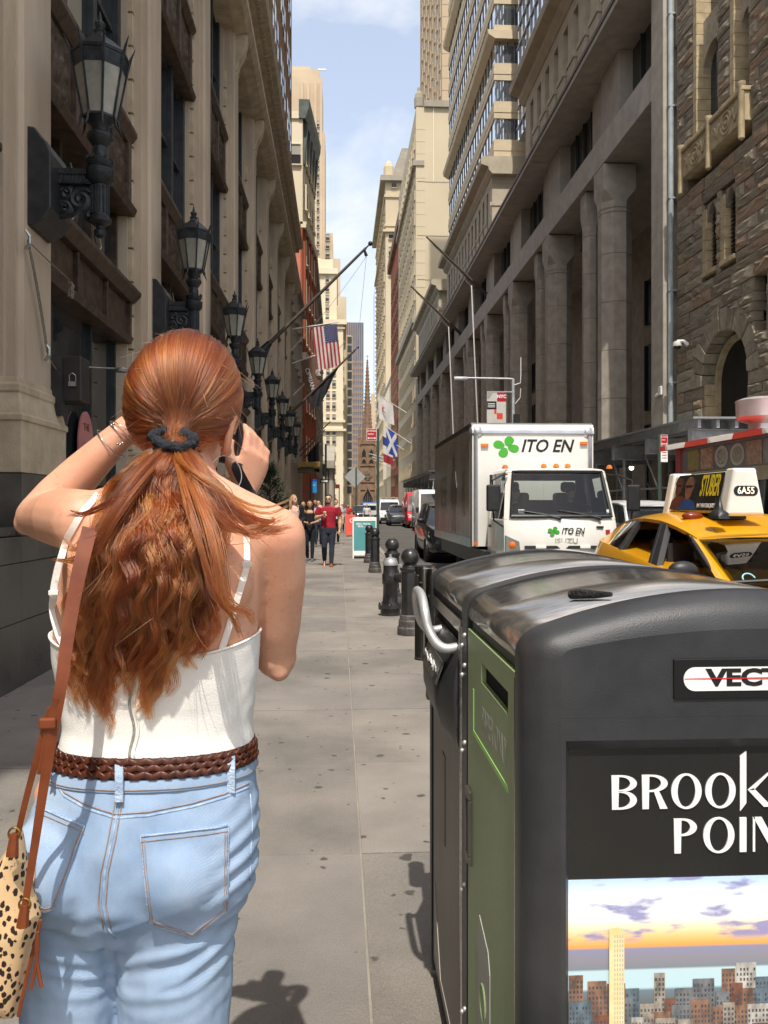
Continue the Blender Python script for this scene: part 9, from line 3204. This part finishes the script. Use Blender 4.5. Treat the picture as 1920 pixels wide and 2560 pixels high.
rr=[tring(1.101,0.006,n),tring(1.100,0.0095,n),tring(1.086,0.0105,n),tring(1.066,0.0115,n),tring(1.060,0.0095,n),tring(1.060,0.005,n)]
wb.loft(rr,cap=False)
wb.build('waistband',M_DENIM,jeans,smooth=60)
MB().tube([Vector(p)for p in tring(1.064,0.0118,n)]+[Vector(tring(1.064,0.0118,n)[0])],0.0007,5).build('stitching',M_STITCH,jeans)
M_BELT=mat('brown_leather',hexc('#3d1b0e'),hexc('#592b18'),40,0.35,coat=0.2)
M_BELTD=mat('dark_leather',hexc('#2a120a'),None,rough=0.6)
bl0=MB()
def band(z0,z1,g,nn=96):
 return[tring(z0,g-0.003,nn),tring(z0,g,nn),tring((z0+z1)/2,g+0.001,nn),tring(z1,g,nn),tring(z1,g-0.003,nn)]
bl0 .loft(band(1.078,1.108,0.0125),cap=False)
belt=thing('braided_belt',(tor(1.09)[0],tor(1.09)[3],1.09),'brown braided leather belt round the woman\'s waist','belt')
bl0 .build('band',M_BELTD,belt,smooth=True)
nn=300
path=[tring(1.078+0.030*q/40,0.0142,nn)for q in range(41)]
st_mesh=None
st=MB()
half=[k for k in range(nn)]
rows=3
stepk=6
for k in range(150,300,3):
 for r_ in range(rows):
  up=(k//3+r_)%2==0
  z0,z1=1.080+r_*0.0093,1.080+r_*0.0093+0.0088
  a0=Vector(tring(z0 if up else z1,0.0142,nn)[k%nn])
  a1=Vector(tring(z1 if up else z0,0.0142,nn)[(k+6)%nn])
  c=(a0+a1)/2
  out=(c-Vector((tor(c.z)[0],tor(c.z)[3],c.z)))
  out.z=0
  out.normalize()
  st.tube([a0,a0 .lerp(a1,0.3)+out*0.0012,a0 .lerp(a1,0.7)+out*0.0012,a1],[0.0034,0.0052,0.0052,0.0034],8,flat=0.38,up=out)
o=st.build('braid_strands',M_BELT,belt,smooth=True)
o['kind']='stuff'
def loop(u,w_,v0,v1,nm='belt_loop'):
 pts=[]
 du=w_/2
 sgs=[]
 for f in range(9):
  v=v0+(v1-v0)*f/8
  d=(P(u,v,1.0)-CAMP).normalized()
  best=None
  for k in range(400):
   p=CAMP+d*(1.1+k*0.001)
   cx_,a,b,cy_=tor(p.z)
   gq=0.0225 if 0.05<f/8<0.72 else 0.0135
   if((p.x-cx_)/(a+gq))**2+((p.y-cy_)/(b+gq))**2<1:
    best=p
    break
  pts.append(best or P(u,v,1.3))
 for _ in range(4):
  pts=[pts[0]]+[(pts[i-1]+pts[i]*2+pts[i+1])/4 for i in range(1,len(pts)-1)]+[pts[-1]]
 ls=MB()
 rr_=[]
 for p in pts:
  rr_.append([p+Vector((-0.0065,0.0,0)),p+Vector((-0.006,-0.0028,0)),p+Vector((0.006,-0.0028,0)),p+Vector((0.0065,0.0,0)),p+Vector((0.005,0.002,0)),p+Vector((-0.005,0.002,0))])
 ls.loft(rr_)
 ls.build(nm,M_DENIMT,jeans,smooth=40)
loop(298,24,1906,2004)
loop(578,24,1880,1982)
loop(112,20,1842,1900)
# white camisole
M_CAMI=mat('white_camisole',hexc('#e0dcd3'),hexc('#e8e5dd'),7,0.8,bump=0.15,bscale=420)
cm=MB()
nz_,nn=26,96
rr=[]
for i in range(nz_+1):
 f=i/nz_
 ring=[]
 for k in range(nn):
  t=2*math.pi*k/nn
  back=max(0.0,-math.sin(t))
  ztop=1.292-0.030*back**1.5
  zbot=1.104-0.004*back
  z=zbot+(ztop-zbot)*f
  cx_,a,b,cy_=tor(z)
  e=2.0/2.25
  c,s_=math.cos(t),math.sin(t)
  g=0.0058-0.0028*max(0,f-0.6)/0.4+0.004*max(0,(0.15-f))/0.15+0.0015*math.sin(t*7+f*4)*(1-f)+0.0012*mnoise.noise(Vector((math.cos(t)*5,math.sin(t)*5,f*7)))
  ring.append((cx_+(a+g)*math.copysign(abs(c)**e,c),cy_+(b+g)*math.copysign(abs(s_)**e,s_),z))
 rr.append(ring)
inner=[[(p[0]+(tor(p[2])[0]-p[0])*0.02,p[1]+(tor(p[2])[3]-p[1])*0.035,p[2])for p in ring]for ring in(rr[-1],rr[-3])]
cm.loft(rr+inner,cap=False)
cami=cm.build('camisole',M_CAMI,wm,smooth=True)
cb=BVHTree.FromPolygons([Vector(p)for p in cm.v],cm.f)
def on_cloth(bvs,u,v,lift):
 d=(P(u,v,1.0)-CAMP).normalized()
 best=None
 for bv in bvs:
  h=bv.ray_cast(CAMP,d)
  if h[0]is not None and(best is None or h[3]<best[3]):
   best=h
 if best is None:
  return P(u,v,1.3)
 n_=best[1]if best[1].dot(d)<0 else-best[1]
 return best[0]+n_*lift
bb=bvh_of(body)
def hemline(f,r_,nm):
 ring=rr[f]
 MB().tube([Vector(p)for p in ring]+[Vector(ring[0])],r_,6).build(nm,M_CAMI,cami,smooth=True)
hemline(-1,0.0022,'neckline_edge')
hemline(0,0.0018,'hem_edge')
MB().tube([on_cloth((cb,),330+6*math.sin(k*0.6),1660+k*12.5,0.0008)for k in range(20)],0.0022,6).build('zip',mat('zip_grey',hexc('#8a8880'),hexc('#b0aea6'),200,0.4,0.4),cami,smooth=True)
MB().tube([on_cloth((cb,),342+6*math.sin(k*0.6),1660+k*12.5,0.0014)for k in range(20)],0.003,6,flat=0.4).build('zip_fold',M_CAMI,cami,smooth=True)
def strap(pts,w_,m_,nm,par,lift=0.003,th=0.0016,bvs=None,n=8):
 pp=[on_cloth(bvs or(bb,cb),u,v,lift)for u,v in dense(pts,n)]
 for _ in range(3):
  pp=[pp[0]]+[(pp[i-1]+pp[i]*2+pp[i+1])/4 for i in range(1,len(pp)-1)]+[pp[-1]]
 rr_=[]
 for i,p in enumerate(pp):
  d=(pp[min(i+1,len(pp)-1)]-pp[max(i-1,0)]).normalized()
  n_=(CAMP-p).normalized()
  sd=d.cross(n_).normalized()
  n2=sd.cross(d)
  wv=w_[0]+(w_[1]-w_[0])*i/(len(pp)-1)if isinstance(w_,tuple)else w_
  rr_.append([p+sd*wv+n2*-th,p+sd*wv*0.9+n2*th,p-sd*wv*0.9+n2*th,p-sd*wv+n2*-th])
 return MB().loft(rr_).build(nm,m_,par,smooth=50)
strap([(246,1238),(205,1282),(170,1345),(146,1415),(136,1462),(133,1490),(138,1540),(150,1585),(163,1612)],0.0055,M_CAMI,'shoulder_strap',cami)
strap([(610,1285),(614,1330),(614,1400),(612,1425),(596,1480),(572,1560),(553,1622)],0.0055,M_CAMI,'shoulder_strap',cami)
for u,v in((134,1482),(612,1412)):
 p=on_cloth((bb,cb),u,v,0.004)
 MB().box(p.x-0.0075,p.x+0.0075,p.y-0.003,p.y+0.003,p.z-0.004,p.z+0.004).build('strap_slider',M_CAMI,cami,bevel=0.0015)
# shoulder bag
M_TANL=mat('tan_leather',hexc('#673116'),hexc('#7d3f1f'),20,0.42)
m=bpy.data.materials.new('spotted_hide')
m.use_nodes=True
t=m.node_tree
l=t.links.new
b=t.nodes['Principled BSDF']
b.inputs['Roughness'].default_value=0.75
co=t.nodes.new('ShaderNodeTexCoord')
mp_=t.nodes.new('ShaderNodeMapping')
mp_.inputs['Rotation'].default_value=(0,R(28),0)
mp_.inputs['Scale'].default_value=(125,80,78)
l(co.outputs['Object'],mp_.inputs['Vector'])
wn=t.nodes.new('ShaderNodeTexNoise')
wn.inputs['Scale'].default_value=1.4
l(mp_.outputs['Vector'],wn.inputs['Vector'])
ad=t.nodes.new('ShaderNodeMixRGB')
ad.blend_type='ADD'
ad.inputs['Fac'].default_value=0.6
l(mp_.outputs['Vector'],ad.inputs[1])
l(wn.outputs['Color'],ad.inputs[2])
vo=t.nodes.new('ShaderNodeTexVoronoi')
vo.inputs['Scale'].default_value=1.0
vo.inputs['Randomness'].default_value=0.75
l(ad.outputs['Color'],vo.inputs['Vector'])
rp_=t.nodes.new('ShaderNodeValToRGB')
rp_.color_ramp.elements[0].position=0.36
rp_.color_ramp.elements[0].color=_c(hexc('#241409'))
rp_.color_ramp.elements[1].position=0.43
rp_.color_ramp.elements[1].color=_c(hexc('#d4b182'))
l(vo.outputs['Distance'],rp_.inputs['Fac'])
l(rp_.outputs['Color'],b.inputs['Base Color'])
YB=1.235
bag=thing('spotted_shoulder_bag',(P(20,2300,YB).x,YB,0.8),'cream shoulder bag with black cheetah spots at the lower left edge','bag')
outl=[(48,2062),(56,2100),(66,2165),(76,2215),(90,2255),(101,2290),(98,2318),(86,2352),(72,2420),(58,2490),(44,2545),(-60,2530),(-150,2500),(-150,2300),(-80,2180),(0,2150),(34,2095)]
ctr=P(-20,2330,YB)
bgm=MB()
rr=[]
for f,dy_ in((0.0,-0.045),(0.45,-0.043),(0.78,-0.035),(0.95,-0.02),(1.0,0.0),(0.95,0.02),(0.78,0.035),(0.45,0.043),(0.0,0.045)):
 ring=[]
 for u,v in dense(outl+[outl[0]],3)[:-1]:
  p=P(u,v,YB)
  q=ctr.lerp(p,max(f,0.02))
  ring.append(Vector((q.x,YB+dy_,q.z)))
 rr.append(ring)
bgm.loft(rr)
bg_o=bgm.build('bag_body',m,bag,smooth=True)
md=bg_o.modifiers.new('sub','SUBSURF')
md.levels=1
md.render_levels=1
MB().tube([P(u,v,YB-0.022)for u,v in dense([(101,2300),(92,2345),(72,2420),(46,2540)],5)],0.003,6).build('seam',M_TANL,bag)
def free_strap(pts,w_,nm,th=0.0018):
 pp=[Vector(p)for p in pts]
 rr_=[]
 for i,p in enumerate(pp):
  d=(pp[min(i+1,len(pp)-1)]-pp[max(i-1,0)]).normalized()
  n_=(CAMP-p).normalized()
  sd=d.cross(n_).normalized()
  n2=sd.cross(d)
  wv=w_[0]+(w_[1]-w_[0])*i/(len(pp)-1)
  rr_.append([p+sd*wv-n2*th,p+sd*wv+n2*th,p-sd*wv+n2*th,p-sd*wv-n2*th])
 return MB().loft(rr_).build(nm,M_TANL,bag,smooth=40)
def chain(ctrl,n=8):
 return smooth_path([P(u,v,y)for u,v,y in ctrl],n)
free_strap(chain([(62,2265,1.19),(78,2170,1.19),(95,2060,1.19),(112,1950,1.188),(134,1820,1.185),(150,1730,1.185),(165,1620,1.195),(180,1520,1.21),(200,1420,1.225),(225,1320,1.25)]),(0.0045,0.011),'long_strap')
free_strap(chain([(46,2080,1.2),(62,2010,1.195),(88,1910,1.19),(112,1820,1.186),(128,1770,1.183)]),(0.004,0.005),'short_strap')
free_strap(chain([(98,1935,1.188),(110,1870,1.186),(122,1810,1.184),(140,1745,1.182)]),(0.0035,0.004),'strap_tail')
p=P(119,1808,1.182)
MB().box(p.x-0.012,p.x+0.012,p.y-0.005,p.y+0.004,p.z-0.008,p.z+0.008).build('strap_keeper',M_TANL,bag,bevel=0.003)
for u,v in((62,2262),(36,2085)):
 p=P(u,v,1.188)
 MB().tube([p+Vector((0.008*math.cos(a),0,0.009*math.sin(a)))for a in[2*math.pi*k/16 for k in range(17)]],0.0016,6).build('ring',mat('brass',hexc('#9a7c3c'),None,rough=0.3,metal=0.9),bag)
 MB().tube([p,p+Vector((-0.003,0.0,-0.03))],[0.006,0.009],8).build('tab',M_TANL,bag)
for k,(u1,v1)in enumerate(((78,2472),(104,2468))):
 MB().tube(chain([(94,2330,1.19),(92,2400,1.19),(u1,v1,1.19)],4),0.0028,6).build('tassel_cord',M_TANL,bag)
# jewellery and camera
M_SILVER=mat('silver_jewellery',hexc('#c9c6c0'),None,rough=0.15,metal=1.0)
e0=ec-HU*0.04+HR*0.01
hc_=e0-Vector((0,0,0.030))
MB().tube([hc_+HR*(0.021*math.sin(a))*1.0+Vector((0,0,1))*0.030*math.cos(a)+HF*0.018*math.sin(a)for a in[2*math.pi*k/40 for k in range(41)]],0.0011,6).build('hoop_earring',M_SILVER,wm,smooth=True)
fd=(WL-EL).normalized()
sd=fd.orthogonal().normalized()
n2=fd.cross(sd)
for k,(f,r_,th)in enumerate(((0.80,0.0365,0.0011),(0.94,0.0315,0.0014),(0.97,0.0310,0.0009))):
 c=EL.lerp(WL,f)
 MB().tube([c+(sd*math.cos(a)+n2*math.sin(a))*r_+fd*0.006*math.sin(a+k)for a in[2*math.pi*q/32 for q in range(33)]],th,6).build('bracelet',M_SILVER,wm,smooth=True)
for u,v in((278,1064),(284,1060),(293,1110),(300,1112),(306,1108)):
 p=P(u,v,1.60)
 MB().ball(p,0.0028,8).build('bracelet_bead',M_SILVER,wm,smooth=True)
fdr=(WR_-ER).normalized()
sd=fdr.orthogonal().normalized()
n2=fdr.cross(sd)
MB().tube([WR_-fdr*0.005+(sd*math.cos(a)+n2*math.sin(a))*0.029 for a in[2*math.pi*q/28 for q in range(29)]],0.0012,6).build('bracelet',M_SILVER,wm,smooth=True)
cmr=thing('photo_camera',CAMC,'black photo camera held up to the woman\'s face with a dark strap','camera')
s=MB()
def camq(a,b_,c):
 return CAMC+HR*a+HF*b_+HU*c
s.hexa([camq(-0.075,-0.025,-0.05),camq(0.075,-0.025,-0.05),camq(0.075,0.03,-0.05),camq(-0.075,0.03,-0.05),camq(-0.075,-0.025,0.045),camq(0.075,-0.025,0.045),camq(0.075,0.03,0.045),camq(-0.075,0.03,0.045)])
s.build('camera_body',M_TRIMK,cmr,bevel=0.008,seg=3)
MB().hexa([camq(-0.03,-0.03,0.045),camq(0.03,-0.03,0.045),camq(0.03,0.025,0.045),camq(-0.03,0.025,0.045),camq(-0.018,-0.02,0.072),camq(0.018,-0.02,0.072),camq(0.018,0.02,0.072),camq(-0.018,0.02,0.072)]).build('viewfinder',M_TRIMK,cmr,bevel=0.004)
MB().tube([camq(0,0.028,-0.005),camq(0,0.11,-0.005)],[0.036,0.034],20).build('lens',M_TRIMK,cmr,smooth=40)
stp=[camq(0.078,0.0,0.035),P(603,1150,1.64),P(592,1168,1.60),P(606,1200,1.58),P(628,1240,1.57),P(640,1275,1.55),P(628,1320,1.50)]
rr_=[]
for i,p in enumerate(smooth_path(stp,6)):
 pass
pp=smooth_path(stp,6)
rr_=[]
for i,p in enumerate(pp):
 d=(pp[min(i+1,len(pp)-1)]-pp[max(i-1,0)]).normalized()
 n_=(CAMP-p).normalized()
 sd=d.cross(n_).normalized()
 wv=0.005 if i<10 else 0.010
 rr_.append([p+sd*wv,p+n_*0.0015,p-sd*wv,p-n_*0.0015])
MB().loft(rr_).build('neck_strap',M_BLKTOP,cmr,smooth=40)
# red hair: scalp, ponytail, loose strands
rh=random.Random(21)
m=bpy.data.materials.new('ginger_hair')
m.use_nodes=True
t=m.node_tree
for n_ in list(t.nodes):
 t.nodes.remove(n_)
out_=t.nodes.new('ShaderNodeOutputMaterial')
hb=t.nodes.new('ShaderNodeBsdfHairPrincipled')
hb.parametrization='COLOR'
hi_=t.nodes.new('ShaderNodeHairInfo')
rp_=t.nodes.new('ShaderNodeValToRGB')
rp_.color_ramp.elements[0].color=_c((0.045,0.009,0.003))
rp_.color_ramp.elements[1].color=_c((0.40,0.105,0.022))
e_=rp_.color_ramp.elements.new(0.5)
e_.color=_c((0.165,0.033,0.008))
at_=t.nodes.new('ShaderNodeAttribute')
at_.attribute_name='tone'
mt_=t.nodes.new('ShaderNodeMath')
mt_.operation='MULTIPLY_ADD'
mt_.inputs[1].default_value=0.45
t.links.new(hi_.outputs['Random'],mt_.inputs[0])
t.links.new(at_.outputs['Fac'],mt_.inputs[2])
t.links.new(mt_.outputs[0],rp_.inputs['Fac'])
t.links.new(rp_.outputs['Color'],hb.inputs['Color'])
hb.inputs['Roughness'].default_value=0.26
hb.inputs['Radial Roughness'].default_value=0.45
hb.inputs['Coat'].default_value=0.0
hb.inputs['IOR'].default_value=1.5
t.links.new(hb.outputs['BSDF'],out_.inputs['Surface'])
M_HAIR=m
M_SCALP=mat('hair_base',(0.07,0.018,0.006),(0.12,0.03,0.009),40,0.6,stretch=(1,1,0.2))
def strands(name,curves,radius,par,tones):
 n_=len(curves)
 hc=bpy.data.hair_curves.new(name)
 hc.add_curves([len(c)for c in curves])
 off=WORLD[par.name]
 flat,rad=[],[]
 for c in curves:
  L_=len(c)
  for i,p in enumerate(c):
   flat+=[p[0]-off.x,p[1]-off.y,p[2]-off.z]
   f=i/(L_-1)
   rad.append(radius*(1.0 if f<0.6 else 1.0-0.8*(f-0.6)/0.4))
 hc.attributes['position'].data.foreach_set('vector',flat)if 'position' in hc.attributes else hc.position_data.foreach_set('vector',flat)
 at=hc.attributes.get('radius')or hc.attributes.new('radius','FLOAT','POINT')
 at.data.foreach_set('value',rad)
 tn=hc.attributes.new('tone','FLOAT','POINT')
 tv=[]
 for c,q in zip(curves,tones):
  tv+=[q]*len(c)
 tn.data.foreach_set('value',tv)
 hc.materials.append(M_HAIR)
 o=bpy.data.objects.new(name,hc)
 COL.objects.link(o)
 o.parent=par
 return o
TIE=P(438,1098,1.345)
s=MB()
s.loft(ell(hp(0,-0.006,0.012),(0.0875,0.105,0.110),28))
cap_o=s.build('hair_cap',M_SCALP,wm,smooth=True)
bm=bmesh.new()
bm.from_mesh(cap_o.data)
kill=[]
for v in bm.verts:
 p=v.co+OFFW-HC
 if p.dot(HF)>0.045 and p.dot(HU)<0.07:
  kill.append(v)
 elif p.dot(HU)<-0.035 and p.dot(HF)>-0.03:
  kill.append(v)
bmesh.ops.delete(bm,geom=kill,context='VERTS')
bm.to_mesh(cap_o.data)
bm.free()
td=(TIE-HC)
TL=Vector((td.dot(HR),td.dot(HF),td.dot(HU)))
AX=(0.0935,0.112,0.1175)
tdir=Vector((TL.x/AX[0],TL.y/AX[1],TL.z/AX[2])).normalized()
curves=[]
tones=[]
loc=[]
NH=6500
while len(curves)<NH:
 d=Vector((rh.gauss(0,1),rh.gauss(0,1),rh.gauss(0,1))).normalized()
 if d.y>0.55 and d.z<0.62:
  continue
 if d.z<-0.28 and d.y>-0.25:
  continue
 ang=math.acos(max(-1,min(1,d.dot(tdir))))
 if ang<0.25:
  continue
 ax_=d.cross(tdir)
 if ax_.length<1e-3:
  continue
 ax_.normalize()
 back=rh.uniform(0.0,0.5)
 d0=Matrix.Rotation(-back,3,ax_)@d
 if(d0 .y>0.6 and d0 .z<0.6)or(d0 .z<-0.3 and d0 .y>-0.2):
  d0=d
 a0=math.acos(max(-1,min(1,d0 .dot(tdir))))
 pts=[]
 n_=12
 ph,am=rh.uniform(0,6.28),rh.uniform(0.0,0.02)
 lift0=rh.uniform(-0.01,0.045)
 grp=mnoise.noise(Vector((d0 .x*5.0,d0 .y*5.0,d0 .z*5.0)))
 for i in range(n_):
  f=i/(n_-1)
  q=Matrix.Rotation(a0*(f**0.95)*0.985,3,ax_)@d0
  lf_=1.0+lift0*math.sin(math.pi*min(1,f*1.1))+0.06*grp*math.sin(math.pi*f)
  q=q+ax_*(am*math.sin(f*6+ph)+0.09*grp*math.sin(math.pi*f))
  pts.append(hp(q.x*AX[0]*lf_,q.y*AX[1]*lf_-0.006,q.z*AX[2]*lf_+0.012))
 e=TIE+Vector((rh.gauss(0,0.007),rh.gauss(0,0.004),rh.gauss(0,0.007)))
 pts[-1]=e
 pts[-2]=pts[-2].lerp(e,0.35)
 curves.append(pts)
 tones.append(0.28+0.55*mnoise.noise(Vector((d0 .x*7,d0 .y*7,d0 .z*7+4)))+0.12*mnoise.noise(Vector((d0 .x*19,d0 .y*19,d0 .z*19))))
for k in range(60):
 d=Vector((rh.gauss(0,1),rh.gauss(-0.3,0.7),rh.gauss(0.4,0.8))).normalized()
 if d.y>0.5:
  continue
 p0=hp(d.x*AX[0],d.y*AX[1],d.z*AX[2]+0.012)
 o_=(p0-HC).normalized()
 tg=Vector((rh.gauss(0,1),rh.gauss(0,1),rh.gauss(-0.3,1)))
 tg=(tg-o_*tg.dot(o_)).normalized()
 ln=rh.uniform(0.02,0.06)
 curves.append([p0+tg*ln*f+o_*ln*0.35*f*f+Vector((0,0,-0.3*ln*f*f))for f in[i/5 for i in range(6)]])
 tones.append(0.3)
strands('head_hair',curves,0.0005,wm,tones)
def back_y(u,v):
 d=(P(u,v,1.0)-CAMP).normalized()
 best=1.33
 for bv in(bb,cb,jb):
  h=bv.ray_cast(CAMP,d)
  if h[0]is not None:
   best=min(best,h[0].y)if best!=1.33 else h[0].y
 return min(best,1.36)
BYC={}
def by(u,v):
 k=(int(u//12),int(v//12))
 if k not in BYC:
  BYC[k]=back_y(u,v)
 return BYC[k]
LEFT=[(1110,405),(1150,335),(1200,290),(1260,258),(1330,232),(1420,205),(1520,178),(1600,165),(1680,158),(1760,172),(1800,190)]
RIGHT=[(1110,470),(1150,508),(1200,540),(1260,568),(1330,562),(1420,548),(1520,548),(1600,535),(1680,505),(1760,470),(1800,450)]
def edge(tab,v):
 for i in range(len(tab)-1):
  if v<=tab[i+1][0]:
   f=(v-tab[i][0])/(tab[i+1][0]-tab[i][0])
   return tab[i][1]+(tab[i+1][1]-tab[i][1])*max(0,f)
 return tab[-1][1]
def tail_len(a):
 """a from -1 (left) to 1 (right): where the lock ends"""
 if a<-0.2:
  return 1700+80*(1-abs(a+0.55)/0.5)
 if a<0.15:
  return 1690-40*math.sin((a+0.2)/0.35*math.pi)
 if a<0.65:
  return 1720+70*(1-abs(a-0.4)/0.25)
 return 1690-330*(a-0.65)
guides=[]
NG=230
for g in range(NG):
 a=rh.uniform(-1,1)
 depth=rh.random()
 ve=tail_len(a)*1.0-rh.random()**1.6*430*(0.35+0.65*depth)+rh.gauss(0,14)
 ph,ph2=rh.uniform(0,6.28),rh.uniform(0,6.28)
 wl=rh.uniform(95,165)
 am=rh.uniform(6,23)
 drift=rh.gauss(0,0.10)
 pts=[]
 n_=26
 for i in range(n_):
  f=i/(n_-1)
  v=1098+(ve+30-1098)*f
  el_,er_=edge(LEFT,max(v,1110)),edge(RIGHT,max(v,1110))
  aa=max(-1.08,min(1.08,a+drift*f))
  u=(el_+er_)/2+((er_-el_)/2-14)*aa
  gr=min(1,f*2.4)
  u+=am*gr*math.sin(2*math.pi*(v-1098)/wl+ph)
  st_=by(min(max(u,150),700),v)
  full=math.sin(math.pi*min(1.0,0.18+f*0.75))
  y=st_-0.004-(0.062*depth+0.004)*full*(1-0.55*abs(aa)**2.5)
  y=y*min(1,f*4)+1.338*(1-min(1,f*4))
  y+=0.006*gr*math.cos(2*math.pi*(v-1098)/wl+ph2)
  pts.append(P(u,v,y))
 guides.append((pts,depth))
def extra(ctrl,n_=26):
 p=smooth_path([P(u,v,y)for u,v,y in ctrl],8)
 return[p[int(i*(len(p)-1)/(n_-1))]for i in range(n_)]
for k in range(14):
 j=rh.gauss(0,14)
 e=rh.uniform(-45,30)
 guides.append((extra([(440,1100,1.338),(475+j,1150,1.30),(520+j,1212+j,1.275),(575,1262+j,1.27),(630,1296+j*1.2,1.275),(680,1306+j*1.5,1.285),(722+e,1296+j*2,1.30)]),0.5))
for k in range(6):
 j=rh.gauss(0,10)
 guides.append((extra([(440,1100,1.338),(490+j,1180,1.29),(530+j,1270,1.262),(585+j,1322,1.262),(640,1330+j,1.27),(690+j,1312,1.285)]),0.5))
for(pts_)in([(430,1105,1.338),(340,1190,1.28),(280,1250,1.262),(225,1282,1.268),(165,1276,1.29)],[(430,1105,1.338),(330,1220,1.27),(255,1330,1.255),(195,1372,1.262),(140,1344,1.285)],[(430,1105,1.338),(310,1250,1.262),(235,1372,1.25),(180,1402,1.262),(138,1398,1.28)],[(430,1105,1.338),(480,1300,1.235),(540,1480,1.215),(585,1540,1.225),(602,1590,1.245)],[(430,1105,1.338),(520,1330,1.23),(560,1500,1.215),(610,1530,1.235),(632,1560,1.25)]):
 for k in range(2):
  guides.append((extra([(u+rh.gauss(0,5),v+rh.gauss(0,5),y)for u,v,y in pts_]),0.4))
curves=[]
tones=[]
for gi,(pts,depth)in enumerate(guides):
 tone=rh.gauss(0.22,0.2)+0.12*depth
 big=gi<NG
 ns=rh.randint(34,52)if big else rh.randint(14,26)
 sp=rh.uniform(0.005,0.011)if big else rh.uniform(0.004,0.009)
 for q in range(ns):
  ox,oy,oz=rh.gauss(0,sp*0.6),rh.gauss(0,sp*0.35),rh.gauss(0,sp*0.5)
  ph,am,fr_=rh.uniform(0,6.28),rh.uniform(0.0006,0.0028),rh.uniform(8,17)
  cut=rh.uniform(0.7,1.0)if rh.random()<0.6 else 1.0
  n_=24
  c=[]
  for i in range(n_):
   f=i/(n_-1)*cut
   x_=f*(len(pts)-1)
   k=min(int(x_),len(pts)-2)
   p=pts[k].lerp(pts[k+1],x_-k)
   w_=min(1.0,0.45+f*2.0)*(1.0-0.6*max(0,f-0.45)/0.55)
   sg_=am*math.sin(f*fr_+ph)*min(1,f*3)
   c.append(p+Vector((ox*w_+sg_,oy*w_+sg_*0.5,oz*w_+sg_*0.3)))
  curves.append(c)
  tones.append(tone)
for k in range(110):
 pts,depth=guides[rh.randrange(len(guides))]
 k0=rh.randrange(4,20)
 p0=pts[k0]
 d=(pts[min(k0+2,25)]-pts[k0]).normalized()
 d=(d+Vector((rh.gauss(0,0.6),rh.gauss(-0.2,0.3),rh.gauss(0,0.4)))).normalized()
 ln=rh.uniform(0.03,0.09)
 cv=Vector((rh.gauss(0,0.5),rh.gauss(-0.2,0.3),rh.gauss(-0.2,0.4)))
 curves.append([p0+d*ln*f+cv*ln*0.5*f*f for f in[i/7 for i in range(8)]])
 tones.append(0.2)
strands('ponytail',curves,0.00058,wm,tones)
rr=[]
for v in range(1110,1700,30):
 el_,er_=edge(LEFT,v),edge(RIGHT,v)
 mid,hw_=(el_+er_)/2,(er_-el_)/2*(0.80 if v<1560 else 0.80-0.65*(v-1560)/140)
 ring=[]
 for k in range(20):
  a=2*math.pi*k/20
  u=mid+hw_*math.cos(a)
  st_=by(min(max(u,150),700),v)
  th=0.020*math.sin(math.pi*min(1,0.15+(v-1110)/640))
  y=min(st_,1.335)-0.006-th+(th+0.002)*math.sin(a)
  if v<1180:
   f=(v-1110)/70
   y=1.338*(1-f)+y*f+(0.008*math.sin(a))*(1-f)
  ring.append(P(u,v,y))
 rr.append(ring)
MB().loft(rr).build('ponytail_core',M_SCALP,wm,smooth=True)
sc=MB()
ax1=HR
pts=[]
for k in range(33):
 a=2*math.pi*k/32
 pts.append(TIE+HR*0.034*math.cos(a)+Vector((0,-0.006+0.010*math.sin(a),0))+HU*(0.013*math.sin(a))+Vector((rh.gauss(0,0.0012),rh.gauss(0,0.0012)+(-0.008 if math.sin(a)<0.25 else 0.004),rh.gauss(0,0.0012))))
sc.tube(pts,[0.0088+0.002*math.sin(k*2.3)for k in range(33)],10)
sc.build('scrunchie',mat('black_scrunchie',hexc('#1b1c22'),hexc('#26272e'),40,0.85,bump=0.6,bscale=80),wm,smooth=True)
